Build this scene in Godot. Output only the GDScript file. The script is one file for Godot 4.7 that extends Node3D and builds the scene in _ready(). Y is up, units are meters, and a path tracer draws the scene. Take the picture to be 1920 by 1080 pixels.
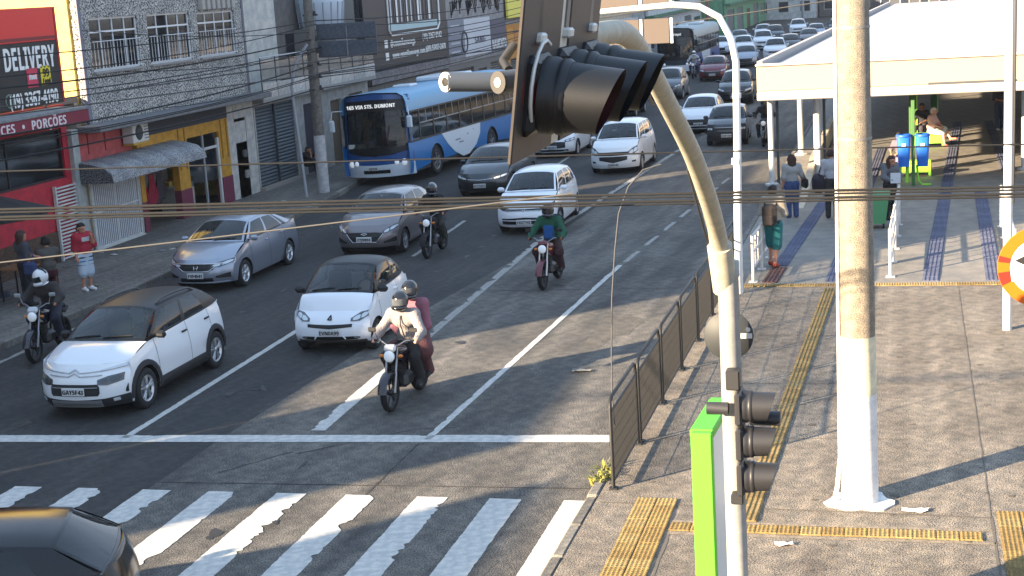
extends Node3D

# ------------------------------------------------------------------ helpers
var rng := RandomNumberGenerator.new()
var names := {}
var mats := {}
var texs := {}

func sm(c: Color, r := 0.8, m := 0.0, o := {}) -> StandardMaterial3D:
	var key := str(c, r, m, o)
	if mats.has(key):
		return mats[key]
	var t := StandardMaterial3D.new()
	t.albedo_color = c
	t.roughness = r
	t.metallic = m
	if o.has("coat"):
		t.clearcoat_enabled = true
		t.clearcoat = o.coat
		t.clearcoat_roughness = 0.06
	if o.has("alpha"):
		t.transparency = BaseMaterial3D.TRANSPARENCY_ALPHA
		t.albedo_color.a = o.alpha
	if o.has("emit"):
		t.emission_enabled = true
		t.emission = c
		t.emission_energy_multiplier = o.emit
	if o.has("tex"):
		t.albedo_texture = texs[o.tex]
		t.uv1_triplanar = true
		t.uv1_world_triplanar = true
		var s: float = 1.0 / o.get("size", 2.0)
		t.uv1_scale = Vector3(s, s, s)
	if o.has("bump"):
		t.normal_enabled = true
		t.normal_texture = texs[o.bump]
		t.normal_scale = o.get("bs", 0.6)
		t.uv1_triplanar = true
		t.uv1_world_triplanar = true
		var s2: float = 1.0 / o.get("size", 2.0)
		t.uv1_scale = Vector3(s2, s2, s2)
	if o.has("vc"):
		t.vertex_color_use_as_albedo = true
	if o.has("two"):
		t.cull_mode = BaseMaterial3D.CULL_DISABLED
	mats[key] = t
	return t

func rgb(r: float, g: float, b: float) -> Color:
	return Color(r / 255.0, g / 255.0, b / 255.0)

func noise_img(n: int, freq: float, seed_: int, oct := 4, type := FastNoiseLite.TYPE_SIMPLEX_SMOOTH) -> Image:
	var f := FastNoiseLite.new()
	f.seed = seed_
	f.noise_type = type
	f.frequency = freq
	f.fractal_octaves = oct
	return f.get_seamless_image(n, n)

# grey-value texture mixed from a fine and a coarse noise; lo..hi multiply the colour
func make_tex(called: String, n: int, ff: float, fc: float, lo: float, hi: float, mix: float, warm := 0.0, spots := 0.0, sd := 1) -> void:
	var a := noise_img(n, ff, sd, 3)
	var b := noise_img(n, fc, sd + 7, 4)
	var out := Image.create(n, n, true, Image.FORMAT_RGB8)
	for y in n:
		for x in n:
			var va := a.get_pixel(x, y).r
			var v := lerpf(va, b.get_pixel(x, y).r, mix)
			v = clampf((v - 0.5) * 1.6 + 0.5, 0.0, 1.0)
			var g := lerpf(lo, hi, v)
			if spots > 0.0 and va < spots:
				g *= 0.45
			out.set_pixel(x, y, Color(minf(1, g * (1 + warm * (v - 0.5))), g, minf(1, g * (1 - warm * (v - 0.5)))))
	out.generate_mipmaps()
	texs[called] = ImageTexture.create_from_image(out)

func make_bump(called: String, n: int, freq: float, strength: float, sd := 3, oct := 3) -> void:
	var a := noise_img(n, freq, sd, oct)
	a.convert(Image.FORMAT_RGBA8)
	a.bump_map_to_normal_map(strength)
	a.generate_mipmaps()
	texs[called] = ImageTexture.create_from_image(a)

func ST() -> SurfaceTool:
	var st := SurfaceTool.new()
	st.begin(Mesh.PRIMITIVE_TRIANGLES)
	st.set_smooth_group(-1)
	return st

func tri(st: SurfaceTool, a: Vector3, b: Vector3, c: Vector3, out: Vector3) -> void:
	if (a - c).cross(a - b).dot(out) < 0.0:
		st.add_vertex(a); st.add_vertex(c); st.add_vertex(b)
	else:
		st.add_vertex(a); st.add_vertex(b); st.add_vertex(c)

func quad(st: SurfaceTool, a: Vector3, b: Vector3, c: Vector3, d: Vector3, out: Vector3) -> void:
	tri(st, a, b, c, out)
	tri(st, a, c, d, out)

# box centred at c; bev > 0 chamfers every edge
func box(st: SurfaceTool, c: Vector3, s: Vector3, bev := 0.0, B := Basis.IDENTITY) -> void:
	var h := s * 0.5
	st.set_smooth_group(-1)
	if bev <= 0.0:
		for ax in 3:
			for sg in [-1.0, 1.0]:
				var n := Vector3.ZERO
				n[ax] = sg
				var u := Vector3.ZERO
				u[(ax + 1) % 3] = h[(ax + 1) % 3]
				var v := Vector3.ZERO
				v[(ax + 2) % 3] = h[(ax + 2) % 3]
				var o: Vector3 = n * h[ax]
				quad(st, c + B * (o - u - v), c + B * (o + u - v), c + B * (o + u + v), c + B * (o - u + v), B * n)
		return
	bev = minf(bev, minf(h.x, minf(h.y, h.z)) * 0.95)
	var i := h - Vector3(bev, bev, bev)
	for ax in 3:
		var b1 := (ax + 1) % 3
		var b2 := (ax + 2) % 3
		for sg in [-1.0, 1.0]:
			var n := Vector3.ZERO
			n[ax] = sg
			var pts := []
			for q in [[-1, -1], [1, -1], [1, 1], [-1, 1]]:
				var p := Vector3.ZERO
				p[ax] = sg * h[ax]
				p[b1] = q[0] * i[b1]
				p[b2] = q[1] * i[b2]
				pts.append(c + B * p)
			quad(st, pts[0], pts[1], pts[2], pts[3], B * n)
		for s1 in [-1.0, 1.0]:
			for s2 in [-1.0, 1.0]:
				var pa := Vector3.ZERO
				pa[b1] = s1 * h[b1]
				pa[b2] = s2 * i[b2]
				var pb := Vector3.ZERO
				pb[b1] = s1 * i[b1]
				pb[b2] = s2 * h[b2]
				var e := Vector3.ZERO
				e[ax] = i[ax]
				var o := Vector3.ZERO
				o[b1] = s1
				o[b2] = s2
				quad(st, c + B * (pa - e), c + B * (pa + e), c + B * (pb + e), c + B * (pb - e), B * o)
	for sx in [-1.0, 1.0]:
		for sy in [-1.0, 1.0]:
			for sz in [-1.0, 1.0]:
				tri(st, c + B * Vector3(sx * h.x, sy * i.y, sz * i.z), c + B * Vector3(sx * i.x, sy * h.y, sz * i.z), c + B * Vector3(sx * i.x, sy * i.y, sz * h.z), B * Vector3(sx, sy, sz))

# a box between two corner points
func slab(st: SurfaceTool, a: Vector3, b: Vector3, bev := 0.0) -> void:
	box(st, (a + b) * 0.5, (b - a).abs(), bev)

func tube(st: SurfaceTool, pts: Array, rad, n := 8, caps := true) -> void:
	var rings := []
	var m := pts.size()
	var up := Vector3.UP
	for i in m:
		var d: Vector3 = pts[mini(i + 1, m - 1)] - pts[maxi(i - 1, 0)]
		d = d.normalized()
		if i == 0:
			up = Vector3.UP if absf(d.y) < 0.9 else Vector3.RIGHT
		var x := up.cross(d).normalized()
		up = d.cross(x).normalized()
		var r: float = rad[i] if rad is Array else rad
		var ring := []
		for k in n:
			var a := TAU * k / n
			ring.append(pts[i] + (x * cos(a) + up * sin(a)) * r)
		rings.append(ring)
	st.set_smooth_group(1)
	for i in m - 1:
		for k in n:
			var k2 := (k + 1) % n
			var o: Vector3 = rings[i][k] + rings[i][k2] - pts[i] * 2.0 + (rings[i + 1][k] - pts[i + 1])
			quad(st, rings[i][k], rings[i][k2], rings[i + 1][k2], rings[i + 1][k], o)
	st.set_smooth_group(-1)
	if caps:
		for e in [0, m - 1]:
			var dirn: Vector3 = (pts[0] - pts[1]) if e == 0 else (pts[m - 1] - pts[m - 2])
			for k in range(1, n - 1):
				tri(st, rings[e][0], rings[e][k], rings[e][k + 1], dirn)

# profile of Vector2(radius, height) turned about the local y axis
func lathe(st: SurfaceTool, prof: Array, n: int, xf := Transform3D.IDENTITY, flat := false) -> void:
	st.set_smooth_group(-1 if flat else 2)
	for i in prof.size() - 1:
		var p: Vector2 = prof[i]
		var q: Vector2 = prof[i + 1]
		var nn := Vector2(q.y - p.y, p.x - q.x)
		for k in n:
			var a := TAU * k / n
			var b := TAU * (k + 1) / n
			var da := Vector3(cos(a), 0, sin(a))
			var db := Vector3(cos(b), 0, sin(b))
			var mid := (da + db).normalized()
			var o := xf.basis * (mid * nn.x + Vector3(0, nn.y, 0))
			var v1 := xf * (da * p.x + Vector3(0, p.y, 0))
			var v2 := xf * (db * p.x + Vector3(0, p.y, 0))
			var v3 := xf * (db * q.x + Vector3(0, q.y, 0))
			var v4 := xf * (da * q.x + Vector3(0, q.y, 0))
			if p.x > 0.0001:
				tri(st, v1, v2, v3, o)
			if q.x > 0.0001:
				tri(st, v1, v3, v4, o)
	st.set_smooth_group(-1)

# polygon in xy, from z0 to z1, placed by xf
func prism(st: SurfaceTool, poly: Array, z0: float, z1: float, xf := Transform3D.IDENTITY) -> void:
	var pk := PackedVector2Array(poly)
	var idx := Geometry2D.triangulate_polygon(pk)
	st.set_smooth_group(-1)
	for k in range(0, idx.size(), 3):
		for e in [[z0, -1.0], [z1, 1.0]]:
			tri(st, xf * Vector3(pk[idx[k]].x, pk[idx[k]].y, e[0]), xf * Vector3(pk[idx[k + 1]].x, pk[idx[k + 1]].y, e[0]), xf * Vector3(pk[idx[k + 2]].x, pk[idx[k + 2]].y, e[0]), xf.basis * Vector3(0, 0, e[1] * signf(z1 - z0)))
	var cw := Geometry2D.is_polygon_clockwise(pk)
	for k in pk.size():
		var a := pk[k]
		var b := pk[(k + 1) % pk.size()]
		var o := Vector2(b.y - a.y, a.x - b.x)
		if cw:
			o = -o
		quad(st, xf * Vector3(a.x, a.y, z0), xf * Vector3(b.x, b.y, z0), xf * Vector3(b.x, b.y, z1), xf * Vector3(a.x, a.y, z1), xf.basis * Vector3(o.x, o.y, 0))

# grid of points rows[i][j]
func grid(st: SurfaceTool, g: Array, centre: Vector3, sg := 1) -> void:
	st.set_smooth_group(sg)
	for i in g.size() - 1:
		for j in g[i].size() - 1:
			var m: Vector3 = (g[i][j] + g[i + 1][j + 1]) * 0.5 - centre
			quad(st, g[i][j], g[i + 1][j], g[i + 1][j + 1], g[i][j + 1], m)
	st.set_smooth_group(-1)

func obj(called: String, st: SurfaceTool, m: Material, parent: Node = self) -> MeshInstance3D:
	st.generate_normals()
	st.set_material(m)
	var o := MeshInstance3D.new()
	o.mesh = st.commit()
	o.name = called if parent != self else numbered(called)
	parent.add_child(o, true)
	return o

func mesh_of(st: SurfaceTool, m: Material) -> ArrayMesh:
	st.generate_normals()
	st.set_material(m)
	return st.commit()

func put(called: String, mesh: Mesh, parent: Node, xf: Transform3D) -> MeshInstance3D:
	var o := MeshInstance3D.new()
	o.mesh = mesh
	o.name = called
	parent.add_child(o, true)
	o.transform = xf
	return o

func numbered(called: String) -> String:
	if not names.has(called):
		names[called] = 0
		return called
	names[called] += 1
	return "%s_%03d" % [called, names[called]]

func thing(called: String, label: String, category: String, at := Vector3.ZERO, turn := 0.0, group := "") -> Node3D:
	var o := Node3D.new()
	o.name = numbered(called)
	add_child(o)
	o.position = at
	o.rotation.y = turn
	tag(o, label, category, group)
	return o

func tag(o: Node, label: String, category: String, group := "") -> Node:
	o.set_meta("label", label)
	o.set_meta("category", category)
	if group:
		o.set_meta("group", group)
	return o

func structure(called: String, st: SurfaceTool, m: Material) -> MeshInstance3D:
	var o := obj(called, st, m)
	o.set_meta("kind", "structure")
	return o

# lettering lying in the local xy plane, facing +z, centred at the transform's origin
func text(called: String, s: String, h: float, m: Material, parent: Node, xf: Transform3D, stretch := 1.0, serif := false) -> MeshInstance3D:
	var tm := TextMesh.new()
	var f := SystemFont.new()
	f.font_names = PackedStringArray(["Droid Serif" if serif else "Droid Sans"])
	f.font_weight = 700
	tm.font = f
	tm.text = s
	tm.font_size = 32
	tm.pixel_size = h / 24.0
	tm.depth = 0.012
	tm.curve_step = 2.0
	tm.material = m
	var o := MeshInstance3D.new()
	o.mesh = tm
	o.name = called
	parent.add_child(o, true)
	o.transform = xf * Transform3D(Basis.from_scale(Vector3(stretch, 1, 1)), Vector3.ZERO)
	return o

# polyline interpolation of [[x, y], ...]
func pl(a: Array, x: float) -> float:
	if x <= a[0][0]:
		return a[0][1]
	for i in a.size() - 1:
		if x <= a[i + 1][0]:
			return lerpf(a[i][1], a[i + 1][1], (x - a[i][0]) / (a[i + 1][0] - a[i][0]))
	return a[-1][1]

func _ready() -> void:
	rng.seed = 7
	# ---- camera
	var cam := Camera3D.new()
	cam.name = "camera"
	add_child(cam)
	cam.transform = Transform3D(Basis(Vector3(0.96680, -0.06036, -0.24829), Vector3(0.00837, 0.97866, -0.20531), Vector3(0.25539, 0.19641, 0.94668)).orthonormalized(), Vector3(0, 6.4393, 0))
	cam.fov = 21.74
	cam.near = 0.1
	cam.far = 900.0
	cam.current = true
	# ---- sky, sun, exposure
	var env := Environment.new()
	env.background_mode = Environment.BG_SKY
	var sky := Sky.new()
	var ps := ProceduralSkyMaterial.new()
	ps.sky_top_color = rgb(150, 176, 208)
	ps.sky_horizon_color = rgb(214, 220, 226)
	ps.ground_bottom_color = rgb(70, 66, 60)
	ps.ground_horizon_color = rgb(150, 150, 148)
	ps.sky_curve = 0.12
	ps.energy_multiplier = 0.42
	sky.sky_material = ps
	env.sky = sky
	env.tonemap_mode = Environment.TONE_MAPPER_LINEAR
	env.tonemap_exposure = 5.2
	env.sdfgi_enabled = true
	env.ssao_enabled = true
	env.ssil_enabled = true
	env.fog_enabled = true
	env.fog_density = 0.00015
	env.fog_light_color = rgb(190, 205, 228)
	var we := WorldEnvironment.new()
	we.name = "world_environment"
	we.environment = env
	add_child(we)
	var sun := DirectionalLight3D.new()
	sun.name = "sun"
	sun.light_energy = 1.6
	sun.light_angular_distance = 0.6
	sun.light_color = Color(1.0, 0.90, 0.76)
	sun.shadow_enabled = true
	add_child(sun)
	sun.look_at_from_position(Vector3(-20, 20, 20), Vector3(-20, 20, 20) + Vector3(0.7071, -0.2867, -0.7071), Vector3.UP)
	# ---- textures
	make_tex("grain", 512, 0.13, 0.012, 0.45, 1.0, 0.3, 0.08, 0.33, 5)
	make_tex("pebble", 512, 0.085, 0.01, 0.38, 1.0, 0.22, 0.05, 0.36, 11)
	make_tex("soft", 512, 0.05, 0.008, 0.82, 1.0, 0.6, 0.04, 0.0, 21)
	make_bump("rough", 512, 0.14, 5.0, 31)
	make_bump("coarse", 512, 0.06, 6.0, 41)
	build_ground()
	build_markings()
	build_left_buildings()
	build_far_buildings()
	build_shade_buildings()
	build_shelter()
	build_signals()
	build_street_furniture()
	build_cables()
	build_vehicles()
	build_people()
	build_small()

# ------------------------------------------------------------------ cars
class Shape:
	var L := 4.0
	var W := 1.7
	var H := 1.5
	var fo := 0.85
	var wb := 2.5
	var rw := 0.31
	var hf := 0.78
	var hc := 0.98
	var bl := 0.98
	var br := 1.02
	var zc := 1.05
	var zt := 1.75
	var zr := 3.3
	var zg := 3.85
	var dk := 1.0
	var wr := 0.58
	var cf := 0.34
	var cr := 0.28
	var sill := 0.20
	var lip := 0.22
	var lean := 0.16
	var crown := 0.05
	var top := []
	var zw := []

	func setup() -> void:
		var f := L / 2
		top = [[-f + cr, dk], [f - zg, br], [f - zc, bl], [f - zc + 0.02, hc], [f - cf - 0.12, hf + 0.02], [f - cf, hf]]
		zw = [f - fo, f - fo - wb]

	func yt(z: float) -> float:
		for i in top.size() - 1:
			if z <= top[i + 1][0]:
				return lerpf(top[i][1], top[i + 1][1], clampf((z - top[i][0]) / (top[i + 1][0] - top[i][0]), 0, 1))
		return top[-1][1]

	func yb(z: float) -> float:
		var ra := rw + 0.055
		for w in zw:
			var d: float = absf(z - w)
			if d <= ra:
				return rw + sqrt(maxf(0.0, ra * ra - d * d))
		return sill

	func xs(z: float, y: float) -> float:
		var f := L / 2
		var pln := 1.0 - 0.075 * pow(clampf((z - (f - cf - 0.9)) / 0.9, 0, 1.3), 2) - 0.06 * pow(clampf(((-f + cr + 0.8) - z) / 0.8, 0, 1.3), 2)
		var sec := 1.0 - 0.06 * pow(clampf((0.42 - y) / 0.25, 0, 1), 2) - 0.11 * pow(clampf((y - 0.6) / 0.5, 0, 1.2), 1.7)
		# a soft shoulder crease
		sec += 0.008 * exp(-pow((y - (yt(z) - 0.13)) / 0.035, 2))
		return W * 0.5 * pln * sec

	func off(t: float) -> float:
		return -lean * pow(clampf((t - 0.4) / 0.6, 0, 1), 2.2) - 0.07 * pow(clampf((0.28 - t) / 0.28, 0, 1), 2)

	# front skin: s across -1..1, y height
	func F(s: float, y: float, d := 0.0) -> Vector3:
		var t := (y - lip) / (hf - lip)
		var e := L / 2 - cf * pow(absf(s), 3.2) + off(t)
		var hw := xs(L / 2 - cf, y)
		# outward normal mostly +z, turning to the side near the corner
		var k := clampf(cf * 3.2 * pow(absf(s), 2.2) / hw, 0, 1.6)
		var nrm := Vector3(k * signf(s), 0, 1).normalized()
		return Vector3(s * hw, y, e) + nrm * d

	func Fx(x: float, y: float, d := 0.0) -> Vector3:
		return F(clampf(x / xs(L / 2 - cf, y), -1, 1), y, d)

	func Rr(s: float, y: float, d := 0.0) -> Vector3:
		var t := (y - lip) / (dk - lip)
		var e := -L / 2 + cr * pow(absf(s), 3.2) + 0.10 * pow(clampf((t - 0.5) / 0.5, 0, 1), 2.0)
		return Vector3(s * xs(-L / 2 + cr, y), y, e - d)

	func S(z: float, y: float, sg: float, d := 0.0) -> Vector3:
		return Vector3(sg * (xs(z, y) + d), y, z)

	func roof(u: float, s: float) -> Vector3:
		var f := L / 2
		var z := lerpf(f - zt + 0.06 * (1 - s * s), f - zr - 0.05 * (1 - s * s), u)
		var y := H - 0.045 - 0.05 * pow(absf(2 * u - 0.8), 2.0) + 0.045 * (1 - s * s) - 0.03 * pow(absf(s), 6)
		return Vector3(s * wr, y, z)

	func shield(v: float, s: float, d := 0.0) -> Vector3:
		var f := L / 2
		var b := Vector3(s * (xs(f - zc, hc) - 0.05), hc + 0.015 + crown * (1 - s * s) * 0.6, f - zc + 0.13 * (1 - s * s))
		var t := roof(0.0, s)
		var p := b.lerp(t, v)
		return p + Vector3(0, 0.02, 0.02) * sin(PI * v) + Vector3(0, 0.6, 0.8) * d

	func back(v: float, s: float, d := 0.0) -> Vector3:
		var f := L / 2
		var b := Vector3(s * (xs(f - zg, br) - 0.07), br + 0.01, f - zg - 0.06 * (1 - s * s))
		var p := b.lerp(roof(1.0, s), v)
		return p + Vector3(0, 0.5, -0.8) * d

	func side(u: float, v: float, sg: float, d := 0.0) -> Vector3:
		var f := L / 2
		var z := lerpf(f - zc, f - zg, u)
		var y := lerpf(bl, br, u)
		var b := Vector3(xs(z, y) - 0.02, y, z)
		var t := roof(u, 1.0)
		var p := b.lerp(t, v)
		p.x += 0.025 * sin(PI * v) + d
		return Vector3(p.x * sg, p.y, p.z)

	func hood(t: float, s: float) -> Vector3:
		var f := L / 2
		var a := F(s, hf)
		var b := shield(0.0, s)
		b.x = s * (xs(f - zc, hc) - 0.012)
		b.y -= 0.02
		var p := a.lerp(b, t)
		var e := 1 - pow(absf(s), 2.5)
		p.y = lerpf(hf, hc, 1 - pow(1 - t, 1.7)) + crown * e * sin(PI * clampf(0.12 + 0.62 * t, 0, 1)) - crown * e * sin(PI * 0.12) * (1 - t)
		p.y += 0.012 * exp(-pow((absf(s) - 0.62) / 0.06, 2)) * sin(PI * minf(1, t + 0.1))
		return p

# a raised piece on a curved skin: columns [x, y0, y1], m(x, y, d)
func strip(st: SurfaceTool, cols: Array, m: Callable, d: float, nx := 8, ny := 2, base := -0.02) -> void:
	var g := []
	var c: Vector3 = m.call(cols[0][0], (cols[0][1] + cols[0][2]) / 2, -0.6)
	for i in nx + 1:
		var q: float = float(i) / nx * (cols.size() - 1)
		var k := mini(int(q), cols.size() - 2)
		var f := q - k
		var x := lerpf(cols[k][0], cols[k + 1][0], f)
		var y0 := lerpf(cols[k][1], cols[k + 1][1], f)
		var y1 := lerpf(cols[k][2], cols[k + 1][2], f)
		var row := []
		for j in ny + 1:
			row.append(m.call(x, lerpf(y0, y1, float(j) / ny), d))
		row.push_front(m.call(x, y0, base))
		row.append(m.call(x, y1, base))
		g.append(row)
	# outward is away from a point behind the piece
	var mid: Vector3 = g[nx / 2][1 + ny / 2]
	var deep: Vector3 = m.call((cols[0][0] + cols[-1][0]) / 2, (cols[0][1] + cols[0][2] + cols[-1][1] + cols[-1][2]) / 4, -0.25)
	grid(st, g, deep + (mid - mid), -1)
	for e in [0, nx]:
		for j in range(1, ny + 1):
			var a: Vector3 = g[e][j]
			var b: Vector3 = g[e][j + 1]
			var x2: float = cols[0][0] if e == 0 else cols[-1][0]
			var a2: Vector3 = m.call(x2, a.y, base)
			var b2: Vector3 = m.call(x2, b.y, base)
			quad(st, a, b, b2, a2, a - deep)

func wheel_mesh(r: float, w: float, spokes: int, rimm: Material, hubcap: bool) -> Array:
	# axle along x, outer face +x
	var X := Transform3D(Basis(Vector3(0, 0, 1), -PI / 2), Vector3.ZERO)
	var st := ST()
	var ri := r * 0.66
	lathe(st, [Vector2(ri, -w / 2), Vector2(r * 0.93, -w / 2), Vector2(r, -w * 0.36), Vector2(r, w * 0.36), Vector2(r * 0.93, w / 2), Vector2(r * 0.8, w * 0.53), Vector2(ri, w / 2 - 0.01)], 28, X)
	var tyre := mesh_of(st, sm(rgb(38, 38, 40), 0.9))
	st = ST()
	lathe(st, [Vector2(ri, w / 2 - 0.008), Vector2(ri * 0.93, w / 2 - 0.012), Vector2(ri * 0.88, w / 2 - 0.05)], 28, X)
	lathe(st, [Vector2(ri * 0.9, w / 2 - 0.075), Vector2(0.0, w / 2 - 0.08)], 20, X, true)
	lathe(st, [Vector2(0.055, w / 2 - 0.02), Vector2(0.045, w / 2 - 0.004), Vector2(0.0, w / 2 - 0.002)], 12, X)
	for k in spokes:
		var a := TAU * k / spokes
		var B := Basis(Vector3(1, 0, 0), a)
		var wd := 0.05 if not hubcap else 0.075
		for t in [-1.0, 1.0] if spokes <= 5 and not hubcap else [0.0]:
			var B2 := B * Basis(Vector3(1, 0, 0), t * 0.16)
			box(st, B2 * Vector3(w / 2 - 0.03, ri * 0.5, 0), Vector3(0.04, ri * 0.86, wd * (0.75 if t != 0.0 else 1.0)), 0.008, B2)
	var rim := mesh_of(st, rimm)
	st = ST()
	lathe(st, [Vector2(ri * 0.88, w / 2 - 0.088), Vector2(0.0, w / 2 - 0.09)], 20, X, true)
	var disc := mesh_of(st, sm(rgb(30, 30, 32), 0.6, 0.4))
	return [tyre, rim, disc]

func plate_text(parent: Node, s: String, at: Vector3, tilt := 0.0, w := 0.40, dark := false) -> void:
	var st := ST()
	var xf := Transform3D(Basis(Vector3(1, 0, 0), tilt), at)
	box(st, at, Vector3(w, 0.13, 0.012), 0.004, xf.basis)
	var pt := obj("license_plate", st, sm(rgb(205, 206, 205), 0.5), parent)
	text("lettering", s, 0.075, sm(rgb(30, 30, 34), 0.6), pt, Transform3D(xf.basis, at + xf.basis * Vector3(0, -0.005, 0.009)), 0.92)

func car(q: Dictionary, label: String, at: Vector3, turn := 0.0, group := "cars in the avenue traffic") -> Node3D:
	var C := Shape.new()
	for k in q:
		if k in C:
			C.set(k, q[k])
	C.setup()
	var root := thing(q.get("name", "parked_car"), label, q.get("cat", "car"), at, turn, group)
	var paint: Material = q.paint
	var black := sm(rgb(24, 24, 26), 0.55)
	var gloss := sm(rgb(14, 14, 16), 0.18, 0.0, {"coat": 0.6})
	var chrome := sm(rgb(190, 192, 196), 0.22, 0.9)
	var glass := sm(rgb(22, 30, 34), 0.04, 0.0, {"alpha": q.get("tint", 0.72)})
	var lowm: Material = q.get("clad", paint)
	var far: bool = q.get("far", false)
	var f := C.L / 2
	var cen := Vector3(0, 0.55, 0)
	# ---- painted lower body
	var st := ST()
	var ra := C.rw + 0.055
	var zz := []
	for k in 7:
		zz.append(lerpf(f - C.cf, C.zw[0] + ra + 0.004, k / 6.0))
	for k in 13:
		zz.append(C.zw[0] + ra * cos(PI * k / 12.0))
	for k in 9:
		zz.append(lerpf(C.zw[0] - ra - 0.004, C.zw[1] + ra + 0.004, k / 8.0))
	for k in 13:
		zz.append(C.zw[1] + ra * cos(PI * k / 12.0))
	for k in 5:
		zz.append(lerpf(C.zw[1] - ra - 0.004, -f + C.cr, k / 4.0))
	var NR := 8
	for sg in [-1.0, 1.0]:
		var g := []
		for i in zz.size():
			var z: float = zz[i]
			var row := []
			var y0 := C.yb(z)
			var y1 := C.yt(z)
			var lipw := clampf(1.0 - (f - C.cf - z) / 0.4, 0, 1)
			if i < 7:
				y0 = lerpf(C.sill, C.lip, lipw)
			for j in NR + 1:
				var y := lerpf(y0, y1, float(j) / NR)
				var dz := 0.0
				if i < 6:
					dz = C.off((y - C.lip) / (C.hf - C.lip)) * lipw * lipw
				row.append(C.S(z, y, sg) + Vector3(0, 0, dz))
			g.append(row)
		grid(st, g, cen, 3)
	var g1 := []
	for i in 21:
		var row := []
		for j in 10:
			row.append(C.F(i / 10.0 - 1.0, lerpf(C.lip, C.hf, j / 9.0)))
		g1.append(row)
	grid(st, g1, cen, 3)
	g1 = []
	for i in 21:
		var row := []
		for j in 9:
			row.append(C.hood(j / 8.0, i / 10.0 - 1.0))
		g1.append(row)
	grid(st, g1, Vector3(0, 0.2, f - 0.8), 4)
	# deck or tail top, tail skin
	g1 = []
	for i in 13:
		var s := i / 6.0 - 1.0
		var row := []
		for j in 5:
			var a := C.back(0.0, s)
			a.x = s * (C.xs(f - C.zg, C.br) - 0.01)
			var p := a.lerp(C.Rr(s, C.dk), j / 4.0)
			p.y += 0.03 * (1 - s * s) * sin(PI * j / 4.0)
			row.append(p)
		g1.append(row)
	grid(st, g1, Vector3(0, 0.2, -f + 0.6), 4)
	g1 = []
	for i in 15:
		var row := []
		for j in 8:
			row.append(C.Rr(i / 7.0 - 1.0, lerpf(C.lip, C.dk, j / 7.0)))
		g1.append(row)
	grid(st, g1, cen, 3)
	obj("body", st, paint, root)
	# ---- roof and pillars
	st = ST()
	g1 = []
	for i in 11:
		var row := []
		for j in 11:
			row.append(C.roof(i / 10.0, j / 5.0 - 1.0))
		g1.append(row)
	grid(st, g1, cen, 5)
	var rm: Material = q.get("roofm", paint)
	var roofn := obj("roof", st, rm, root)
	if q.has("rails"):
		for sg in [-1.0, 1.0]:
			var s2 := ST()
			var pts := []
			for k in 9:
				pts.append(C.roof(0.12 + 0.78 * k / 8.0, sg * 0.86) + Vector3(0, 0.0 if k in [0, 8] else 0.05, 0))
			tube(s2, pts, 0.02, 6)
			obj("roof_rail", s2, sm(rgb(60, 60, 62), 0.5), roofn)
	st = ST()
	var pm: Material = q.get("pillar", paint)
	var wins: Array = q.get("wins", [[0.05, 0.44], [0.48, 0.80]])
	for sg in [-1.0, 1.0]:
		var edges := [0.0]
		for w in wins:
			edges.append_array([w[0], w[1]])
		edges.append(1.0)
		for k in range(0, edges.size(), 2):
			g1 = []
			for i in 5:
				var row := []
				for j in 6:
					row.append(C.side(lerpf(edges[k], edges[k + 1], i / 4.0), j / 5.0, sg))
				g1.append(row)
			grid(st, g1, cen, 3)
		for w in wins:
			for vv in [[0.0, 0.05], [0.9, 1.0]]:
				g1 = []
				for i in 7:
					var row := []
					for j in 2:
						row.append(C.side(lerpf(w[0], w[1], i / 6.0), vv[j], sg))
					g1.append(row)
				grid(st, g1, cen, 3)
	for fr in [0, 1]:
		for rct in [[-1.0, -0.93, 0.0, 1.0], [0.93, 1.0, 0.0, 1.0], [-0.93, 0.93, 0.93, 1.0], [-0.93, 0.93, 0.0, 0.06]]:
			g1 = []
			for i in 9:
				var row := []
				for j in 4:
					var s := lerpf(rct[0], rct[1], i / 8.0)
					var v := lerpf(rct[2], rct[3], j / 3.0)
					row.append(C.shield(v, s) if fr == 0 else C.back(v, s))
				g1.append(row)
			grid(st, g1, cen, 3)
	obj("pillars", st, pm, root)
	# ---- glass
	st = ST()
	g1 = []
	for i in 13:
		var row := []
		for j in 6:
			row.append(C.shield(lerpf(0.06, 0.93, j / 5.0), lerpf(-0.93, 0.93, i / 12.0), -0.004))
		g1.append(row)
	grid(st, g1, cen, 3)
	var wsn := obj("windshield", st, glass, root)
	st = ST()
	for k in 2:
		var s0 := -0.75 + 0.78 * k
		tube(st, [C.shield(0.06, s0, 0.012), C.shield(0.10, s0 + 0.3, 0.016), C.shield(0.13, s0 + 0.68, 0.012)], 0.012, 4)
	obj("wiper", st, black, wsn)
	st = ST()
	g1 = []
	for i in 9:
		var row := []
		for j in 5:
			row.append(C.back(lerpf(0.06, 0.93, j / 4.0), lerpf(-0.93, 0.93, i / 8.0), -0.004))
		g1.append(row)
	grid(st, g1, cen, 3)
	obj("rear_window", st, glass, root)
	for sg in [-1.0, 1.0]:
		for w in wins:
			st = ST()
			g1 = []
			for i in 7:
				var row := []
				for j in 5:
					row.append(C.side(lerpf(w[0], w[1], i / 6.0), lerpf(0.05, 0.9, j / 4.0), sg, -0.004))
				g1.append(row)
			grid(st, g1, cen, 3)
			obj("side_window", st, glass, root)
			if not far:
				st = ST()
				tube(st, [C.side(w[0], 0.05, sg, 0.004), C.side((w[0] + w[1]) / 2, 0.05, sg, 0.006), C.side(w[1], 0.05, sg, 0.004)], 0.012, 4)
				obj("window_trim", st, black, root)
	# ---- inside, underside, wheel housings
	st = ST()
	var zd: float = f - C.zc
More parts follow.
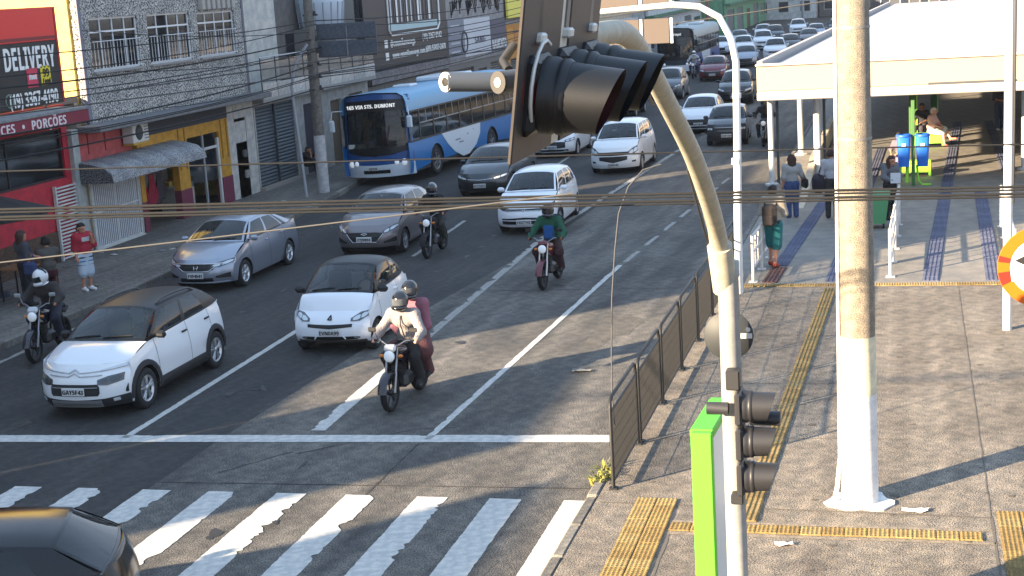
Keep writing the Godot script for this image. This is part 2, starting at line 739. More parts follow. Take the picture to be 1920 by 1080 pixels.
	box(st, Vector3(0, 0.45, 0), Vector3(C.W - 0.46, 0.5, C.L - 0.5), 0.05)
	for sg in [-1.0, 1.0]:
		for zwv in C.zw:
			g1 = []
			for k in 13:
				var a := PI * k / 12.0
				var z: float = zwv + (ra + 0.002) * cos(a)
				var y := C.rw + (ra + 0.002) * sin(a)
				g1.append([Vector3(sg * (C.xs(z, y) - 0.004), y, z), Vector3(sg * (C.W / 2 - 0.30), y, z)])
			grid(st, g1, Vector3(0, 9, 0), 3)
	obj("underbody", st, sm(rgb(20, 20, 21), 0.95), root)
	st = ST()
	box(st, Vector3(0, C.bl - 0.16, zd - 0.22), Vector3(C.W - 0.4, 0.26, 0.5), 0.08)
	box(st, Vector3(0, 0.72, f - (C.zc + C.zg) / 2), Vector3(C.W - 0.36, 0.05, C.zg - C.zc - 0.3))
	for sx in [-0.36, 0.36]:
		box(st, Vector3(sx, 0.95, zd - 1.12), Vector3(0.46, 0.62, 0.16), 0.06, Basis(Vector3(1, 0, 0), -0.18))
		box(st, Vector3(sx, C.H - 0.24, zd - 1.22), Vector3(0.26, 0.16, 0.10), 0.04)
	obj("interior", st, sm(rgb(46, 46, 48), 0.9), root)
	if not far:
		st = ST()
		var sw := []
		for k in 15:
			var a := TAU * k / 14.0
			sw.append(Vector3(0.36, C.bl + 0.0, zd - 0.55) + Basis(Vector3(1, 0, 0), -0.4) * Vector3(cos(a) * 0.17, sin(a) * 0.17, 0))
		tube(st, sw, 0.015, 5)
		box(st, Vector3(0.0, C.H - 0.20, f - C.zt - 0.02), Vector3(0.2, 0.06, 0.03), 0.01)
		obj("steering_wheel", st, black, root)
	# ---- wheels
	var wm := wheel_mesh(C.rw, 0.21, q.get("spokes", 5), q.get("rim", sm(rgb(170, 172, 176), 0.3, 0.85)), q.get("cap", false))
	for sg in [-1.0, 1.0]:
		for zwv in C.zw:
			var wn := Node3D.new()
			wn.name = "wheel"
			root.add_child(wn, true)
			wn.position = Vector3(sg * (C.xs(zwv, 0.5) - 0.115), C.rw, zwv)
			wn.rotation.y = 0.0 if sg > 0 else PI
			put("tyre", wm[0], wn, Transform3D.IDENTITY)
			put("rim", wm[1], wn, Transform3D.IDENTITY)
			put("brake_disc", wm[2], wn, Transform3D.IDENTITY)
	# ---- mirrors
	for sg in [-1.0, 1.0]:
		st = ST()
		var mp := C.side(0.10, 0.08, sg) + Vector3(sg * 0.13, 0.02, 0.06)
		box(st, mp, Vector3(0.2, 0.13, 0.10), 0.045)
		box(st, mp - Vector3(sg * 0.12, 0.03, 0), Vector3(0.1, 0.04, 0.06), 0.01)
		obj("wing_mirror", st, q.get("mirror", paint), root)
	# ---- door gaps and handles
	if not far:
		st = ST()
		var vlines := [wins[0][0] + 0.0, (wins[0][1] + wins[1][0]) / 2 if wins.size() > 1 else wins[0][1] + 0.02]
		if wins.size() > 1 and C.L > 3.2:
			vlines.append(wins[1][1])
		for sg in [-1.0, 1.0]:
			for v in vlines:
				var z := lerpf(f - C.zc, f - C.zg, v)
				var y0: float = maxf(C.yb(z), C.sill + 0.06)
				var yy := []
				for k in 7:
					yy.append(lerpf(y0, C.yt(z) - 0.01, k / 6.0))
				for k in 6:
					quad(st, C.S(z - 0.006, yy[k], sg, 0.002), C.S(z + 0.006, yy[k], sg, 0.002), C.S(z + 0.006, yy[k + 1], sg, 0.002), C.S(z - 0.006, yy[k + 1], sg, 0.002), Vector3(sg, 0, 0))
		obj("door_seal", st, black, root)
		for sg in [-1.0, 1.0]:
			for k in range(1, vlines.size()):
				st = ST()
				var z := lerpf(f - C.zc, f - C.zg, vlines[k]) + 0.13
				box(st, C.S(z, C.yt(z) - 0.14, sg, 0.012), Vector3(0.03, 0.035, 0.17), 0.01)
				obj("door_handle", st, q.get("handle", paint), root)
	# ---- cladding
	if q.has("clad"):
		for sg in [-1.0, 1.0]:
			for zwv in C.zw:
				st = ST()
				g1 = []
				for k in 15:
					var a := lerpf(-0.12, PI + 0.12, k / 14.0)
					var row := []
					for r in [ra - 0.004, ra + 0.02, ra + 0.085, ra + 0.09]:
						var z: float = zwv + r * cos(a)
						var y: float = maxf(0.2, C.rw + r * sin(a))
						row.append(C.S(z, y, sg, 0.012 if r < ra + 0.088 else -0.004))
					g1.append(row)
				grid(st, g1, Vector3(0, C.rw, zwv), 3)
				obj("arch_cladding", st, q.clad, root)
			st = ST()
			g1 = []
			for k in 9:
				var z := lerpf(C.zw[0] - ra, C.zw[1] + ra, k / 8.0)
				g1.append([C.S(z, C.sill - 0.02, sg, -0.03), C.S(z, C.sill - 0.01, sg, 0.014), C.S(z, C.sill + 0.15, sg, 0.012), C.S(z, C.sill + 0.17, sg, -0.004)])
			grid(st, g1, cen, 3)
			obj("sill_cladding", st, q.clad, root)
	# ---- face: lamps, grille, bumper inserts given in q.face as [name, material, columns, depth]
	var FM := C.Fx
	for e in q.get("face", []):
		for sg in ([-1.0, 1.0] if e[0] in ["headlight", "fog_lamp", "side_vent", "running_light"] else [1.0]):
			st = ST()
			var cols := []
			for c in e[2]:
				cols.append([c[0] * sg, c[1], c[2]])
			strip(st, cols, FM, e[3], 12 if not far else 6)
			var piece := obj(e[0], st, e[1] if e[0] != "headlight" else sm(rgb(70, 74, 78), 0.08, 0.3, {"coat": 0.9}), root)
			if e[0] == "headlight":
				# bright reflectors behind the cover
				for rr in [[0.12, 0.5], [0.56, 0.92]]:
					var ins := []
					for k in 4:
						var t := lerpf(rr[0], rr[1], k / 3.0) * (cols.size() - 1)
						var i := mini(int(t), cols.size() - 2)
						var y0 := lerpf(cols[i][1], cols[i + 1][1], t - i)
						var y1 := lerpf(cols[i][2], cols[i + 1][2], t - i)
						var mg := 0.18 if k in [1, 2] else 0.30
						ins.append([lerpf(cols[i][0], cols[i + 1][0], t - i), lerpf(y0, y1, mg), lerpf(y1, y0, mg)])
					st = ST()
					strip(st, ins, FM, e[3] + 0.006, 6)
					obj("reflector", st, e[1], piece)
	if q.has("bars"):
		for b in q.bars: # chrome or dark bars: [x0, y0, x1, y1, radius, material]
			st = ST()
			var pts := []
			for k in 9:
				pts.append(C.Fx(lerpf(b[0], b[2], k / 8.0), lerpf(b[1], b[3], k / 8.0), 0.016))
			tube(st, pts, b[4], 5)
			obj("grille_bar", st, b[5], root)
	if q.has("plate"):
		var py: float = q.get("py", 0.5)
		var pp := C.Fx(q.get("px", 0.0), py, 0.03)
		plate_text(root, q.plate, pp, 0.0)
	# tail lamps
	for sg in ([-1.0, 1.0] if not q.get("smoked", false) else []):
		st = ST()
		strip(st, [[sg * 0.62, C.dk - 0.22, C.dk - 0.06], [sg * 0.97, C.dk - 0.26, C.dk - 0.04]], func(x, y, d): return C.Rr(x, y, d), 0.012, 5)
		obj("tail_lamp", st, sm(rgb(120, 16, 20), 0.2, 0.0, {"coat": 0.5}), root)
	if q.get("antenna", false):
		st = ST()
		tube(st, [C.roof(0.8, 0.0), C.roof(0.8, 0.0) + Vector3(0, 0.22, -0.16)], 0.006, 4)
		obj("antenna", st, black, root)
	return root

# ------------------------------------------------------------------ people
# bones: [a, b, ra, rb, tag]; returns one continuous skin as vertices, quads and a tag for each vertex
func skin(bones: Array, cell: float, kk: float) -> Dictionary:
	var lo := Vector3(1e9, 1e9, 1e9)
	var hi := -lo
	for b in bones:
		var r: float = maxf(b[2], b[3]) + cell * 3
		lo = lo.min((b[0] as Vector3).min(b[1]) - Vector3(r, r, r))
		hi = hi.max((b[0] as Vector3).max(b[1]) + Vector3(r, r, r))
	var n := Vector3i(((hi - lo) / cell).ceil()) + Vector3i(2, 2, 2)
	var sy := n.x
	var sz := n.x * n.y
	var fld := PackedFloat32Array()
	fld.resize(sz * n.z)
	fld.fill(1.0)
	var best := PackedFloat32Array()
	best.resize(sz * n.z)
	best.fill(1.0)
	var tg := PackedByteArray()
	tg.resize(sz * n.z)
	for b in bones:
		var a: Vector3 = b[0]
		var e: Vector3 = b[1]
		var ra: float = b[2]
		var rb: float = b[3]
		var m := maxf(ra, rb) + kk + cell * 2
		var p0 := Vector3i(((a.min(e) - Vector3(m, m, m) - lo) / cell).floor()).clamp(Vector3i.ZERO, n - Vector3i.ONE)
		var p1 := Vector3i(((a.max(e) + Vector3(m, m, m) - lo) / cell).ceil()).clamp(Vector3i.ZERO, n - Vector3i.ONE)
		var ab := e - a
		var l2 := maxf(ab.length_squared(), 1e-8)
		for z in range(p0.z, p1.z + 1):
			for y in range(p0.y, p1.y + 1):
				var i := p0.x + y * sy + z * sz
				for x in range(p0.x, p1.x + 1):
					var p := lo + Vector3(x, y, z) * cell
					var t := clampf((p - a).dot(ab) / l2, 0.0, 1.0)
					var d := p.distance_to(a + ab * t) - lerpf(ra, rb, t)
					if d < best[i]:
						best[i] = d
						tg[i] = b[4]
					var f := fld[i]
					var h := maxf(kk - absf(f - d), 0.0) / kk
					fld[i] = minf(f, d) - h * h * kk * 0.25
					i += 1
	var vid := {}
	var vs := PackedVector3Array()
	var ts := PackedByteArray()
	var offs := PackedInt32Array([0, 1, sy, sy + 1, sz, sz + 1, sz + sy, sz + sy + 1])
	var ed := [[0, 1], [2, 3], [4, 5], [6, 7], [0, 2], [1, 3], [4, 6], [5, 7], [0, 4], [1, 5], [2, 6], [3, 7]]
	var cv := [Vector3(0, 0, 0), Vector3(1, 0, 0), Vector3(0, 1, 0), Vector3(1, 1, 0), Vector3(0, 0, 1), Vector3(1, 0, 1), Vector3(0, 1, 1), Vector3(1, 1, 1)]
	for z in n.z - 1:
		for y in n.y - 1:
			var i0 := y * sy + z * sz
			for x in n.x - 1:
				var i := i0 + x
				var f0 := fld[i]
				if f0 > 3 * cell or f0 < -3 * cell:
					continue
				var s := 0
				for k in 8:
					if fld[i + offs[k]] < 0.0:
						s += 1
				if s == 0 or s == 8:
					continue
				var acc := Vector3.ZERO
				var c := 0
				for eg in ed:
					var fa := fld[i + offs[eg[0]]]
					var fb := fld[i + offs[eg[1]]]
					if (fa < 0.0) != (fb < 0.0):
						acc += (cv[eg[0]] as Vector3).lerp(cv[eg[1]], fa / (fa - fb))
						c += 1
				vid[i] = vs.size()
				vs.append(lo + (Vector3(x, y, z) + acc / c) * cell)
				var bi := i
				for k in 8:
					if best[i + offs[k]] < best[bi]:
						bi = i + offs[k]
				ts.append(tg[bi])
	var qs := []
	for i in vid:
		var neg: bool = fld[i] < 0.0
		for ax in [[1, sy, sz], [sy, sz, 1], [sz, 1, sy]]:
			var i2: int = i + ax[0]
			if (fld[i2] < 0.0) != neg:
				var a: int = i
				var b: int = i - ax[1]
				var c2: int = i - ax[1] - ax[2]
				var d2: int = i - ax[2]
				if vid.has(b) and vid.has(c2) and vid.has(d2):
					qs.append([vid[a], vid[b], vid[c2], vid[d2]] if not neg else [vid[a], vid[d2], vid[c2], vid[b]])
	# vertex normals
	var ns := PackedVector3Array()
	ns.resize(vs.size())
	for qd in qs:
		var nn := (vs[qd[0]] - vs[qd[2]]).cross(vs[qd[1]] - vs[qd[3]])
		for k in 4:
			ns[qd[k]] += nn
	var sgn := 0.0
	for k in vs.size():
		sgn += ns[k].dot(vs[k] - bones[0][0])
	for k in vs.size():
		ns[k] = ns[k].normalized() * signf(sgn)
	return {"v": vs, "n": ns, "t": ts, "q": qs}

func emit(s: Dictionary, sel, offset: float, m: Material) -> ArrayMesh:
	var st := SurfaceTool.new()
	st.begin(Mesh.PRIMITIVE_TRIANGLES)
	var map := {}
	var cnt := 0
	var any := false
	for qd in s.q:
		if sel != null:
			var hit := 0
			for k in qd:
				if s.t[k] in sel:
					hit += 1
			if hit < 2:
				continue
		any = true
		var id := []
		for k in qd:
			if not map.has(k):
				map[k] = cnt
				cnt += 1
				st.set_normal(s.n[k])
				st.add_vertex(s.v[k] + s.n[k] * offset)
			id.append(map[k])
		var nn: Vector3 = (s.v[qd[0]] - s.v[qd[2]]).cross(s.v[qd[0]] - s.v[qd[1]])
		if nn.dot(s.n[qd[0]]) < 0.0:
			id.reverse()
		for k in [0, 1, 2, 0, 2, 3]:
			st.add_index(id[k])
	st.set_material(m)
	return st.commit() if any else null

# tags: 0 skin, 1 top, 2 upper-arm top, 3 forearm, 4 bottoms, 5 shin, 6 shoe, 7 head
func base_joints(h := 1.72) -> Dictionary:
	var k := h / 1.72
	var J := {"hipL": Vector3(-0.09, 0.90, 0), "hipR": Vector3(0.09, 0.90, 0), "kneeL": Vector3(-0.10, 0.48, 0.02), "kneeR": Vector3(0.10, 0.48, 0.02), "ankL": Vector3(-0.10, 0.08, -0.01), "ankR": Vector3(0.10, 0.08, -0.01), "toeL": Vector3(-0.12, 0.035, 0.16), "toeR": Vector3(0.12, 0.035, 0.16), "pel": Vector3(0, 0.97, 0), "waist": Vector3(0, 1.10, 0.01), "chest": Vector3(0, 1.30, 0), "neck": Vector3(0, 1.46, -0.01), "head": Vector3(0, 1.61, 0.015), "shL": Vector3(-0.18, 1.40, -0.01), "shR": Vector3(0.18, 1.40, -0.01), "elL": Vector3(-0.24, 1.13, -0.03), "elR": Vector3(0.24, 1.13, -0.03), "haL": Vector3(-0.25, 0.88, 0.05), "haR": Vector3(0.25, 0.88, 0.05)}
	for j in J:
		J[j] = J[j] * k
	return J

# cl: top, bottom, shoe, skin materials; long_sleeve, long_leg; hair or helmet
func human(label: String, at: Vector3, turn: float, J: Dictionary, cl: Dictionary, group := "", called := "person") -> Node3D:
	var root := thing(called, label, "person", at, turn, group)
	var w: float = cl.get("w", 1.0)
	var B := []
	var jk := 0.012 + cl.get("loose", 0.012) as float
	var hd: Vector3 = J.head
	B.append([J.pel + Vector3(-0.05, -0.02, 0), J.pel + Vector3(0.05, -0.02, 0), 0.115 * w, 0.115 * w, 4])
	B.append([J.waist + Vector3(-0.05, 0, 0), J.waist + Vector3(0.05, 0, 0), 0.095 * w + jk, 0.095 * w + jk, 1])
	B.append([J.chest + Vector3(-0.075, 0.02, 0), J.chest + Vector3(0.075, 0.02, 0), 0.105 * w + jk, 0.105 * w + jk, 1])
	B.append([J.pel, J.chest, 0.10 * w, 0.10 * w, 1])
	B.append([J.shL, J.shR, 0.055 + jk, 0.055 + jk, 1])
	B.append([J.chest, J.neck, 0.07, 0.055, 1])
	B.append([J.neck, hd + Vector3(0, -0.05, -0.01), 0.05, 0.05, 0])
	for s in ["L", "R"]:
		B.append([J["sh" + s], J["el" + s], 0.048 * w + jk, 0.042 * w + jk * 0.8, 2])
		var long: bool = cl.get("long_sleeve", false)
		B.append([J["el" + s], J["ha" + s], 0.04 * w + (jk if long else 0.0), 0.029 + (jk * 0.6 if long else 0.0), 3])
		var fd: Vector3 = (J["ha" + s] - J["el" + s]).normalized()
		B.append([J["ha" + s] + fd * 0.02, J["ha" + s] + fd * 0.085, 0.032, 0.03, 0])
		B.append([J["hip" + s], J["knee" + s], 0.085 * w + jk * 0.6, 0.06 * w + jk * cl.get("flare", 0.8), 4])
		var ll: bool = cl.get("long_leg", true)
		B.append([J["knee" + s], J["ank" + s], 0.056 * w + (jk * 0.8 if ll else 0.0), 0.04 + (jk if ll else 0.0), 5])
		B.append([J["ank" + s] - Vector3(0, 0.02, 0), J["toe" + s], 0.045, 0.036, 6])
	var S := skin(B, cl.get("cell", 0.024), 0.05)
	var body := MeshInstance3D.new()
	body.name = "body"
	body.mesh = emit(S, null, -0.004, cl.skin)
	root.add_child(body, true)
	# head with brow, nose, chin and ears on a finer grid
	var hb: Basis = cl.get("look", Basis.IDENTITY)
	var hs := ST()
	var H2 := [[hd + hb * Vector3(0, 0.02, -0.015), hd + hb * Vector3(0, 0.025, 0.012), 0.094, 0.09, 0], [hd + hb * Vector3(0, -0.05, 0.025), hd + hb * Vector3(0, -0.075, 0.05), 0.062, 0.042, 0], [hd + hb * Vector3(0, 0.0, 0.10), hd + hb * Vector3(0, -0.03, 0.118), 0.012, 0.017, 0], [hd + hb * Vector3(-0.035, 0.022, 0.082), hd + hb * Vector3(0.035, 0.022, 0.082), 0.02, 0.02, 0], [hd + hb * Vector3(-0.022, -0.062, 0.092), hd + hb * Vector3(0.022, -0.062, 0.092), 0.012, 0.012, 0], [hd + hb * Vector3(-0.094, 0.01, -0.01), hd + hb * Vector3(-0.098, -0.03, -0.012), 0.014, 0.012, 0], [hd + hb * Vector3(0.094, 0.01, -0.01), hd + hb * Vector3(0.098, -0.03, -0.012), 0.014, 0.012, 0]]
	if not cl.has("helmet"):
		var hmesh := emit(skin(H2, 0.012, 0.022), null, 0.0, cl.skin)
		hs.append_from(body.mesh, 0, Transform3D.IDENTITY)
		hs.append_from(hmesh, 0, Transform3D.IDENTITY)
	else:
		hs.append_from(body.mesh, 0, Transform3D.IDENTITY)
	# five fingers on each hand
	var fing := ST()
	for s in ["L", "R"]:
		var fd: Vector3 = (J["ha" + s] - J["el" + s]).normalized()
		var side := Vector3(0, 0, 1) if absf(fd.z) < 0.7 else Vector3(1 if s == "R" else -1, 0, 0)
		side = (side - fd * side.dot(fd)).normalized()
		var pn := fd.cross(side).normalized() * (1.0 if s == "L" else -1.0)
		if pn.dot(Vector3(0, -1, 0)) < 0.0 and absf(fd.y) < 0.8:
			pn = -pn
		var bp: Vector3 = J["ha" + s] + fd * 0.08
		for k in 4:
			var o: Vector3 = bp + side * (0.027 - 0.018 * k)
			var ln: float = [0.068, 0.078, 0.072, 0.055][k]
			tube(fing, [o, o + fd * ln * 0.5 + pn * 0.006, o + fd * ln * 0.85 + pn * 0.024, o + fd * ln * 0.9 + pn * 0.04], [0.0095, 0.009, 0.0085, 0.007], 5)
		var th: Vector3 = J["ha" + s] + fd * 0.03 + side * 0.026
		tube(fing, [th, th + side * 0.022 + fd * 0.025, th + side * 0.03 + fd * 0.055 + pn * 0.01], [0.011, 0.0105, 0.008], 5)
	fing.generate_normals()
	hs.append_from(fing.commit(), 0, Transform3D.IDENTITY)
	hs.set_material(cl.skin)
	body.mesh = hs.commit()
	# clothes
	var top_sel := [1, 2]
	if cl.get("long_sleeve", false):
		top_sel.append(3)
	if cl.get("sleeveless", false):
		top_sel = [1]
	var bot_sel := [4]
	if cl.get("long_leg", true):
		bot_sel.append(5)
	for e in [["shirt", top_sel, cl.top, 0.006], ["trousers", bot_sel, cl.bottom, 0.005], ["shoes", [6], cl.shoe, 0.004]]:
		var m := emit(S, e[1], e[3], e[2])
		if m:
			var o := MeshInstance3D.new()
			o.name = e[0]
			o.mesh = m
			root.add_child(o, true)
	var xh := Transform3D(hb, hd)
	if cl.has("helmet"):
		var st := ST()
		var pr := []
		for k in 13:
			var a := -1.1 + (PI / 2 + 1.1) * k / 12.0
			pr.append(Vector2(cos(a) * 0.145, sin(a) * 0.155))
		pr.push_front(Vector2(0.10, -0.16))
		lathe(st, pr, 20, xh * Transform3D(Basis.from_scale(Vector3(0.92, 1, 1.06)), Vector3(0, 0.02, 0)))
		# chin bar
		var cb := []
		for k in 9:
			var a := lerpf(-1.2, 1.2, k / 8.0)
			cb.append(xh * Vector3(sin(a) * 0.118, -0.085, cos(a) * 0.15))
		tube(st, cb, [0.03, 0.036, 0.038, 0.04, 0.04, 0.04, 0.038, 0.036, 0.03], 7)
		var hn := obj("helmet", st, cl.helmet, root)
		st = ST()
		var g := []
		for k in 11:
			var a := lerpf(-1.15, 1.15, k / 10.0)
			var row := []
			for j in 4:
				var y := lerpf(-0.055, 0.055, j / 3.0)
				var r := 0.152 - 0.9 * y * y
				row.append(xh * Vector3(sin(a) * r * 0.93, 0.012 + y, cos(a) * r * 1.075))
			g.append(row)
		grid(st, g, hd, 1)
		obj("visor", st, cl.get("visor", sm(rgb(30, 32, 36), 0.08, 0.0, {"coat": 0.6})), hn)
		if cl.has("helmet2"):
			for k in 3:
				st = ST()
				var a0 := -0.9 + 0.9 * k
				var pts := []
				for j in 7:
					var b := lerpf(0.2, 1.35, j / 6.0)
					pts.append(xh * Vector3(sin(a0) * cos(b) * 0.135, 0.03 + sin(b) * 0.152, -cos(a0) * cos(b) * 0.152))
				tube(st, pts, 0.018, 5)
				obj("helmet_stripe", st, cl.helmet2, hn)
	elif cl.has("hair"):
		var hl: float = cl.get("hair_len", 0.0)
		var HB := [[hd + hb * Vector3(0, 0.045, -0.02), hd + hb * Vector3(0, 0.05, 0.012), 0.092, 0.088, 0], [hd + hb * Vector3(-0.05, 0.0, -0.045), hd + hb * Vector3(0.05, 0.0, -0.045), 0.066, 0.066, 0]]
		if hl > 0.0:
			HB.append([hd + hb * Vector3(-0.05, 0, -0.05), hd + hb * Vector3(-0.06, -hl, -0.075), 0.065, 0.045, 0])
			HB.append([hd + hb * Vector3(0.05, 0, -0.05), hd + hb * Vector3(0.06, -hl, -0.075), 0.065, 0.045, 0])
			HB.append([hd + hb * Vector3(0, 0, -0.06), hd + hb * Vector3(0, -hl - 0.03, -0.09), 0.07, 0.04, 0])
		var hm := MeshInstance3D.new()
		hm.name = "hair"
		hm.mesh = emit(skin(HB, 0.014, 0.03), null, 0.0, cl.hair)
		root.add_child(hm, true)
	if not cl.has("helmet"):
		var st := ST()
		for sx in [-0.034, 0.034]:
			var c := hd + hb * Vector3(sx, 0.004, 0.094)
			lathe(st, [Vector2(0.0, -0.012), Vector2(0.010, -0.006), Vector2(0.012, 0), Vector2(0.010, 0.006), Vector2(0.0, 0.012)], 6, Transform3D(Basis.IDENTITY, c))
		obj("eyes", st, sm(rgb(40, 30, 26), 0.3), root)
	return root

func rider_joints(lean := 0.16, h := 1.0, dz := 0.0) -> Dictionary:
	# seated on a motorcycle whose seat is 0.80 m high, bars at (±0.34, 1.06, 0.34)
	return {"hipL": Vector3(-0.10, 0.86, -0.28 + dz), "hipR": Vector3(0.10, 0.86, -0.28 + dz), "kneeL": Vector3(-0.24, 0.74, 0.12 + dz), "kneeR": Vector3(0.24, 0.74, 0.12 + dz), "ankL": Vector3(-0.24, 0.36, -0.08 + dz), "ankR": Vector3(0.24, 0.36, -0.08 + dz), "toeL": Vector3(-0.25, 0.30, 0.08 + dz), "toeR": Vector3(0.25, 0.30, 0.08 + dz), "pel": Vector3(0, 0.90, -0.30 + dz), "waist": Vector3(0, 1.05, -0.28 + dz), "chest": Vector3(0, 1.26 * h, -0.20 + lean * 0.4 + dz), "neck": Vector3(0, 1.42 * h, -0.18 + lean * 0.6 + dz), "head": Vector3(0, 1.57 * h, -0.14 + lean * 0.8 + dz), "shL": Vector3(-0.19, 1.36 * h, -0.18 + lean * 0.5 + dz), "shR": Vector3(0.19, 1.36 * h, -0.18 + lean * 0.5 + dz), "elL": Vector3(-0.36, 1.14, 0.04 + dz), "elR": Vector3(0.36, 1.14, 0.04 + dz), "haL": Vector3(-0.36, 1.07, 0.25), "haR": Vector3(0.36, 1.07, 0.25)}

# ------------------------------------------------------------------ motorcycles
func motorcycle(label: String, at: Vector3, turn: float, q := {}) -> Node3D:
	var root := thing("motorcycle", label, "motorcycle", at, turn, "motorcycles in the traffic")
	var black := sm(rgb(22, 22, 24), 0.6)
	var steel := sm(rgb(150, 150, 152), 0.3, 0.9)
	var paint: Material = q.get("paint", sm(rgb(20, 20, 24), 0.25, 0.0, {"coat": 0.6}))
	for zz in [0.66, -0.64]:
		var wn := Node3D.new()
		wn.name = "wheel"
		root.add_child(wn, true)
		wn.position = Vector3(0, 0.305, zz)
		var X := Transform3D(Basis(Vector3(0, 0, 1), -PI / 2), Vector3.ZERO)
		var st := ST()
		var tw := 0.055 if zz > 0 else 0.065
		lathe(st, [Vector2(0.235, -tw * 0.7), Vector2(0.275, -tw), Vector2(0.300, -tw * 0.6), Vector2(0.306, 0), Vector2(0.300, tw * 0.6), Vector2(0.275, tw), Vector2(0.235, tw * 0.7), Vector2(0.225, 0), Vector2(0.235, -tw * 0.7)], 28, X)
		obj("tyre", st, sm(rgb(24, 24, 25), 0.92), wn)
		st = ST()
		lathe(st, [Vector2(0.236, -0.03), Vector2(0.215, -0.02), Vector2(0.215, 0.02), Vector2(0.236, 0.03)], 24, X)
		lathe(st, [Vector2(0, -0.06), Vector2(0.045, -0.05), Vector2(0.045, 0.05), Vector2(0, 0.06)], 12, X)
		for k in 5:
			var a := TAU * k / 5
			tube(st, [Vector3(0, cos(a) * 0.03, sin(a) * 0.03), Vector3(0, cos(a + 0.1) * 0.225, sin(a + 0.1) * 0.225)], 0.014, 5)
		obj("rim", st, q.get("rim", sm(rgb(60, 60, 62), 0.4, 0.7)), wn)
	var st := ST()
	for sx in [-0.085, 0.085]:
		tube(st, [Vector3(sx, 0.305, 0.66), Vector3(sx, 0.60, 0.56)], 0.026, 7)
		tube(st, [Vector3(sx, 0.58, 0.565), Vector3(sx, 0.98, 0.42)], 0.019, 7)
	obj("fork", st, q.get("forkm", steel), root)
	st = ST()
	var g := []
	for k in 9:
		var a := lerpf(0.15, 2.2, k / 8.0)
		g.append([Vector3(-0.075, 0.305 + sin(a) * 0.325, 0.66 + cos(a) * 0.325), Vector3(-0.05, 0.305 + sin(a) * 0.345, 0.66 + cos(a) * 0.345), Vector3(0.05, 0.305 + sin(a) * 0.345, 0.66 + cos(a) * 0.345), Vector3(0.075, 0.305 + sin(a) * 0.325, 0.66 + cos(a) * 0.325)])
	grid(st, g, Vector3(0, 0.3, 0.66), 1)
	obj("front_fender", st, q.get("fender", paint), root)
	# headlamp and cowl
	st = ST()
	lathe(st, [Vector2(0.03, -0.09), Vector2(0.08, -0.05), Vector2(0.095, 0.0)], 14, Transform3D(Basis(Vector3(1, 0, 0), PI / 2 - 0.1), Vector3(0, 0.87, 0.58)))
	box(st, Vector3(0, 0.99, 0.52), Vector3(0.2, 0.12, 0.08), 0.03, Basis(Vector3(1, 0, 0), -0.5))
	var hl := obj("headlamp_housing", st, q.get("cowl", paint), root)
	st = ST()
	lathe(st, [Vector2(0.092, 0.0), Vector2(0.075, 0.022), Vector2(0.04, 0.034), Vector2(0.0, 0.038)], 14, Transform3D(Basis(Vector3(1, 0, 0), PI / 2 - 0.1), Vector3(0, 0.87, 0.583)))
	obj("headlamp_lens", st, sm(rgb(225, 228, 230), 0.12, 0.0, {"emit": q.get("lit", 0.03)}), hl)
	# handlebar, grips, mirrors
	st = ST()
	tube(st, [Vector3(-0.37, 1.06, 0.30), Vector3(-0.22, 1.08, 0.36), Vector3(-0.08, 1.0, 0.41), Vector3(0.08, 1.0, 0.41), Vector3(0.22, 1.08, 0.36), Vector3(0.37, 1.06, 0.30)], 0.012, 6)
	var hbn := obj("handlebar", st, steel, root)
	for sx in [-1.0, 1.0]:
		st = ST()
		tube(st, [Vector3(sx * 0.27, 1.07, 0.34), Vector3(sx * 0.39, 1.058, 0.293)], 0.02, 7)
		obj("grip", st, black, hbn)
		st = ST()
		tube(st, [Vector3(sx * 0.26, 1.08, 0.35), Vector3(sx * 0.31, 1.22, 0.36)], 0.006, 5)
		box(st, Vector3(sx * 0.35, 1.25, 0.36), Vector3(0.13, 0.075, 0.025), 0.012)
		obj("mirror", st, q.get("mirrorm", black), hbn)
		st = ST()
		box(st, Vector3(sx * 0.16, 0.86, 0.50), Vector3(0.08, 0.05, 0.06), 0.02)
		obj("turn_signal", st, sm(rgb(210, 120, 30), 0.3), root)
	# tank: lofted
	st = ST()
	g = []
	for k in 9:
		var u := k / 8.0
		var z := lerpf(0.36, -0.14, u)
		var wv := 0.135 * sin(PI * clampf(0.22 + 0.6 * u, 0, 1)) + 0.01
		var h2 := lerpf(0.99, 0.86, u * u)
		var row := []
		for j in 13:
			var a := lerpf(-2.0, 2.0, j / 12.0)
			row.append(Vector3(sin(a) * wv, h2 - 0.11 + cos(a) * 0.11, z))
		g.append(row)
	grid(st, g, Vector3(0, 0.85, 0.1), 1)
	box(st, Vector3(0, 0.88, 0.36), Vector3(0.12, 0.14, 0.06), 0.03)
	obj("fuel_tank", st, q.get("tank", paint), root)
	st = ST()
	for sx in [-1.0, 1.0]:
		prism(st, [Vector2(0.42, 0.90), Vector2(0.46, 0.80), Vector2(0.26, 0.66), Vector2(0.12, 0.72), Vector2(0.14, 0.84)], 0, 0.03, Transform3D(Basis(Vector3(0, 0, 1), Vector3(0, 1, 0), Vector3(sx, 0, 0)), Vector3(sx * 0.11, 0, 0)))
		prism(st, [Vector2(-0.10, 0.78), Vector2(-0.50, 0.80), Vector2(-0.42, 0.66), Vector2(-0.14, 0.58)], 0, 0.03, Transform3D(Basis(Vector3(0, 0, 1), Vector3(0, 1, 0), Vector3(sx, 0, 0)), Vector3(sx * 0.09, 0, 0)))
	obj("side_cover", st, q.get("tank", paint), root)
	st = ST()
	box(st, Vector3(0, 0.80, -0.27), Vector3(0.24, 0.10, 0.34), 0.045)
	box(st, Vector3(0, 0.845, -0.56), Vector3(0.21, 0.10, 0.32), 0.045)
	obj("seat", st, sm(rgb(26, 25, 25), 0.8), root)
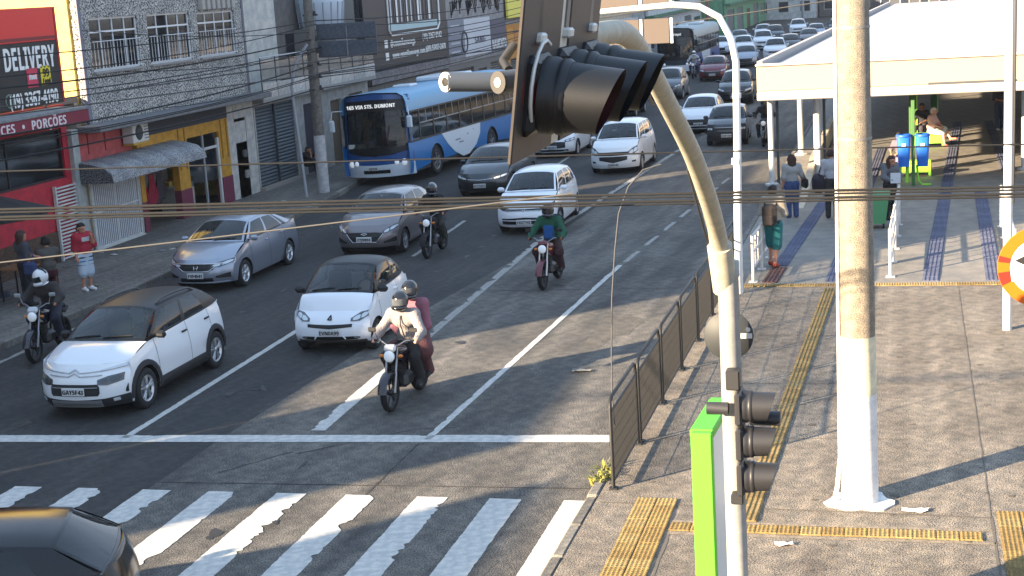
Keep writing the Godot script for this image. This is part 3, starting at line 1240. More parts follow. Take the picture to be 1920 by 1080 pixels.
	# engine, frame, exhaust
	st = ST()
	box(st, Vector3(0, 0.38, 0.05), Vector3(0.26, 0.24, 0.34), 0.06)
	for k in 6:
		box(st, Vector3(0, 0.48 + k * 0.032, 0.19 + k * 0.012), Vector3(0.17, 0.014, 0.17))
	box(st, Vector3(0, 0.58, 0.19), Vector3(0.12, 0.2, 0.12), 0.02)
	obj("engine", st, sm(rgb(88, 88, 90), 0.45, 0.6), root)
	st = ST()
	tube(st, [Vector3(0, 0.92, 0.40), Vector3(0, 0.60, 0.34), Vector3(0, 0.30, 0.22), Vector3(0, 0.28, -0.12), Vector3(0, 0.72, -0.18), Vector3(0, 0.78, -0.7)], 0.022, 6)
	tube(st, [Vector3(0, 0.88, 0.38), Vector3(0, 0.74, -0.2)], 0.025, 6)
	for sx in [-0.09, 0.09]:
		tube(st, [Vector3(sx, 0.36, -0.06), Vector3(sx, 0.305, -0.64)], 0.02, 6)
		tube(st, [Vector3(sx, 0.34, -0.56), Vector3(sx, 0.74, -0.46)], 0.028, 7)
		tube(st, [Vector3(sx, 0.33, -0.08), Vector3(sx * 2.9, 0.31, -0.08)], 0.014, 5)
	obj("frame", st, black, root)
	st = ST()
	tube(st, [Vector3(-0.06, 0.52, 0.26), Vector3(-0.10, 0.36, 0.30), Vector3(-0.13, 0.24, 0.18), Vector3(-0.14, 0.26, -0.2)], 0.02, 7)
	tube(st, [Vector3(-0.14, 0.26, -0.2), Vector3(-0.16, 0.38, -0.78)], [0.028, 0.045], 9)
	obj("exhaust", st, q.get("exhaust", steel), root)
	st = ST()
	box(st, Vector3(0, 0.72, -0.82), Vector3(0.14, 0.05, 0.2), 0.02, Basis(Vector3(1, 0, 0), 0.5))
	box(st, Vector3(0, 0.80, -0.75), Vector3(0.16, 0.06, 0.06), 0.02)
	obj("rear_fender", st, black, root)
	return root

# ------------------------------------------------------------------ city bus
func bus(label: String, at: Vector3, turn: float, q: Dictionary) -> Node3D:
	var root := thing("city_bus", label, "bus", at, turn, "city buses")
	var L: float = 11.5
	var W := 2.5
	var H := 3.15
	var f := L / 2
	var up: Material = q.upper
	var lowm: Material = q.lower
	var white: Material = q.white
	var black := sm(rgb(18, 18, 20), 0.4)
	var glass := sm(rgb(26, 32, 34), 0.05, 0.0, {"alpha": 0.72})
	# shell: rounded section swept along z, below the windows and above them
	var st := ST()
	var skirt := [[1.20, 0.32], [1.25, 0.55], [1.25, 0.95], [1.245, 1.38]]
	for sg in [-1.0, 1.0]:
		var zs := [f - 0.12]
		for wz in [f - 2.55, f - 8.2]:
			for k in 11:
				zs.append(wz + 0.62 * cos(PI * k / 10.0))
		zs.append(-f + 0.1)
		var g := []
		for z in zs:
			var row := []
			var y0 := 0.32
			for wz in [f - 2.55, f - 8.2]:
				var d := absf(z - wz)
				if d < 0.621:
					y0 = maxf(y0, 0.48 + sqrt(maxf(0, 0.3844 - d * d)))
			for j in 5:
				var y := lerpf(y0, 1.38, j / 4.0)
				row.append(Vector3(sg * pl([[0.32, 1.20], [0.55, 1.25], [1.38, 1.245]], y), y, z))
			g.append(row)
		grid(st, g, Vector3(0, 0.8, 0), 1)
	obj("lower_body", st, lowm, root)
	# white swoosh panels on both sides
	for sg in [-1.0, 1.0]:
		st = ST()
		var X := Transform3D(Basis(Vector3(0, 0, 1), Vector3(0, 1, 0), Vector3(sg, 0, 0)), Vector3(sg * 1.243, 0, 0))
		prism(st, [Vector2(f - 3.1, 1.37), Vector2(f - 7.0, 1.37), Vector2(f - 6.9, 1.0), Vector2(f - 6.4, 0.62), Vector2(f - 5.6, 0.36), Vector2(f - 5.0, 0.34), Vector2(f - 4.2, 0.60), Vector2(f - 3.6, 0.95)], 0, 0.016, X)
		obj("livery_panel", st, white, root)
		st = ST()
		for e in [[-4.6, 1.0, 0.5], [-4.9, 0.88, 0.4], [-5.6, 1.1, 0.12], [-6.2, 1.22, 0.06]]:
			box(st, Vector3(sg * 1.262, e[1], f + e[0]), Vector3(0.006, 0.05, e[2]))
		obj("livery_marks", st, sm(rgb(120, 128, 136), 0.6), root)
	st = ST()
	for sg in [-1.0, 1.0]:
		var g := []
		for k in 2:
			var z: float = [f - 0.25, -f + 0.1][k]
			g.append([Vector3(sg * 1.245, 2.42, z), Vector3(sg * 1.24, 2.75, z), Vector3(sg * 1.16, 2.98, z), Vector3(sg * 0.95, 3.10, z), Vector3(0, 3.15, z)])
		grid(st, g, Vector3(0, 2.2, 0), 1)
	for zc in [[-f + 0.1, -1.0]]:
		box(st, Vector3(0, 2.75, zc[0]), Vector3(2.3, 0.6, 0.06), 0.02)
	obj("roof", st, up, root)
	st = ST()
	box(st, Vector3(0, 3.22, -1.2), Vector3(1.5, 0.2, 2.2), 0.06)
	obj("air_conditioner", st, white, root)
	st = ST()
	box(st, Vector3(0, 3.17, 2.6), Vector3(0.7, 0.12, 0.7), 0.04)
	obj("roof_hatch", st, white, root)
	# windows with posts
	for sg in [-1.0, 1.0]:
		st = ST()
		var n := 8
		var z0 := f - 1.25
		var dz := (L - 1.5) / n
		for k in n + 1:
			slab(st, Vector3(sg * 1.20, 1.38, z0 - dz * k - 0.05), Vector3(sg * 1.249, 2.42, z0 - dz * k + 0.05))
		slab(st, Vector3(sg * 1.21, 1.36, f - 0.3), Vector3(sg * 1.252, 1.42, -f + 0.1))
		slab(st, Vector3(sg * 1.21, 2.38, f - 0.3), Vector3(sg * 1.252, 2.44, -f + 0.1))
		obj("window_posts", st, black, root)
		for k in n:
			st = ST()
			slab(st, Vector3(sg * 1.225, 1.42, z0 - dz * (k + 1) + 0.05), Vector3(sg * 1.235, 2.38, z0 - dz * k - 0.05))
			var wn := obj("side_window", st, glass, root)
			st = ST()
			slab(st, Vector3(sg * 1.222, 1.93, z0 - dz * (k + 1) + 0.05), Vector3(sg * 1.245, 1.97, z0 - dz * k - 0.05))
			slab(st, Vector3(sg * 1.222, 1.97, z0 - dz * (k + 0.5) - 0.02), Vector3(sg * 1.243, 2.38, z0 - dz * (k + 0.5) + 0.02))
			obj("window_bar", st, sm(rgb(150, 150, 148), 0.5, 0.5), wn)
	# driver's window
	st = ST()
	for sg in [-1.0, 1.0]:
		slab(st, Vector3(sg * 1.22, 1.3, f - 1.2), Vector3(sg * 1.238, 2.38, f - 0.32))
	obj("cab_window", st, glass, root)
	# front: heightfield bowed in plan
	var FM := func(x: float, y: float, d: float) -> Vector3:
		var s := clampf(x / 1.25, -1, 1)
		var t := clampf((y - 0.9) / 2.2, 0, 1)
		return Vector3(x * (1.0 - 0.03 * t), y, f - 0.32 * pow(absf(s), 3.0) - 0.10 * s * s - 0.16 * t * t - 0.04 * clampf((0.55 - y) / 0.25, 0, 1) + d)
	for e in [["bumper", white, [[-1.25, 0.30, 0.78], [-0.6, 0.28, 0.70], [0.0, 0.27, 0.68], [0.6, 0.28, 0.70], [1.25, 0.30, 0.78]], 0.0], ["front_panel", q.front, [[-1.25, 0.78, 1.16], [-0.6, 0.70, 1.02], [0, 0.68, 0.98], [0.6, 0.70, 1.02], [1.25, 0.78, 1.16]], 0.0], ["header", q.get("header", up), [[-1.22, 2.88, 3.02], [0, 2.92, 3.12], [1.22, 2.88, 3.02]], 0.0]]:
		st = ST()
		strip(st, e[2], FM, e[3], 16, 4, -0.12)
		obj(e[0], st, e[1], root)
	for e in [["side_pillar", q.front, [[-1.25, 1.16, 2.88], [-1.13, 1.12, 2.89]], 0.0], ["side_pillar", q.front, [[1.13, 1.12, 2.89], [1.25, 1.16, 2.88]], 0.0], ["destination_box", black, [[-1.13, 2.50, 2.89], [0, 2.52, 2.92], [1.13, 2.50, 2.89]], -0.005], ["dashboard_panel", black, [[-1.13, 1.12, 1.30], [0, 0.98, 1.20], [1.13, 1.12, 1.30]], -0.01]]:
		st = ST()
		strip(st, e[2], FM, e[3], 8, 3, -0.12)
		obj(e[0], st, e[1], root)
	st = ST()
	strip(st, [[-1.13, 1.30, 2.50], [0, 1.20, 2.52], [1.13, 1.30, 2.50]], FM, -0.02, 14, 5, -0.03)
	var ws := obj("windshield", st, glass, root)
	st = ST()
	tube(st, [FM.call(-0.9, 1.22, 0.02), FM.call(-0.5, 1.6, 0.02), FM.call(-0.35, 2.1, 0.02)], 0.014, 5)
	tube(st, [FM.call(0.1, 1.18, 0.02), FM.call(0.5, 1.5, 0.02), FM.call(0.62, 2.0, 0.02)], 0.014, 5)
	obj("wiper", st, black, ws)
	for sg in [-1.0, 1.0]:
		st = ST()
		lathe(st, [Vector2(0.12, 0), Vector2(0.10, 0.03), Vector2(0.0, 0.045)], 14, Transform3D(Basis(Vector3(1, 0, 0), PI / 2), FM.call(sg * 0.98, 0.74, 0.0)))
		lathe(st, [Vector2(0.09, 0), Vector2(0.07, 0.03), Vector2(0.0, 0.045)], 14, Transform3D(Basis(Vector3(1, 0, 0), PI / 2), FM.call(sg * 0.75, 0.76, 0.0)))
		obj("headlight", st, sm(rgb(235, 240, 245), 0.1, 0.0, {"emit": q.get("lit", 0.06)}), root)
		st = ST()
		tube(st, [Vector3(sg * 1.2, 2.6, f - 0.3), Vector3(sg * 1.42, 2.62, f + 0.05), Vector3(sg * 1.46, 2.35, f + 0.08)], 0.02, 6)
		box(st, Vector3(sg * 1.46, 2.12, f + 0.08), Vector3(0.2, 0.42, 0.10), 0.04)
		obj("mirror", st, q.get("mirrorm", black), root)
	st = ST()
	strip(st, [[-0.5, 0.40, 0.52], [0.5, 0.40, 0.52]], FM, 0.012, 6)
	obj("grille", st, black, root)
	if q.has("sign"):
		text("destination_sign", q.sign, 0.13, sm(rgb(245, 245, 240), 0.6, 0.0, {"emit": 0.12}), root, Transform3D(Basis(Vector3(1, 0, 0), -0.06), FM.call(0.0, 2.70, 0.02)), 1.02)
	plate_text(root, q.get("plate", "EJJ1E22"), FM.call(-0.1, 0.58, 0.03))
	st = ST()
	box(st, FM.call(-0.72, 1.36, -0.06), Vector3(0.62, 0.15, 0.02))
	box(st, FM.call(-0.1, 1.42, -0.06), Vector3(0.18, 0.22, 0.02))
	obj("dash_notice", st, sm(rgb(190, 192, 188), 0.7), ws)
	st = ST()
	var sw := []
	for k in 17:
		var a := TAU * k / 16.0
		sw.append(Vector3(0.42, 1.48, f - 0.75) + Basis(Vector3(1, 0, 0), -0.9) * Vector3(cos(a) * 0.24, sin(a) * 0.24, 0))
	tube(st, sw, 0.02, 5)
	obj("steering_wheel", st, sm(rgb(150, 150, 155), 0.6), root)
	st = ST()
	box(st, Vector3(0, 0.72, -0.2), Vector3(2.3, 0.8, L - 0.9))
	box(st, Vector3(0, 1.9, -f + 0.12), Vector3(2.4, 1.1, 0.05))
	box(st, Vector3(0, 1.2, f - 0.55), Vector3(2.2, 0.12, 0.5))
	box(st, Vector3(0.42, 1.5, f - 1.3), Vector3(0.5, 0.9, 0.14), 0.05)
	for k in 7:
		for sx in [-0.72, 0.72]:
			box(st, Vector3(sx, 1.45, f - 2.6 - k * 1.15), Vector3(0.8, 0.7, 0.1), 0.04)
	for k in 5:
		tube(st, [Vector3(-0.35, 1.1, f - 1.6 - k * 1.9), Vector3(-0.35, 3.0, f - 1.6 - k * 1.9)], 0.018, 5)
	obj("interior", st, sm(rgb(58, 58, 60), 0.8), root)
	var wm := wheel_mesh(0.48, 0.28, 6, sm(rgb(120, 122, 126), 0.5, 0.6), true)
	for sg in [-1.0, 1.0]:
		for wz in [f - 2.55, f - 8.2]:
			var wn := Node3D.new()
			wn.name = "wheel"
			root.add_child(wn, true)
			wn.position = Vector3(sg * 1.08, 0.48, wz)
			wn.rotation.y = 0.0 if sg > 0 else PI
			put("tyre", wm[0], wn, Transform3D.IDENTITY)
			put("rim", wm[1], wn, Transform3D.IDENTITY)
	return root

# ------------------------------------------------------------------ the ground
var nz1 := FastNoiseLite.new()
var nz2 := FastNoiseLite.new()

func kerb_left(z: float) -> float:
	return pl([[-240.0, -19.2], [-53.0, -19.1], [-46.5, -18.2], [-40.0, -17.7], [-30.0, -17.4], [20.0, -17.4]], z)

# sheet between two side lines with stained vertex colours
func sheet(called: String, xa: Callable, xb: Callable, zs: Array, nx: int, y: float, c0: Color, c1: Color, streak: float, m: Material) -> MeshInstance3D:
	var st := SurfaceTool.new()
	st.begin(Mesh.PRIMITIVE_TRIANGLES)
	var n := 0
	for i in zs.size():
		var z: float = zs[i]
		for j in nx + 1:
			var x := lerpf(xa.call(z), xb.call(z), float(j) / nx)
			var v := 0.5 + 0.5 * nz1.get_noise_2d(x * 2.0, z * 1.2) + 0.35 * nz2.get_noise_2d(x * 9.0, z * 9.0)
			v += streak * nz1.get_noise_2d(x * 7.0 + 90.0, z * 0.45)
			st.set_color(c0.lerp(c1, clampf(v, 0, 1)))
			st.set_normal(Vector3.UP)
			st.add_vertex(Vector3(x, y, z))
	for i in zs.size() - 1:
		for j in nx:
			var a := i * (nx + 1) + j
			var b := a + nx + 1
			for k in [a, a + 1, b, a + 1, b + 1, b]:
				st.add_index(k)
	st.set_material(m)
	var o := MeshInstance3D.new()
	o.mesh = st.commit()
	o.name = numbered(called)
	o.set_meta("kind", "structure")
	add_child(o)
	return o

func zlist(a: float, b: float, near: float, far: float) -> Array:
	# from a (near the camera) to b, steps growing from near to far
	var r := [a]
	var z := a
	while z > b:
		var t := clampf((-z - 15.0) / 80.0, 0, 1)
		z -= lerpf(near, far, t)
		r.append(maxf(z, b))
	r.reverse()
	return r

func build_ground() -> void:
	nz1.seed = 3
	nz1.frequency = 0.25
	nz1.fractal_octaves = 4
	nz2.seed = 9
	nz2.frequency = 0.25
	var st := ST()
	quad(st, Vector3(-400, -0.05, 300), Vector3(400, -0.05, 300), Vector3(400, -0.05, -700), Vector3(-400, -0.05, -700), Vector3.UP)
	structure("ground", st, sm(rgb(96, 92, 86), 0.95, 0.0, {"tex": "grain", "size": 3.0}))
	var asphalt := sm(Color(1, 1, 1), 0.9, 0.0, {"tex": "grain", "bump": "rough", "bs": 0.5, "size": 1.3, "vc": true})
	var concrete := sm(Color(1, 1, 1), 0.88, 0.0, {"tex": "grain", "bump": "rough", "bs": 0.45, "size": 1.7, "vc": true})
	sheet("road", func(z): return kerb_left(z) - 0.05 if z < -12.0 else -60.0, func(z): return pl([[-240.0, 2.0], [-100.0, -6.6], [-60.0, -8.2], [-36.0, -9.0], [-30.0, -9.6], [-20.0, -10.1], [20.0, -10.1]], z) + 0.02, zlist(8.0, -240.0, 0.3, 3.0), 34, 0.0, Color(0.046, 0.048, 0.052), Color(0.105, 0.103, 0.10), 0.45, asphalt)
	sheet("concrete_lane", func(z): return pl([[-240.0, 2.0], [-100.0, -6.6], [-60.0, -8.2], [-36.0, -9.0], [-30.0, -9.6], [-20.0, -10.1], [20.0, -10.1]], z), func(z): return -3.95 if z > -60 else pl([[-240.0, 6.0], [-120.0, -1.2], [-60.0, -3.95]], z), zlist(8.0, -240.0, 0.28, 3.0), 26, 0.002, Color(0.095, 0.092, 0.088), Color(0.31, 0.29, 0.26), 0.55, concrete)
	# plaza pavement on the right, with its kerb
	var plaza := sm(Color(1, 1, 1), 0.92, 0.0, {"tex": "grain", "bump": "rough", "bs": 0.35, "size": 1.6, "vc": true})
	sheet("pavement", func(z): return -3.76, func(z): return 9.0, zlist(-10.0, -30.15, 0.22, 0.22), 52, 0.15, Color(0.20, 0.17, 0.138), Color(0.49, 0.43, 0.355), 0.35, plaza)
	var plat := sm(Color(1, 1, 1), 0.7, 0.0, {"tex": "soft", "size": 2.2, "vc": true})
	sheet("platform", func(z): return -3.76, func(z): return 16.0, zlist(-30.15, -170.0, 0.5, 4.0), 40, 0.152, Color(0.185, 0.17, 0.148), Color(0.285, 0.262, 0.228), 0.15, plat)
	var pv: Node3D = get_node("pavement")
	# kerb stones, each a stone of its own
	var ks := ST()
	box(ks, Vector3.ZERO, Vector3(0.14, 0.22, 0.975), 0.025)
	var kms := []
	for k in 3:
		var s3 := ST()
		box(s3, Vector3.ZERO, Vector3(0.15, 0.22, 0.98), 0.025)
		kms.append(mesh_of(s3, sm([rgb(150, 146, 138), rgb(136, 132, 125), rgb(162, 158, 150)][k], 0.9, 0.0, {"tex": "grain", "size": 0.8})))
	for k in 90:
		var z := -11.0 - k * 1.0
		var drop := 0.0
		if z > -18.0:
			drop = 0.05
		put("kerb_stone", kms[rng.randi() % 3], pv, Transform3D(Basis(Vector3(0, 1, 0), rng.randf_range(-0.006, 0.006)), Vector3(-3.85, 0.045 - drop * 0.4, z)))
	# left footpath
	var fp := sm(Color(1, 1, 1), 0.92, 0.0, {"tex": "grain", "bump": "coarse", "bs": 0.6, "size": 1.3, "vc": true})
	var foot := sheet("footpath", func(z): return -21.6, func(z): return kerb_left(z) - 0.12, zlist(-12.0, -200.0, 0.35, 3.0), 14, 0.14, Color(0.18, 0.168, 0.152), Color(0.40, 0.37, 0.33), 0.3, fp)
	for k in 110:
		var z := -13.0 - k * 1.0
		var x := kerb_left(z)
		var an := atan2(kerb_left(z - 0.5) - kerb_left(z + 0.5), -1.0)
		var m: Mesh = kms[rng.randi() % 3]
		put("kerb_stone", m, foot, Transform3D(Basis(Vector3(0, 1, 0), an + PI), Vector3(x - 0.06, 0.045, z)))
	# expansion joints of the concrete lane: sealed with tar
	st = ST()
	var tar := sm(rgb(48, 47, 46), 0.95)
	for e in [[Vector3(-6.92, 0.006, -19.9), Vector3(-7.0, 0.006, -10.0)], [Vector3(-3.95, 0.006, -18.15), Vector3(-10.1, 0.006, -17.95)], [Vector3(-3.95, 0.006, -30.9), Vector3(-9.6, 0.006, -30.7)]]:
		crack(st, e[0], e[1], 0.018)
	structure("tar_joint", st, tar)
	st = ST()
	for e in [[Vector3(-8.6, 0.006, -19.3), Vector3(-7.2, 0.006, -20.6)], [Vector3(-9.4, 0.006, -18.4), Vector3(-8.7, 0.006, -19.4)], [Vector3(-7.2, 0.006, -20.6), Vector3(-6.6, 0.006, -20.7)]]:
		crack(st, e[0], e[1], 0.014)
	structure("road_crack", st, tar)
	# joints of the plaza paving
	st = ST()
	for e in [[Vector3(-3.7, 0.154, -17.25), Vector3(0.9, 0.154, -17.1)], [Vector3(0.9, 0.154, -17.1), Vector3(0.9, 0.154, -12.0)], [Vector3(-2.7, 0.154, -16.25), Vector3(-2.6, 0.154, -12.0)]]:
		crack(st, e[0], e[1], 0.02)
	structure("paving_joint", st, sm(rgb(92, 86, 78), 0.95))
	# concrete ribbons beside the tactile tiles
	st = ST()
	for e in [[-2.72, 0.92, -16.25, -16.32], [-2.72, 0.92, -16.64, -16.70]]:
		quad(st, Vector3(e[0], 0.154, e[2]), Vector3(e[1], 0.154, e[2]), Vector3(e[1], 0.154, e[3]), Vector3(e[0], 0.154, e[3]), Vector3.UP)
	structure("mortar_border", st, sm(rgb(182, 168, 148), 0.9, 0.0, {"tex": "grain", "size": 0.9}))
	build_tactile(pv)
	build_patches()

func crack(st: SurfaceTool, a: Vector3, b: Vector3, w: float) -> void:
	var n := maxi(6, int(a.distance_to(b) / 0.25))
	var d := (b - a).normalized()
	var s := Vector3(-d.z, 0, d.x)
	var prev := []
	for k in n + 1:
		var p := a.lerp(b, float(k) / n) + s * rng.randf_range(-0.02, 0.02) * (1.0 if a.distance_to(b) < 3.0 else 0.25)
		var ww := w * rng.randf_range(0.4, 1.1)
		var cur := [p - s * ww, p + s * ww]
		if k > 0:
			quad(st, prev[0], prev[1], cur[1], cur[0], Vector3.UP)
		prev = cur

func tile_mesh(kind: String, w: float, l: float, c: Color) -> ArrayMesh:
	var st := ST()
	box(st, Vector3(0, 0.006, 0), Vector3(w - 0.006, 0.016, l - 0.006), 0.003)
	if kind == "dots":
		for i in 5:
			for j in 5:
				lathe(st, [Vector2(0.017, 0.013), Vector2(0.010, 0.022), Vector2(0.0, 0.0225)], 6, Transform3D(Basis.IDENTITY, Vector3((i - 2) * w / 5.0, 0, (j - 2) * l / 5.0)))
	else:
		for i in 4:
			box(st, Vector3((i - 1.5) * w / 4.0, 0.018, 0), Vector3(w * 0.11, 0.012, l * 0.96), 0.004)
	return mesh_of(st, sm(c, 0.85, 0.0, {"tex": "grain", "size": 0.7}))

func lay(pv: Node, called: String, ms: Array, a: Vector2, b: Vector2, step: float) -> void:
	var n := int(a.distance_to(b) / step)
	var d := (b - a).normalized()
	var an := atan2(d.x, d.y)
	for k in n:
		var p := a + d * (k + 0.5) * step
		put(called, ms[rng.randi() % ms.size()], pv, Transform3D(Basis(Vector3(0, 1, 0), an + rng.randf_range(-0.01, 0.01)), Vector3(p.x, 0.153 + rng.randf_range(-0.002, 0.003), p.y)))

func build_tactile(pv: Node) -> void:
	var yel := [rgb(180, 152, 90), rgb(168, 140, 82), rgb(188, 162, 104)]
	var dots := []
	var ribs := []
	for c in yel:
		dots.append(tile_mesh("dots", 0.25, 0.25, c))
		ribs.append(tile_mesh("ribs", 0.25, 0.25, c))
	lay(pv, "tactile_tile", dots, Vector2(-2.72, -16.48), Vector2(0.93, -16.47), 0.25)
	for k in 2:
		lay(pv, "tactile_tile", dots, Vector2(-2.90 - 0.255 * k + 0.02, -17.42), Vector2(-2.86 - 0.255 * k, -12.9), 0.25)
		lay(pv, "tactile_tile", dots, Vector2(1.09 + 0.255 * k, -17.3), Vector2(1.09 + 0.255 * k, -12.9), 0.25)
	lay(pv, "tactile_tile", ribs, Vector2(-1.86, -16.72), Vector2(-1.50, -30.1), 0.25)
	lay(pv, "tactile_tile", dots, Vector2(-3.3, -30.3), Vector2(2.2, -30.3), 0.25)
	var blue := [tile_mesh("ribs", 0.33, 0.40, rgb(112, 120, 152)), tile_mesh("ribs", 0.33, 0.40, rgb(122, 129, 160)), tile_mesh("ribs", 0.33, 0.40, rgb(104, 112, 146))]
	var red := [tile_mesh("ribs", 0.33, 0.40, rgb(118, 76, 72)), tile_mesh("ribs", 0.33, 0.40, rgb(106, 70, 70))]
	lay(pv, "guiding_tile", red, Vector2(-2.76, -30.6), Vector2(-2.68, -32.4), 0.4)
	lay(pv, "guiding_tile", blue, Vector2(-2.68, -32.4), Vector2(-2.1, -43.5), 0.4)
	lay(pv, "guiding_tile", blue, Vector2(-1.48, -30.6), Vector2(-0.85, -54.0), 0.4)
	lay(pv, "guiding_tile", blue, Vector2(0.43, -30.6), Vector2(1.95, -62.0), 0.4)
	lay(pv, "guiding_tile", blue, Vector2(1.66, -30.6), Vector2(1.95, -43.0), 0.4)
	lay(pv, "guiding_tile", blue, Vector2(2.9, -47.0), Vector2(3.1, -62.0), 0.4)

# ------------------------------------------------------------------ painted markings
func paint_strip(called: String, a: Vector2, b: Vector2, w: float, m: Material, wear := 0.0, y := 0.008) -> MeshInstance3D:
	# a painted line whose edges are chipped where wear > 0
	var st := ST()
	var n := maxi(4, int(a.distance_to(b) / 0.05))
	var d := (b - a).normalized()
	var s := Vector2(-d.y, d.x)
	var prev := []
	for k in n + 1:
		var t := float(k) / n
		var p := a.lerp(b, t)
		var e1 := w * 0.5 - 0.01 * rng.randf()
		var e2 := w * 0.5 - 0.01 * rng.randf()
		if wear > 0.0:
			var q := nz2.get_noise_2d(p.x * 4.0, p.y * 6.0) + 0.6 * nz2.get_noise_2d(p.x * 14.0, p.y * 17.0) + 0.10 * rng.randf_range(-1, 1)
			e1 -= w * wear * clampf(q * 2.0 - 0.1, 0, 1)
			e2 -= w * wear * 0.10 * clampf(-q * 2.0, 0, 1)
		var c1 := p - s * e1
		var c2 := p + s * e2
		var cur := [Vector3(c1.x, y, c1.y), Vector3(c2.x, y, c2.y)]
		if k > 0:
			quad(st, prev[0], prev[1], cur[1], cur[0], Vector3.UP)
		prev = cur
	return structure(called, st, m)

func build_markings() -> void:
	var wp := sm(rgb(204, 202, 196), 0.75, 0.0, {"tex": "soft", "size": 0.6})
	var worn := sm(rgb(206, 204, 198), 0.8, 0.0, {"tex": "grain", "size": 0.6})
	# stop line
	paint_strip("stop_line", Vector2(-17.3, -19.55), Vector2(-4.15, -20.3), 0.36, wp, 0.12)
	# lane lines
	paint_strip("lane_line", Vector2(-11.68, -19.9), Vector2(-11.78, -28.2), 0.14, wp, 0.1)
	paint_strip("lane_line", Vector2(-11.95, -35.0), Vector2(-12.2, -40.5), 0.13, worn, 0.25)
	paint_strip("lane_line", Vector2(-12.3, -52.0), Vector2(-12.4, -56.0), 0.13, worn, 0.25)
	paint_strip("lane_line", Vector2(-8.72, -20.45), Vector2(-8.85, -25.6), 0.26, wp, 0.2)
	paint_strip("lane_line", Vector2(-8.87, -26.2), Vector2(-9.2, -38.0), 0.19, worn, 0.7)
	paint_strip("lane_line", Vector2(-9.2, -38.2), Vector2(-8.3, -58.0), 0.18, worn, 0.4)
	paint_strip("lane_line", Vector2(-8.2, -62.0), Vector2(-7.7, -70.0), 0.2, wp, 0.2)
	paint_strip("lane_line", Vector2(-10.4, -69.0), Vector2(-10.2, -74.0), 0.18, wp, 0.2)
	paint_strip("edge_line", Vector2(-6.86, -20.1), Vector2(-6.42, -33.5), 0.13, wp, 0.2)
	for k in 7:
		var z := -33.9 - k * 2.15
		var x := lerpf(-6.4, -5.55, (-z - 33.5) / 14.5)
		paint_strip("edge_line", Vector2(x, z), Vector2(x + 0.08, z - 1.35), 0.13, worn, 0.25)
	paint_strip("edge_line", Vector2(-16.75, -20.2), Vector2(-16.9, -31.0), 0.13, worn, 0.3)
	# zebra crossing: one bar at a time
	for k in 12:
		var x := -3.99 - k * 0.985
		paint_strip("crosswalk_bar", Vector2(x - 0.05, -17.68 + 0.008 * k), Vector2(x - 0.05, -13.9), 0.44, wp, [0.04, 0.06, 0.22, 0.25, 0.28, 0.22, 0.2, 0.3, 0.15, 0.04, 0.04, 0.04][k])
	# painted kerb sections
	var kp := sm(rgb(176, 172, 164), 0.85, 0.0, {"tex": "grain", "size": 0.5})
	for z in [-43.4, -46.6]:
		var st := ST()
		var x := kerb_left(z)
		box(st, Vector3(x - 0.06, 0.049, z), Vector3(0.158, 0.224, 0.9), 0.02, Basis(Vector3(0, 1, 0), atan2(kerb_left(z - 0.5) - kerb_left(z + 0.5), -1.0) + PI))
		structure("kerb_paint", st, kp)

# repaired asphalt patches, oil drips and chewing gum: flat stains with ragged outlines
func blot(st: SurfaceTool, c: Vector3, rx: float, rz: float, ang: float) -> void:
	var n := 18
	var ph := rng.randf() * 9.0
	var B := Basis(Vector3(0, 1, 0), ang)
	var ring := []
	for k in n:
		var a := TAU * k / n
		var r := 1.0 + 0.22 * sin(a * 3.0 + ph) + 0.14 * sin(a * 7.0 + ph * 2.0) + rng.randf_range(-0.1, 0.1)
		ring.append(c + B * Vector3(cos(a) * rx * r, 0, sin(a) * rz * r))
	for k in n:
		tri(st, c, ring[k], ring[(k + 1) % n], Vector3.UP)

func build_patches() -> void:
	var st := ST()
	for e in [[-5.0, -15.6, 0.34, 1.7], [-6.1, -22.6, 0.5, 1.5], [-5.4, -27.2, 0.4, 1.3]]:
		blot(st, Vector3(e[0], 0.0045 + 0.0003 * (e[3] - 0.8), e[1]), e[2], e[3], rng.randf_range(-0.1, 0.1))
	structure("asphalt_patch", st, sm(rgb(118, 114, 108), 0.95, 0.0, {"tex": "grain", "size": 1.7}))
	st = ST()
	for k in 46:
		blot(st, Vector3([-13.6, -10.7, -7.9, -15.6][k % 4] + rng.randf_range(-0.5, 0.5), 0.0065 + 0.0001 * k, -14.5 - rng.randf() * 26.0), rng.randf_range(0.02, 0.10), rng.randf_range(0.04, 0.22), rng.randf())
	structure("oil_drips", st, sm(rgb(38, 37, 37), 0.6))
	st = ST()
	for k in 150:
		var r := rng.randf_range(0.015, 0.05)
		blot(st, Vector3(rng.randf_range(-3.5, 3.2), 0.1555 + 0.00001 * k, -12.5 - rng.randf() * 17.4), r, r * rng.randf_range(0.6, 1.4), rng.randf())
	structure("gum_spots", st, sm(rgb(88, 80, 72), 0.9))
	# slab joints of the plaza, irregular
	st = ST()
	for e in [[-3.7, -19.9, 0.0, -20.05], [-3.7, -22.8, 4.0, -22.9], [-3.7, -26.0, 4.0, -26.05], [1.0, -17.0, 4.2, -17.0], [0.9, -17.1, 0.95, -30.1]]:
		crack(st, Vector3(e[0], 0.1545, e[1]), Vector3(e[2], 0.1545, e[3]), 0.008)
	structure("paving_joint", st, sm(rgb(92, 84, 76), 0.95))
	# cast iron manhole cover in the asphalt
	var mh := thing("manhole_cover", "round cast iron manhole cover in the left lane", "manhole cover", Vector3(-14.6, 0.004, -28.3))
	st = ST()
	lathe(st, [Vector2(0.33, 0.0), Vector2(0.33, 0.006), Vector2(0.30, 0.008), Vector2(0.0, 0.008)], 24, Transform3D.IDENTITY, true)
	obj("disc", st, sm(rgb(58, 56, 54), 0.7, 0.2), mh)

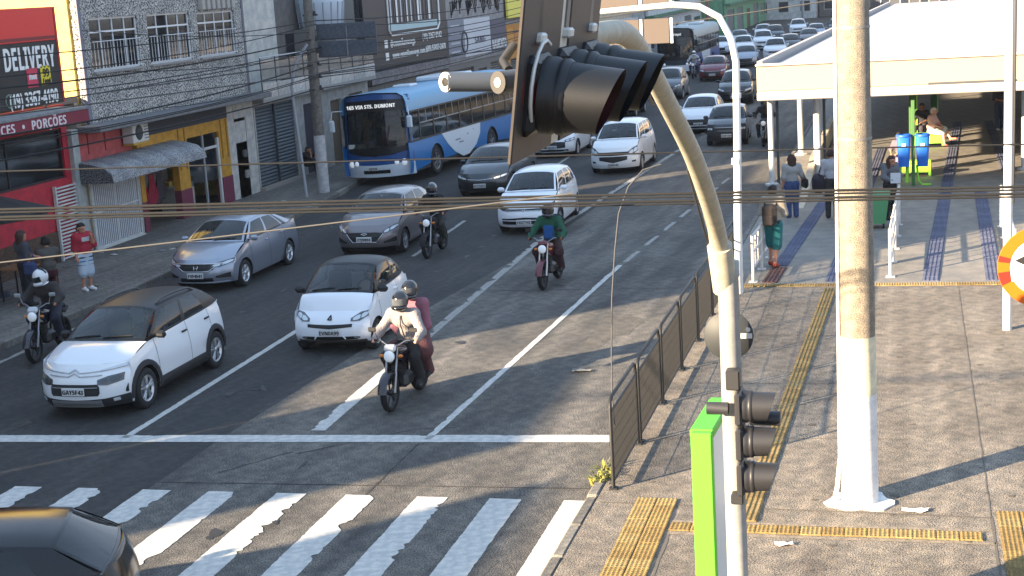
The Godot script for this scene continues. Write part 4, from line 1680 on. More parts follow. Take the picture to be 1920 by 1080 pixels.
# ------------------------------------------------------------------ buildings on the left
var FX := Basis(Vector3(0, 0, -1), Vector3(0, 1, 0), Vector3(1, 0, 0))

# wall facing +x at x with openings [za, zb, ya, yb]; za > zb (nearer first)
func facade(called: String, m: Material, parent: Node, x: float, z0: float, z1: float, y0: float, y1: float, ops := [], th := 0.22) -> MeshInstance3D:
	var st := ST()
	var z := z0
	var a := ops.duplicate()
	a.sort_custom(func(p, q): return p[0] > q[0])
	for o in a:
		if o[0] < z - 0.001:
			slab(st, Vector3(x - th, y0, o[0]), Vector3(x, y1, z))
		if o[2] > y0 + 0.001:
			slab(st, Vector3(x - th, y0, o[1]), Vector3(x, o[2], o[0]))
		if o[3] < y1 - 0.001:
			slab(st, Vector3(x - th, o[3], o[1]), Vector3(x, y1, o[0]))
		z = o[1]
	if z > z1 + 0.001:
		slab(st, Vector3(x - th, y0, z1), Vector3(x, y1, z))
	return obj(called, st, m, parent)

func slab_part(called: String, m: Material, parent: Node, a: Vector3, b: Vector3, bev := 0.0) -> MeshInstance3D:
	var st := ST()
	slab(st, a, b, bev)
	return obj(called, st, m, parent)

# framed window in a wall facing +x
func window(parent: Node, x: float, z0: float, z1: float, y0: float, y1: float, frame: Material, cols := 3, transom := 0.0, curtain: Material = null) -> void:
	var st := ST()
	var t := 0.05
	slab(st, Vector3(x - 0.12, y0, z1), Vector3(x - 0.06, y0 + t, z0))
	slab(st, Vector3(x - 0.12, y1 - t, z1), Vector3(x - 0.06, y1, z0))
	slab(st, Vector3(x - 0.12, y0 + t, z1), Vector3(x - 0.06, y1 - t, z1 + t))
	slab(st, Vector3(x - 0.12, y0 + t, z0 - t), Vector3(x - 0.06, y1 - t, z0))
	for k in range(1, cols):
		var z := lerpf(z0, z1, float(k) / cols)
		slab(st, Vector3(x - 0.115, y0 + t, z - 0.02), Vector3(x - 0.065, y1 - t, z + 0.02))
	if transom > 0.0:
		slab(st, Vector3(x - 0.117, transom - 0.025, z1 + t), Vector3(x - 0.058, transom + 0.025, z0 - t))
	var w := obj("window", st, frame, parent)
	var gl := sm(rgb(30, 34, 38), 0.06, 0.0, {"alpha": 0.6})
	for k in cols:
		var za := lerpf(z0, z1, float(k) / cols) - 0.02
		var zb := lerpf(z0, z1, float(k + 1) / cols) + 0.02
		slab_part("pane", gl, w, Vector3(x - 0.098, y0 + t, zb), Vector3(x - 0.09, y1 - t, za))
	if curtain:
		st = ST()
		var g := []
		for k in 41:
			var z := lerpf(z0 - 0.1, lerpf(z0, z1, 0.62), k / 40.0)
			g.append([Vector3(x - 0.24 + 0.03 * sin(k * 1.9), y0 + 0.05, z), Vector3(x - 0.24 + 0.03 * sin(k * 1.9), y1 - 0.15, z)])
		grid(st, g, Vector3(x - 5, y0, z0), 1)
		obj("curtain", st, curtain, w)

func roller_shutter(parent: Node, x: float, z0: float, z1: float, y0: float, y1: float, m: Material) -> void:
	var n := int((y1 - y0) / 0.12)
	var st := ST()
	var g := []
	for k in 7:
		var a := PI * k / 6.0
		g.append([Vector3(-0.04 + 0.035 * sin(a), -0.058 + 0.116 * k / 6.0, (z1 - z0) / 2), Vector3(-0.04 + 0.035 * sin(a), -0.058 + 0.116 * k / 6.0, -(z1 - z0) / 2)])
	grid(st, g, Vector3(-4, 0, 0), 1)
	var mm := mesh_of(st, m)
	for k in n:
		put("shutter_slat", mm, parent, Transform3D(Basis.IDENTITY, Vector3(x, y0 + (k + 0.5) * (y1 - y0) / n, (z0 + z1) / 2)))

func clad_box(parent: Node, m: Material, z0: float, z1: float, y1: float, xb := -34.0, x := -21.6) -> void:
	# the body of a building behind its front: back, sides and roof
	slab_part("side_wall", m, parent, Vector3(xb, 0, z0 - 0.2), Vector3(x, y1, z0))
	slab_part("side_wall", m, parent, Vector3(xb, 0, z1), Vector3(x, y1, z1 + 0.2))
	slab_part("back_wall", m, parent, Vector3(xb - 0.2, 0, z1), Vector3(xb, y1, z0))
	slab_part("roof", sm(rgb(120, 112, 104), 0.9), parent, Vector3(xb - 0.2, y1, z1), Vector3(x, y1 + 0.15, z0))
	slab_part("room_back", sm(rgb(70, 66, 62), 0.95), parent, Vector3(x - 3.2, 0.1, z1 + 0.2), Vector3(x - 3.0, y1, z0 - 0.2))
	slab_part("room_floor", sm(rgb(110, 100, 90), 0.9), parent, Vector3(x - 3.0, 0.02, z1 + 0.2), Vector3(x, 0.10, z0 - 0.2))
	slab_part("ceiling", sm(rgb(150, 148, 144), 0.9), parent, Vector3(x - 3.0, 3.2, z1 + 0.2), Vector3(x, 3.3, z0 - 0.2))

func build_left_buildings() -> void:
	var black := sm(rgb(26, 26, 28), 0.6)
	var white := sm(rgb(214, 214, 210), 0.7, 0.0, {"tex": "soft", "size": 2.0})
	var charcoal := sm(rgb(62, 64, 70), 0.8)
	# ---- red restaurant
	var b := thing("restaurant_building", "single storey red restaurant with a dark window at the left edge", "building", Vector3.ZERO)
	var red := sm(rgb(196, 44, 62), 0.75, 0.0, {"tex": "soft", "size": 1.5})
	facade("front_wall", red, b, -21.35, -27.6, -35.25, 0.1, 4.15, [[-30.0, -35.0, 2.25, 3.55], [-28.2, -29.8, 0.1, 2.2]])
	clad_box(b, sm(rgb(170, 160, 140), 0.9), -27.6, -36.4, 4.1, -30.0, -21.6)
	window(b, -21.35, -30.0, -35.0, 2.25, 3.55, sm(rgb(40, 30, 32), 0.6), 2)
	slab_part("pilaster", sm(rgb(178, 184, 182), 0.8, 0.0, {"tex": "soft", "size": 1.0}), b, Vector3(-21.6, 0.1, -35.58), Vector3(-21.22, 3.45, -35.25))
	slab_part("dado", sm(rgb(126, 96, 78), 0.85, 0.0, {"tex": "pebble", "size": 1.6}), b, Vector3(-21.35, 0.1, -34.2), Vector3(-21.30, 0.95, -31.0))
	var st := ST()
	for k in 3:
		slab(st, Vector3(-21.35, 1.75, -32.2 - k * 0.5), Vector3(-21.31, 1.8, -31.75 - k * 0.5))
	obj("notice_rail", st, sm(rgb(190, 180, 160), 0.7), b)
	# slatted grille: each slat by itself
	var gr := thing("slatted_grille", "white grille of horizontal slats on the red restaurant wall", "grille", Vector3(-21.28, 0.15, -34.75))
	st = ST()
	for z in [-0.52, 0.52]:
		slab(st, Vector3(-0.04, 0, z - 0.03), Vector3(0.04, 1.95, z + 0.03))
	obj("frame", st, white, gr)
	st = ST()
	box(st, Vector3.ZERO, Vector3(0.05, 0.05, 0.98), 0.012, Basis(Vector3(0, 0, 1), 0.3))
	var sl := mesh_of(st, white)
	for k in 21:
		put("slat", sl, gr, Transform3D(Basis.IDENTITY, Vector3(0.0, 0.05 + k * 0.092, 0)))
	# marquee with its lettering
	var mq := thing("shop_fascia", "maroon fascia with white lettering above the red restaurant", "sign", Vector3(-20.35, 3.72, -31.0))
	slab_part("board", sm(rgb(126, 24, 50), 0.6), mq, Vector3(-0.06, 0.0, -3.75), Vector3(0, 0.32, 3.75), 0.01)
	slab_part("canopy", sm(rgb(146, 148, 150), 0.8, 0.0, {"tex": "soft", "size": 1.5}), mq, Vector3(-1.0, 0.32, -3.75), Vector3(0.02, 0.40, 3.75), 0.01)
	text("lettering", "DOCES   •   PORÇÕES", 0.235, sm(rgb(226, 214, 216), 0.7), mq, Transform3D(FX, Vector3(0.004, 0.15, -0.95)), 1.15)
	# delivery billboard on the roof
	var bb := thing("delivery_billboard", "black and red billboard reading DELIVERY with a phone number", "billboard", Vector3(-21.2, 4.2, -31.4))
	slab_part("board", sm(rgb(28, 26, 26), 0.55), bb, Vector3(-0.12, 0.02, -3.62), Vector3(0, 1.62, 3.6), 0.01)
	slab_part("header", sm(rgb(224, 44, 38), 0.5), bb, Vector3(-0.11, 1.62, -3.60), Vector3(0.008, 2.46, 3.6), 0.01)
	slab_part("edge_strip", sm(rgb(180, 30, 34), 0.6), bb, Vector3(-0.14, 0.02, -3.70), Vector3(0.01, 2.46, -3.62))
	slab_part("header_band", sm(rgb(120, 22, 26), 0.5), bb, Vector3(0.008, 1.66, -3.6), Vector3(0.014, 1.74, 3.0))
	var wt := sm(rgb(238, 236, 232), 0.6)
	text("lettering", "DELIVERY", 0.58, wt, bb, Transform3D(FX, Vector3(0.008, 1.22, -2.28)), 0.66)
	text("phone_number", "(19) 3367-4190", 0.36, wt, bb, Transform3D(FX, Vector3(0.008, 0.22, -2.30)), 0.68)
	slab_part("app_tile", sm(rgb(206, 58, 84), 0.6), bb, Vector3(0, 0.50, -2.55), Vector3(0.014, 0.98, -2.07), 0.01)
	text("app_lettering", "ifood", 0.15, wt, bb, Transform3D(FX, Vector3(0.022, 0.76, -2.31)), 0.7)
	slab_part("app_tile", sm(rgb(226, 206, 52), 0.6), bb, Vector3(0, 0.52, -3.16), Vector3(0.014, 1.0, -2.70), 0.01)
	text("app_lettering", "99", 0.22, black, bb, Transform3D(FX, Vector3(0.022, 0.82, -2.93)), 0.9)
	text("app_lettering", "Food", 0.13, black, bb, Transform3D(FX, Vector3(0.022, 0.62, -2.93)), 0.9)
	st = ST()
	var ring := []
	for k in 17:
		var a := TAU * k / 16
		ring.append(Vector3(0.012, 0.24 + sin(a) * 0.16, -1.18 + cos(a) * 0.16))
	tube(st, ring, 0.018, 5)
	obj("phone_emblem", st, sm(rgb(120, 140, 120), 0.6), bb)
	for z in [-3.0, 0.0, 3.0]:
		st = ST()
		tube(st, [Vector3(-0.15, -0.05, z), Vector3(-0.15, 2.4, z)], 0.04, 6)
		tube(st, [Vector3(-1.4, -0.05, z), Vector3(-0.15, 1.9, z)], 0.03, 6)
		obj("strut", st, sm(rgb(110, 110, 112), 0.6), bb)
	# ---- pebble-dashed two storey building
	b = thing("pebbledash_building", "pebble-dashed building with three barred windows over shops", "building", Vector3.ZERO)
	var pebble := sm(rgb(236, 234, 228), 0.95, 0.0, {"tex": "pebble", "bump": "coarse", "bs": 0.8, "size": 3.1})
	var W3 := [[-36.9, -39.6, 4.86, 6.3], [-40.15, -42.9, 4.86, 6.3], [-43.4, -46.1, 4.86, 6.25]]
	facade("upper_wall", pebble, b, -21.3, -36.42, -46.78, 3.5, 10.5, W3)
	slab_part("corner_strip", sm(rgb(120, 118, 130), 0.8), b, Vector3(-21.32, 3.5, -36.52), Vector3(-21.28, 10.5, -36.36))
	slab_part("corner_strip", sm(rgb(110, 108, 118), 0.8), b, Vector3(-21.32, 3.5, -46.84), Vector3(-21.28, 10.5, -46.70))
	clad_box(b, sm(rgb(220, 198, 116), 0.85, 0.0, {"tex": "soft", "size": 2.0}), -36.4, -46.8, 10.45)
	var bars := sm(rgb(222, 222, 222), 0.5)
	for k in 3:
		var o: Array = W3[k]
		window(b, -21.3, o[0], o[1], o[2], o[3], bars, 4, 5.92, sm([rgb(196, 190, 184), rgb(150, 160, 168), rgb(200, 186, 176)][k], 0.95))
		var grn := Node3D.new()
		grn.name = "window_guard"
		b.add_child(grn, true)
		st = ST()
		tube(st, [Vector3(-21.26, o[2] + 0.06, o[0]), Vector3(-21.26, o[2] + 0.06, o[1])], 0.013, 4)
		tube(st, [Vector3(-21.26, o[2] + 0.80, o[0]), Vector3(-21.26, o[2] + 0.80, o[1])], 0.013, 4)
		obj("rail", st, bars, grn)
		st = ST()
		tube(st, [Vector3(0, 0.02, 0), Vector3(0, 0.82, 0)], 0.009, 4)
		var bm := mesh_of(st, bars)
		for j in 15:
			put("bar", bm, grn, Transform3D(Basis.IDENTITY, Vector3(-21.26, o[2], lerpf(o[0], o[1], (j + 0.5) / 15.0))))
		slab_part("sill", sm(rgb(150, 146, 142), 0.85), b, Vector3(-21.3, o[2] - 0.07, o[1] - 0.05), Vector3(-21.2, o[2], o[0] + 0.05), 0.01)
	# louvre box above the third window
	for k in 7:
		slab_part("louvre", sm(rgb(172, 168, 160), 0.8), b, Vector3(-21.3, 6.32, -43.75 - k * 0.36), Vector3(-21.12, 6.93, -43.55 - k * 0.36), 0.02)
	slab_part("canopy_slab", sm(rgb(126, 126, 128), 0.9, 0.0, {"tex": "soft", "size": 1.0}), b, Vector3(-21.3, 3.33, -46.9), Vector3(-20.55, 3.5, -35.6), 0.02)
	# ground floor: pink band, gate, mustard shopfront, pale wall
	var pink := sm(rgb(198, 92, 92), 0.8, 0.0, {"tex": "soft", "size": 1.2})
	facade("pink_wall", pink, b, -21.32, -35.6, -38.55, 2.15, 3.33, [])
	st = ST()
	for k in 3:
		slab(st, Vector3(-21.32, 2.72, -36.2 - k * 0.9), Vector3(-21.305, 3.3, -36.16 - k * 0.9))
	obj("wall_joint", st, sm(rgb(120, 44, 48), 0.8), b)
	slab_part("gate_post", sm(rgb(196, 192, 188), 0.85, 0.0, {"tex": "soft", "size": 1.0}), b, Vector3(-21.5, 0.1, -35.85), Vector3(-21.3, 2.15, -35.6))
	slab_part("gate_post", sm(rgb(190, 186, 180), 0.85, 0.0, {"tex": "soft", "size": 1.0}), b, Vector3(-21.5, 0.1, -38.75), Vector3(-21.3, 2.15, -38.35))
	var must := sm(rgb(206, 150, 44), 0.7, 0.0, {"tex": "soft", "size": 1.4})
	var maroon := sm(rgb(110, 44, 66), 0.75)
	facade("shopfront_wall", must, b, -21.28, -38.75, -44.8, 0.1, 2.86, [[-39.0, -41.15, 0.1, 2.3], [-41.85, -44.1, 0.1, 2.5]])
	facade("shop_header", charcoal, b, -21.27, -38.6, -44.8, 2.86, 3.33, [])
	for e in [[-41.87, -41.13], [-44.82, -44.08], [-39.02, -38.73]]:
		slab_part("maroon_base", maroon, b, Vector3(-21.50, 0.1, e[0]), Vector3(-21.262, 1.0, e[1]))
	for z in [-41.3, -41.7, -44.25, -44.65]:
		slab_part("pilaster_groove", sm(rgb(150, 104, 26), 0.8), b, Vector3(-21.28, 1.6, z - 0.03), Vector3(-21.262, 2.84, z + 0.03))
	# display window with a post and glass, counter behind
	slab_part("shop_glass", sm(rgb(40, 44, 46), 0.05, 0.0, {"alpha": 0.25}), b, Vector3(-21.36, 1.0, -44.1), Vector3(-21.35, 2.5, -41.85))
	slab_part("window_post", sm(rgb(170, 170, 172), 0.5, 0.3), b, Vector3(-21.38, 0.1, -43.05), Vector3(-21.32, 2.5, -42.98))
	slab_part("window_post", sm(rgb(200, 198, 192), 0.6), b, Vector3(-21.38, 0.1, -44.1), Vector3(-21.30, 2.3, -43.98))
	slab_part("transom", sm(rgb(196, 196, 192), 0.6), b, Vector3(-21.38, 2.0, -44.1), Vector3(-21.32, 2.08, -41.85))
	slab_part("shop_interior_wall", sm(rgb(186, 178, 164), 0.9), b, Vector3(-23.6, 0.1, -44.6), Vector3(-23.5, 3.2, -41.4))
	facade("pale_wall", sm(rgb(206, 202, 194), 0.85, 0.0, {"tex": "soft", "size": 1.6}), b, -21.3, -44.8, -46.9, 0.1, 3.33, [[-45.3, -46.2, 2.75, 3.25], [-45.35, -46.25, 1.95, 2.65]])
	for e in [[-45.3, -46.2, 2.75, 3.25], [-45.35, -46.25, 1.95, 2.65]]:
		for k in 4:
			slab_part("louvre_blade", sm(rgb(96, 84, 76), 0.7), b, Vector3(-21.45, lerpf(e[2], e[3], k / 4.0) + 0.02, e[1]), Vector3(-21.36, lerpf(e[2], e[3], k / 4.0) + 0.05, e[0]))
	slab_part("meter_box", sm(rgb(90, 88, 86), 0.6), b, Vector3(-21.3, 1.45, -46.0), Vector3(-21.22, 1.68, -45.75), 0.01)
	slab_part("meter_box", sm(rgb(150, 146, 138), 0.6), b, Vector3(-21.3, 0.75, -46.1), Vector3(-21.22, 1.0, -45.8), 0.01)
	# things of the shops
	var ac := thing("air_conditioner", "white air conditioner unit on the pink wall", "air conditioner", Vector3(-21.3, 2.78, -38.45))
	slab_part("casing", sm(rgb(208, 206, 200), 0.6), ac, Vector3(0.02, 0, -0.46), Vector3(0.36, 0.56, 0.46), 0.02)
	st = ST()
	lathe(st, [Vector2(0.22, 0.0), Vector2(0.2, 0.015), Vector2(0.03, 0.018), Vector2(0.0, 0.018)], 18, Transform3D(Basis(Vector3(0, 0, 1), -PI / 2), Vector3(0.36, 0.28, 0.10)))
	obj("fan_grille", st, sm(rgb(52, 54, 58), 0.6), ac)
	for k in 6:
		slab_part("vent_slot", sm(rgb(120, 120, 118), 0.6), ac, Vector3(0.36, 0.08 + k * 0.08, -0.42), Vector3(0.372, 0.11 + k * 0.08, -0.2))
	slab_part("bracket", sm(rgb(190, 150, 60), 0.7), ac, Vector3(0.0, -0.06, -0.44), Vector3(0.34, 0.0, 0.42))
	# curved corrugated awning
	var aw := thing("corrugated_awning", "grey curved corrugated awning over the white gate", "awning", Vector3(-21.28, 2.0, -38.2))
	var prof := [[0.0, 0.56], [0.42, 0.50], [0.78, 0.40], [1.0, 0.22], [1.05, 0.0]]
	for k in 12:
		st = ST()
		var za := 2.75 - k * 0.46
		var g := []
		for j in 9:
			var t := float(j) / 8.0 * 4.0
			var i := mini(int(t), 3)
			var px := lerpf(prof[i][0], prof[i + 1][0], t - i)
			var py := lerpf(prof[i][1], prof[i + 1][1], t - i)
			var row := []
			for m in 5:
				row.append(Vector3(px + 0.02 * sin(PI * m / 4.0), py + 0.022 * sin(PI * m / 4.0), za - 0.46 * m / 4.0))
			g.append(row)
		grid(st, g, Vector3(0, -1, za), 1)
		obj("awning_sheet", st, sm([rgb(196, 198, 202), rgb(184, 186, 192), rgb(206, 208, 210)][k % 3], 0.7, 0.0, {"tex": "pebble", "size": 2.0, "two": true}), aw)
	for sg in [2.76, -2.78]:
		st = ST()
		prism(st, [Vector2(0, 0.54), Vector2(0.42, 0.49), Vector2(0.78, 0.39), Vector2(1.0, 0.21), Vector2(1.04, 0.0), Vector2(0, 0.0)], -0.01, 0.01, Transform3D(Basis.IDENTITY, Vector3(0, 0, sg)))
		obj("awning_end", st, sm(rgb(132, 134, 138), 0.8, 0.0, {"tex": "pebble", "size": 2.2}), aw)
	# gate of white vertical bars
	var gt := thing("bar_gate", "white gate of vertical bars below the curved awning", "gate", Vector3(-21.2, 0.14, -37.1))
	st = ST()
	for y in [0.05, 1.0, 1.98]:
		slab(st, Vector3(-0.025, y - 0.025, -1.25), Vector3(0.025, y + 0.025, 1.25))
	for z in [-1.25, 0.0, 1.25]:
		slab(st, Vector3(-0.03, 0, z - 0.03), Vector3(0.03, 2.0, z + 0.03))
	obj("gate_frame", st, white, gt)
	st = ST()
	box(st, Vector3(0, 1.0, 0), Vector3(0.03, 1.9, 0.045), 0.008)
	var bar := mesh_of(st, sm(rgb(206, 208, 212), 0.6))
	for k in 24:
		put("bar", bar, gt, Transform3D(Basis.IDENTITY, Vector3(0, 0, lerpf(-1.2, 1.2, (k + 0.5) / 24.0))))
	slab_part("threshold", sm(rgb(196, 194, 188), 0.8), gt, Vector3(-0.06, -0.02, -1.32), Vector3(0.10, 0.03, 1.32), 0.01)
	# clothes in the dark doorway
	for e in [[-39.6, 1.35, rgb(176, 40, 40)], [-40.25, 1.25, rgb(150, 36, 60)], [-40.75, 1.3, rgb(70, 60, 66)]]:
		st = ST()
		var g := []
		for k in 9:
			var row := []
			for j in 6:
				var y: float = e[1] - 0.5 + j * 0.17
				var wv := 0.22 + 0.05 * sin(j * 0.8)
				row.append(Vector3(-21.75 + 0.05 * sin(k * 2.1 + j), y, e[0] + lerpf(-wv, wv, k / 8.0)))
			g.append(row)
		grid(st, g, Vector3(-25, 1, e[0]), 1)
		slab(st, Vector3(-21.78, e[1] + 0.36, e[0] - 0.2), Vector3(-21.74, e[1] + 0.38, e[0] + 0.2))
		tag(obj("hanging_garment", st, sm(e[2], 0.95)), ["red garment hanging nearest the white gate in the mustard shop", "crimson garment hanging mid doorway of the mustard shop", "dark grey garment hanging by the far jamb of the mustard shop"][[-39.6, -40.25, -40.75].find(e[0])], "garment", "garments in the shop doorway")
	var ct := thing("shop_counter", "white counter with boxes behind the mustard shop window", "counter", Vector3(-22.1, 0.1, -42.9))
	slab_part("front", white, ct, Vector3(-0.5, 0, -0.75), Vector3(0, 0.85, 0.6), 0.02)
	slab_part("emblem", sm(rgb(60, 130, 120), 0.7), ct, Vector3(0, 0.45, -0.35), Vector3(0.01, 0.7, -0.1))
	for k in 4:
		slab_part("shelf_goods", sm([rgb(200, 170, 80), rgb(180, 120, 60), rgb(214, 206, 190), rgb(150, 60, 50)][k], 0.8), ct, Vector3(-0.45, 0.87, 0.3 - k * 0.3), Vector3(-0.2, 1.02 + 0.05 * (k % 2), 0.52 - k * 0.3), 0.01)
	# ---- white building with balcony and grey roller shutter
	b = thing("balcony_building", "pale building with a railed balcony over a grey roller shutter", "building", Vector3.ZERO)
	var pale := sm(rgb(208, 206, 198), 0.85, 0.0, {"tex": "soft", "size": 2.4})
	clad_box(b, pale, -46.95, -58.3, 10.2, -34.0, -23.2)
	facade("upper_wall", pale, b, -23.0, -46.95, -53.4, 3.2, 10.2, [])
	facade("upper_wall", sm(rgb(110, 106, 104), 0.9, 0.0, {"tex": "soft", "size": 2.0}), b, -23.0, -53.4, -58.3, 3.2, 10.2, [[-54.2, -55.6, 3.3, 5.2]])
	facade("street_wall", sm(rgb(190, 186, 178), 0.85, 0.0, {"tex": "soft", "size": 1.6}), b, -21.3, -46.95, -58.3, 0.1, 3.1, [[-47.05, -50.5, 0.22, 2.98], [-51.3, -53.0, 0.1, 2.7], [-54.0, -55.2, 0.1, 2.6], [-56.0, -57.6, 0.1, 2.7]])
	roller_shutter(b, -21.36, -47.05, -50.5, 0.22, 2.98, sm(rgb(92, 100, 106), 0.6, 0.3))
	slab_part("shutter_post", sm(rgb(60, 64, 70), 0.6), b, Vector3(-21.36, 0.22, -48.72), Vector3(-21.29, 2.98, -48.66))
	roller_shutter(b, -21.42, -56.0, -57.6, 0.1, 2.7, sm(rgb(120, 106, 84), 0.7))
	slab_part("door", sm(rgb(48, 46, 62), 0.7), b, Vector3(-21.48, 0.1, -53.0), Vector3(-21.42, 2.7, -51.3))
	slab_part("door", sm(rgb(96, 80, 64), 0.7), b, Vector3(-21.48, 0.1, -55.2), Vector3(-21.42, 2.6, -54.0))
	slab_part("plinth", sm(rgb(150, 142, 132), 0.9), b, Vector3(-21.3, 0.1, -50.6), Vector3(-21.1, 0.25, -46.95))
	slab_part("balcony_floor", sm(rgb(150, 148, 144), 0.9), b, Vector3(-23.0, 3.1, -58.3), Vector3(-20.9, 3.26, -46.95), 0.02)
	for k in 9:
		var z := -47.05 - k * 1.25
		slab_part("parapet_panel", sm([rgb(206, 200, 192), rgb(190, 186, 180), rgb(214, 208, 200)][k % 3], 0.8, 0.0, {"tex": "soft", "size": 0.8}), b, Vector3(-20.97, 3.26, z - 1.2), Vector3(-20.91, 3.74, z), 0.01)
		st = ST()
		tube(st, [Vector3(-20.94, 3.26, z + 0.02), Vector3(-20.94, 4.62, z + 0.02)], 0.022, 6)
		obj("railing_post", st, sm(rgb(70, 72, 76), 0.5), b)
		slab_part("railing_glass", sm(rgb(96, 112, 120), 0.1, 0.0, {"alpha": 0.45}), b, Vector3(-20.95, 3.78, z - 1.18), Vector3(-20.94, 4.5, z - 0.02))
	st = ST()
	tube(st, [Vector3(-20.94, 4.62, -47.0), Vector3(-20.94, 4.62, -58.2)], 0.025, 6)
	obj("handrail", st, sm(rgb(190, 192, 194), 0.5), b)
	slab_part("door", sm(rgb(36, 40, 48), 0.4), b, Vector3(-23.1, 3.3, -55.6), Vector3(-23.05, 5.2, -54.2))
	var tank := thing("water_tank", "pale ribbed round water tank above the balcony", "tank", Vector3(-22.2, 5.3, -56.0))
	st = ST()
	lathe(st, [Vector2(0, 0), Vector2(0.85, 0.0), Vector2(0.95, 0.9), Vector2(0.98, 1.3), Vector2(0.5, 1.55), Vector2(0.0, 1.6)], 26, Transform3D.IDENTITY)
	obj("shell", st, sm(rgb(186, 196, 206), 0.6), tank)
	for k in 18:
		var a := TAU * k / 18
		st = ST()
		tube(st, [Vector3(cos(a) * 0.86, 0.02, sin(a) * 0.86), Vector3(cos(a) * 0.97, 1.0, sin(a) * 0.97)], 0.03, 5)
		obj("rib", st, sm(rgb(150, 160, 172), 0.6), tank)
	slab_part("stand", sm(rgb(120, 118, 116), 0.8), tank, Vector3(-0.9, -2.1, -0.8), Vector3(0.9, 0.0, 0.8))
	# ---- black sign building
	b = thing("black_sign_building", "building fronted by a big black sign with white outline", "building", Vector3.ZERO)
	clad_box(b, sm(rgb(150, 146, 140), 0.9), -58.4, -70.0, 6.9)
	facade("upper_wall", sm(rgb(52, 52, 56), 0.8), b, -21.45, -58.4, -70.0, 2.75, 6.95, [])
	facade("street_wall", sm(rgb(126, 122, 116), 0.85, 0.0, {"tex": "soft", "size": 1.6}), b, -21.4, -58.4, -70.0, 0.1, 2.75, [[-59.2, -62.4, 0.1, 2.5], [-63.0, -66.0, 0.1, 2.5], [-66.6, -69.4, 0.1, 2.5]])
	for e in [[-59.2, -62.4], [-63.0, -66.0], [-66.6, -69.4]]:
		roller_shutter(b, -21.5, e[0], e[1], 0.1, 2.5, sm(rgb(96, 98, 100), 0.6, 0.3))
	slab_part("name_strip", sm(rgb(168, 164, 168), 0.7, 0.0, {"tex": "pebble", "size": 2.4}), b, Vector3(-21.4, 2.82, -69.8), Vector3(-21.2, 3.3, -58.6))
	var bs := thing("black_shop_sign", "tall black sign with white framed panel, phone numbers and web address", "sign", Vector3(-21.3, 3.4, -64.2))
	slab_part("board", sm(rgb(24, 26, 36), 0.5), bs, Vector3(-0.12, 0.0, -5.75), Vector3(0, 3.45, 5.8), 0.02)
	st = ST()
	tube(st, [Vector3(0.02, 3.4, 2.8), Vector3(0.02, 1.55, 2.8), Vector3(0.02, 1.32, 2.55), Vector3(0.02, 1.32, -4.1), Vector3(0.02, 1.6, -4.5), Vector3(0.02, 3.4, -4.5)], 0.05, 6)
	obj("white_outline", st, wt, bs)
	slab_part("panel_base", sm(rgb(170, 196, 200), 0.5), bs, Vector3(0, 1.5, -4.2), Vector3(0.02, 1.78, 2.5))
	for k in 14:
		slab_part("panel_stripe", sm(rgb(58, 60, 66) if k % 3 else rgb(205, 206, 210), 0.5), bs, Vector3(0, 1.84, 2.3 - k * 0.46), Vector3(0.02, 3.3, 2.42 - k * 0.46))
	for e in [[1.6, 0.10], [0.2, 0.07], [-1.4, 0.12], [-3.0, 0.09]]:
		slab_part("panel_bar", wt, bs, Vector3(0.02, 1.84, e[0] - e[1]), Vector3(0.03, 3.3, e[0] + e[1]))
	text("address", "@emmilanosegs", 0.30, wt, bs, Transform3D(FX, Vector3(0.01, 0.98, 1.0)), 1.1)
	text("phone_number", "(19) 3367-0142", 0.30, wt, bs, Transform3D(FX, Vector3(0.01, 1.06, -3.3)), 1.1)
	text("address", "www.emmilanosegs.com.br", 0.26, wt, bs, Transform3D(FX, Vector3(0.01, 0.45, 0.0)), 1.1)
	text("phone_number", "(19) 97417-2478", 0.28, wt, bs, Transform3D(FX, Vector3(0.01, 0.50, -3.8)), 1.1)
	slab_part("emblem", wt, bs, Vector3(0, 0.82, 3.05), Vector3(0.012, 1.15, 3.45), 0.004)
	slab_part("emblem", wt, bs, Vector3(0, 0.30, 3.0), Vector3(0.012, 0.62, 3.4), 0.004)
	# ---- graffiti house with banner
	b = thing("graffiti_building", "raw concrete building with black scrawls and a white banner", "building", Vector3.ZERO)
	clad_box(b, sm(rgb(160, 156, 150), 0.9), -70.1, -81.0, 6.9)
	facade("upper_wall", sm(rgb(166, 162, 160), 0.9, 0.0, {"tex": "soft", "size": 2.4}), b, -21.35, -70.1, -81.0, 2.9, 6.95, [])
	facade("street_wall", sm(rgb(120, 116, 112), 0.9), b, -21.4, -70.1, -81.0, 0.1, 2.9, [[-71.0, -74.5, 0.1, 2.6], [-75.4, -77.0, 0.1, 2.4], [-77.8, -80.4, 0.1, 2.6]])
	for e in [[-71.0, -74.5], [-77.8, -80.4]]:
		roller_shutter(b, -21.5, e[0], e[1], 0.1, 2.6, sm(rgb(104, 98, 92), 0.7))
	slab_part("door", sm(rgb(70, 60, 54), 0.7), b, Vector3(-21.55, 0.1, -77.0), Vector3(-21.5, 2.4, -75.4))
	var ink := sm(rgb(40, 38, 40), 0.9)
	for k in 7:
		st = ST()
		var pts := []
		var z := -70.9 - k * 1.35
		for j in 12:
			pts.append(Vector3(-21.338, 5.15 + 0.85 * absf(sin(j * 1.1 + k)) + 0.05 * j * (k % 2), z - 0.09 * j + 0.25 * sin(j * 2.3 + k * 1.7)))
		tube(st, pts, 0.03, 4)
		obj("graffiti_stroke", st, ink, b)
	var bn := thing("white_banner", "white and grey banner with an oval emblem on the concrete building", "banner", Vector3(-21.28, 3.15, -73.8))
	slab_part("sheet", sm(rgb(206, 206, 210), 0.8), bn, Vector3(-0.04, 0.0, -3.9), Vector3(0, 1.85, 1.0))
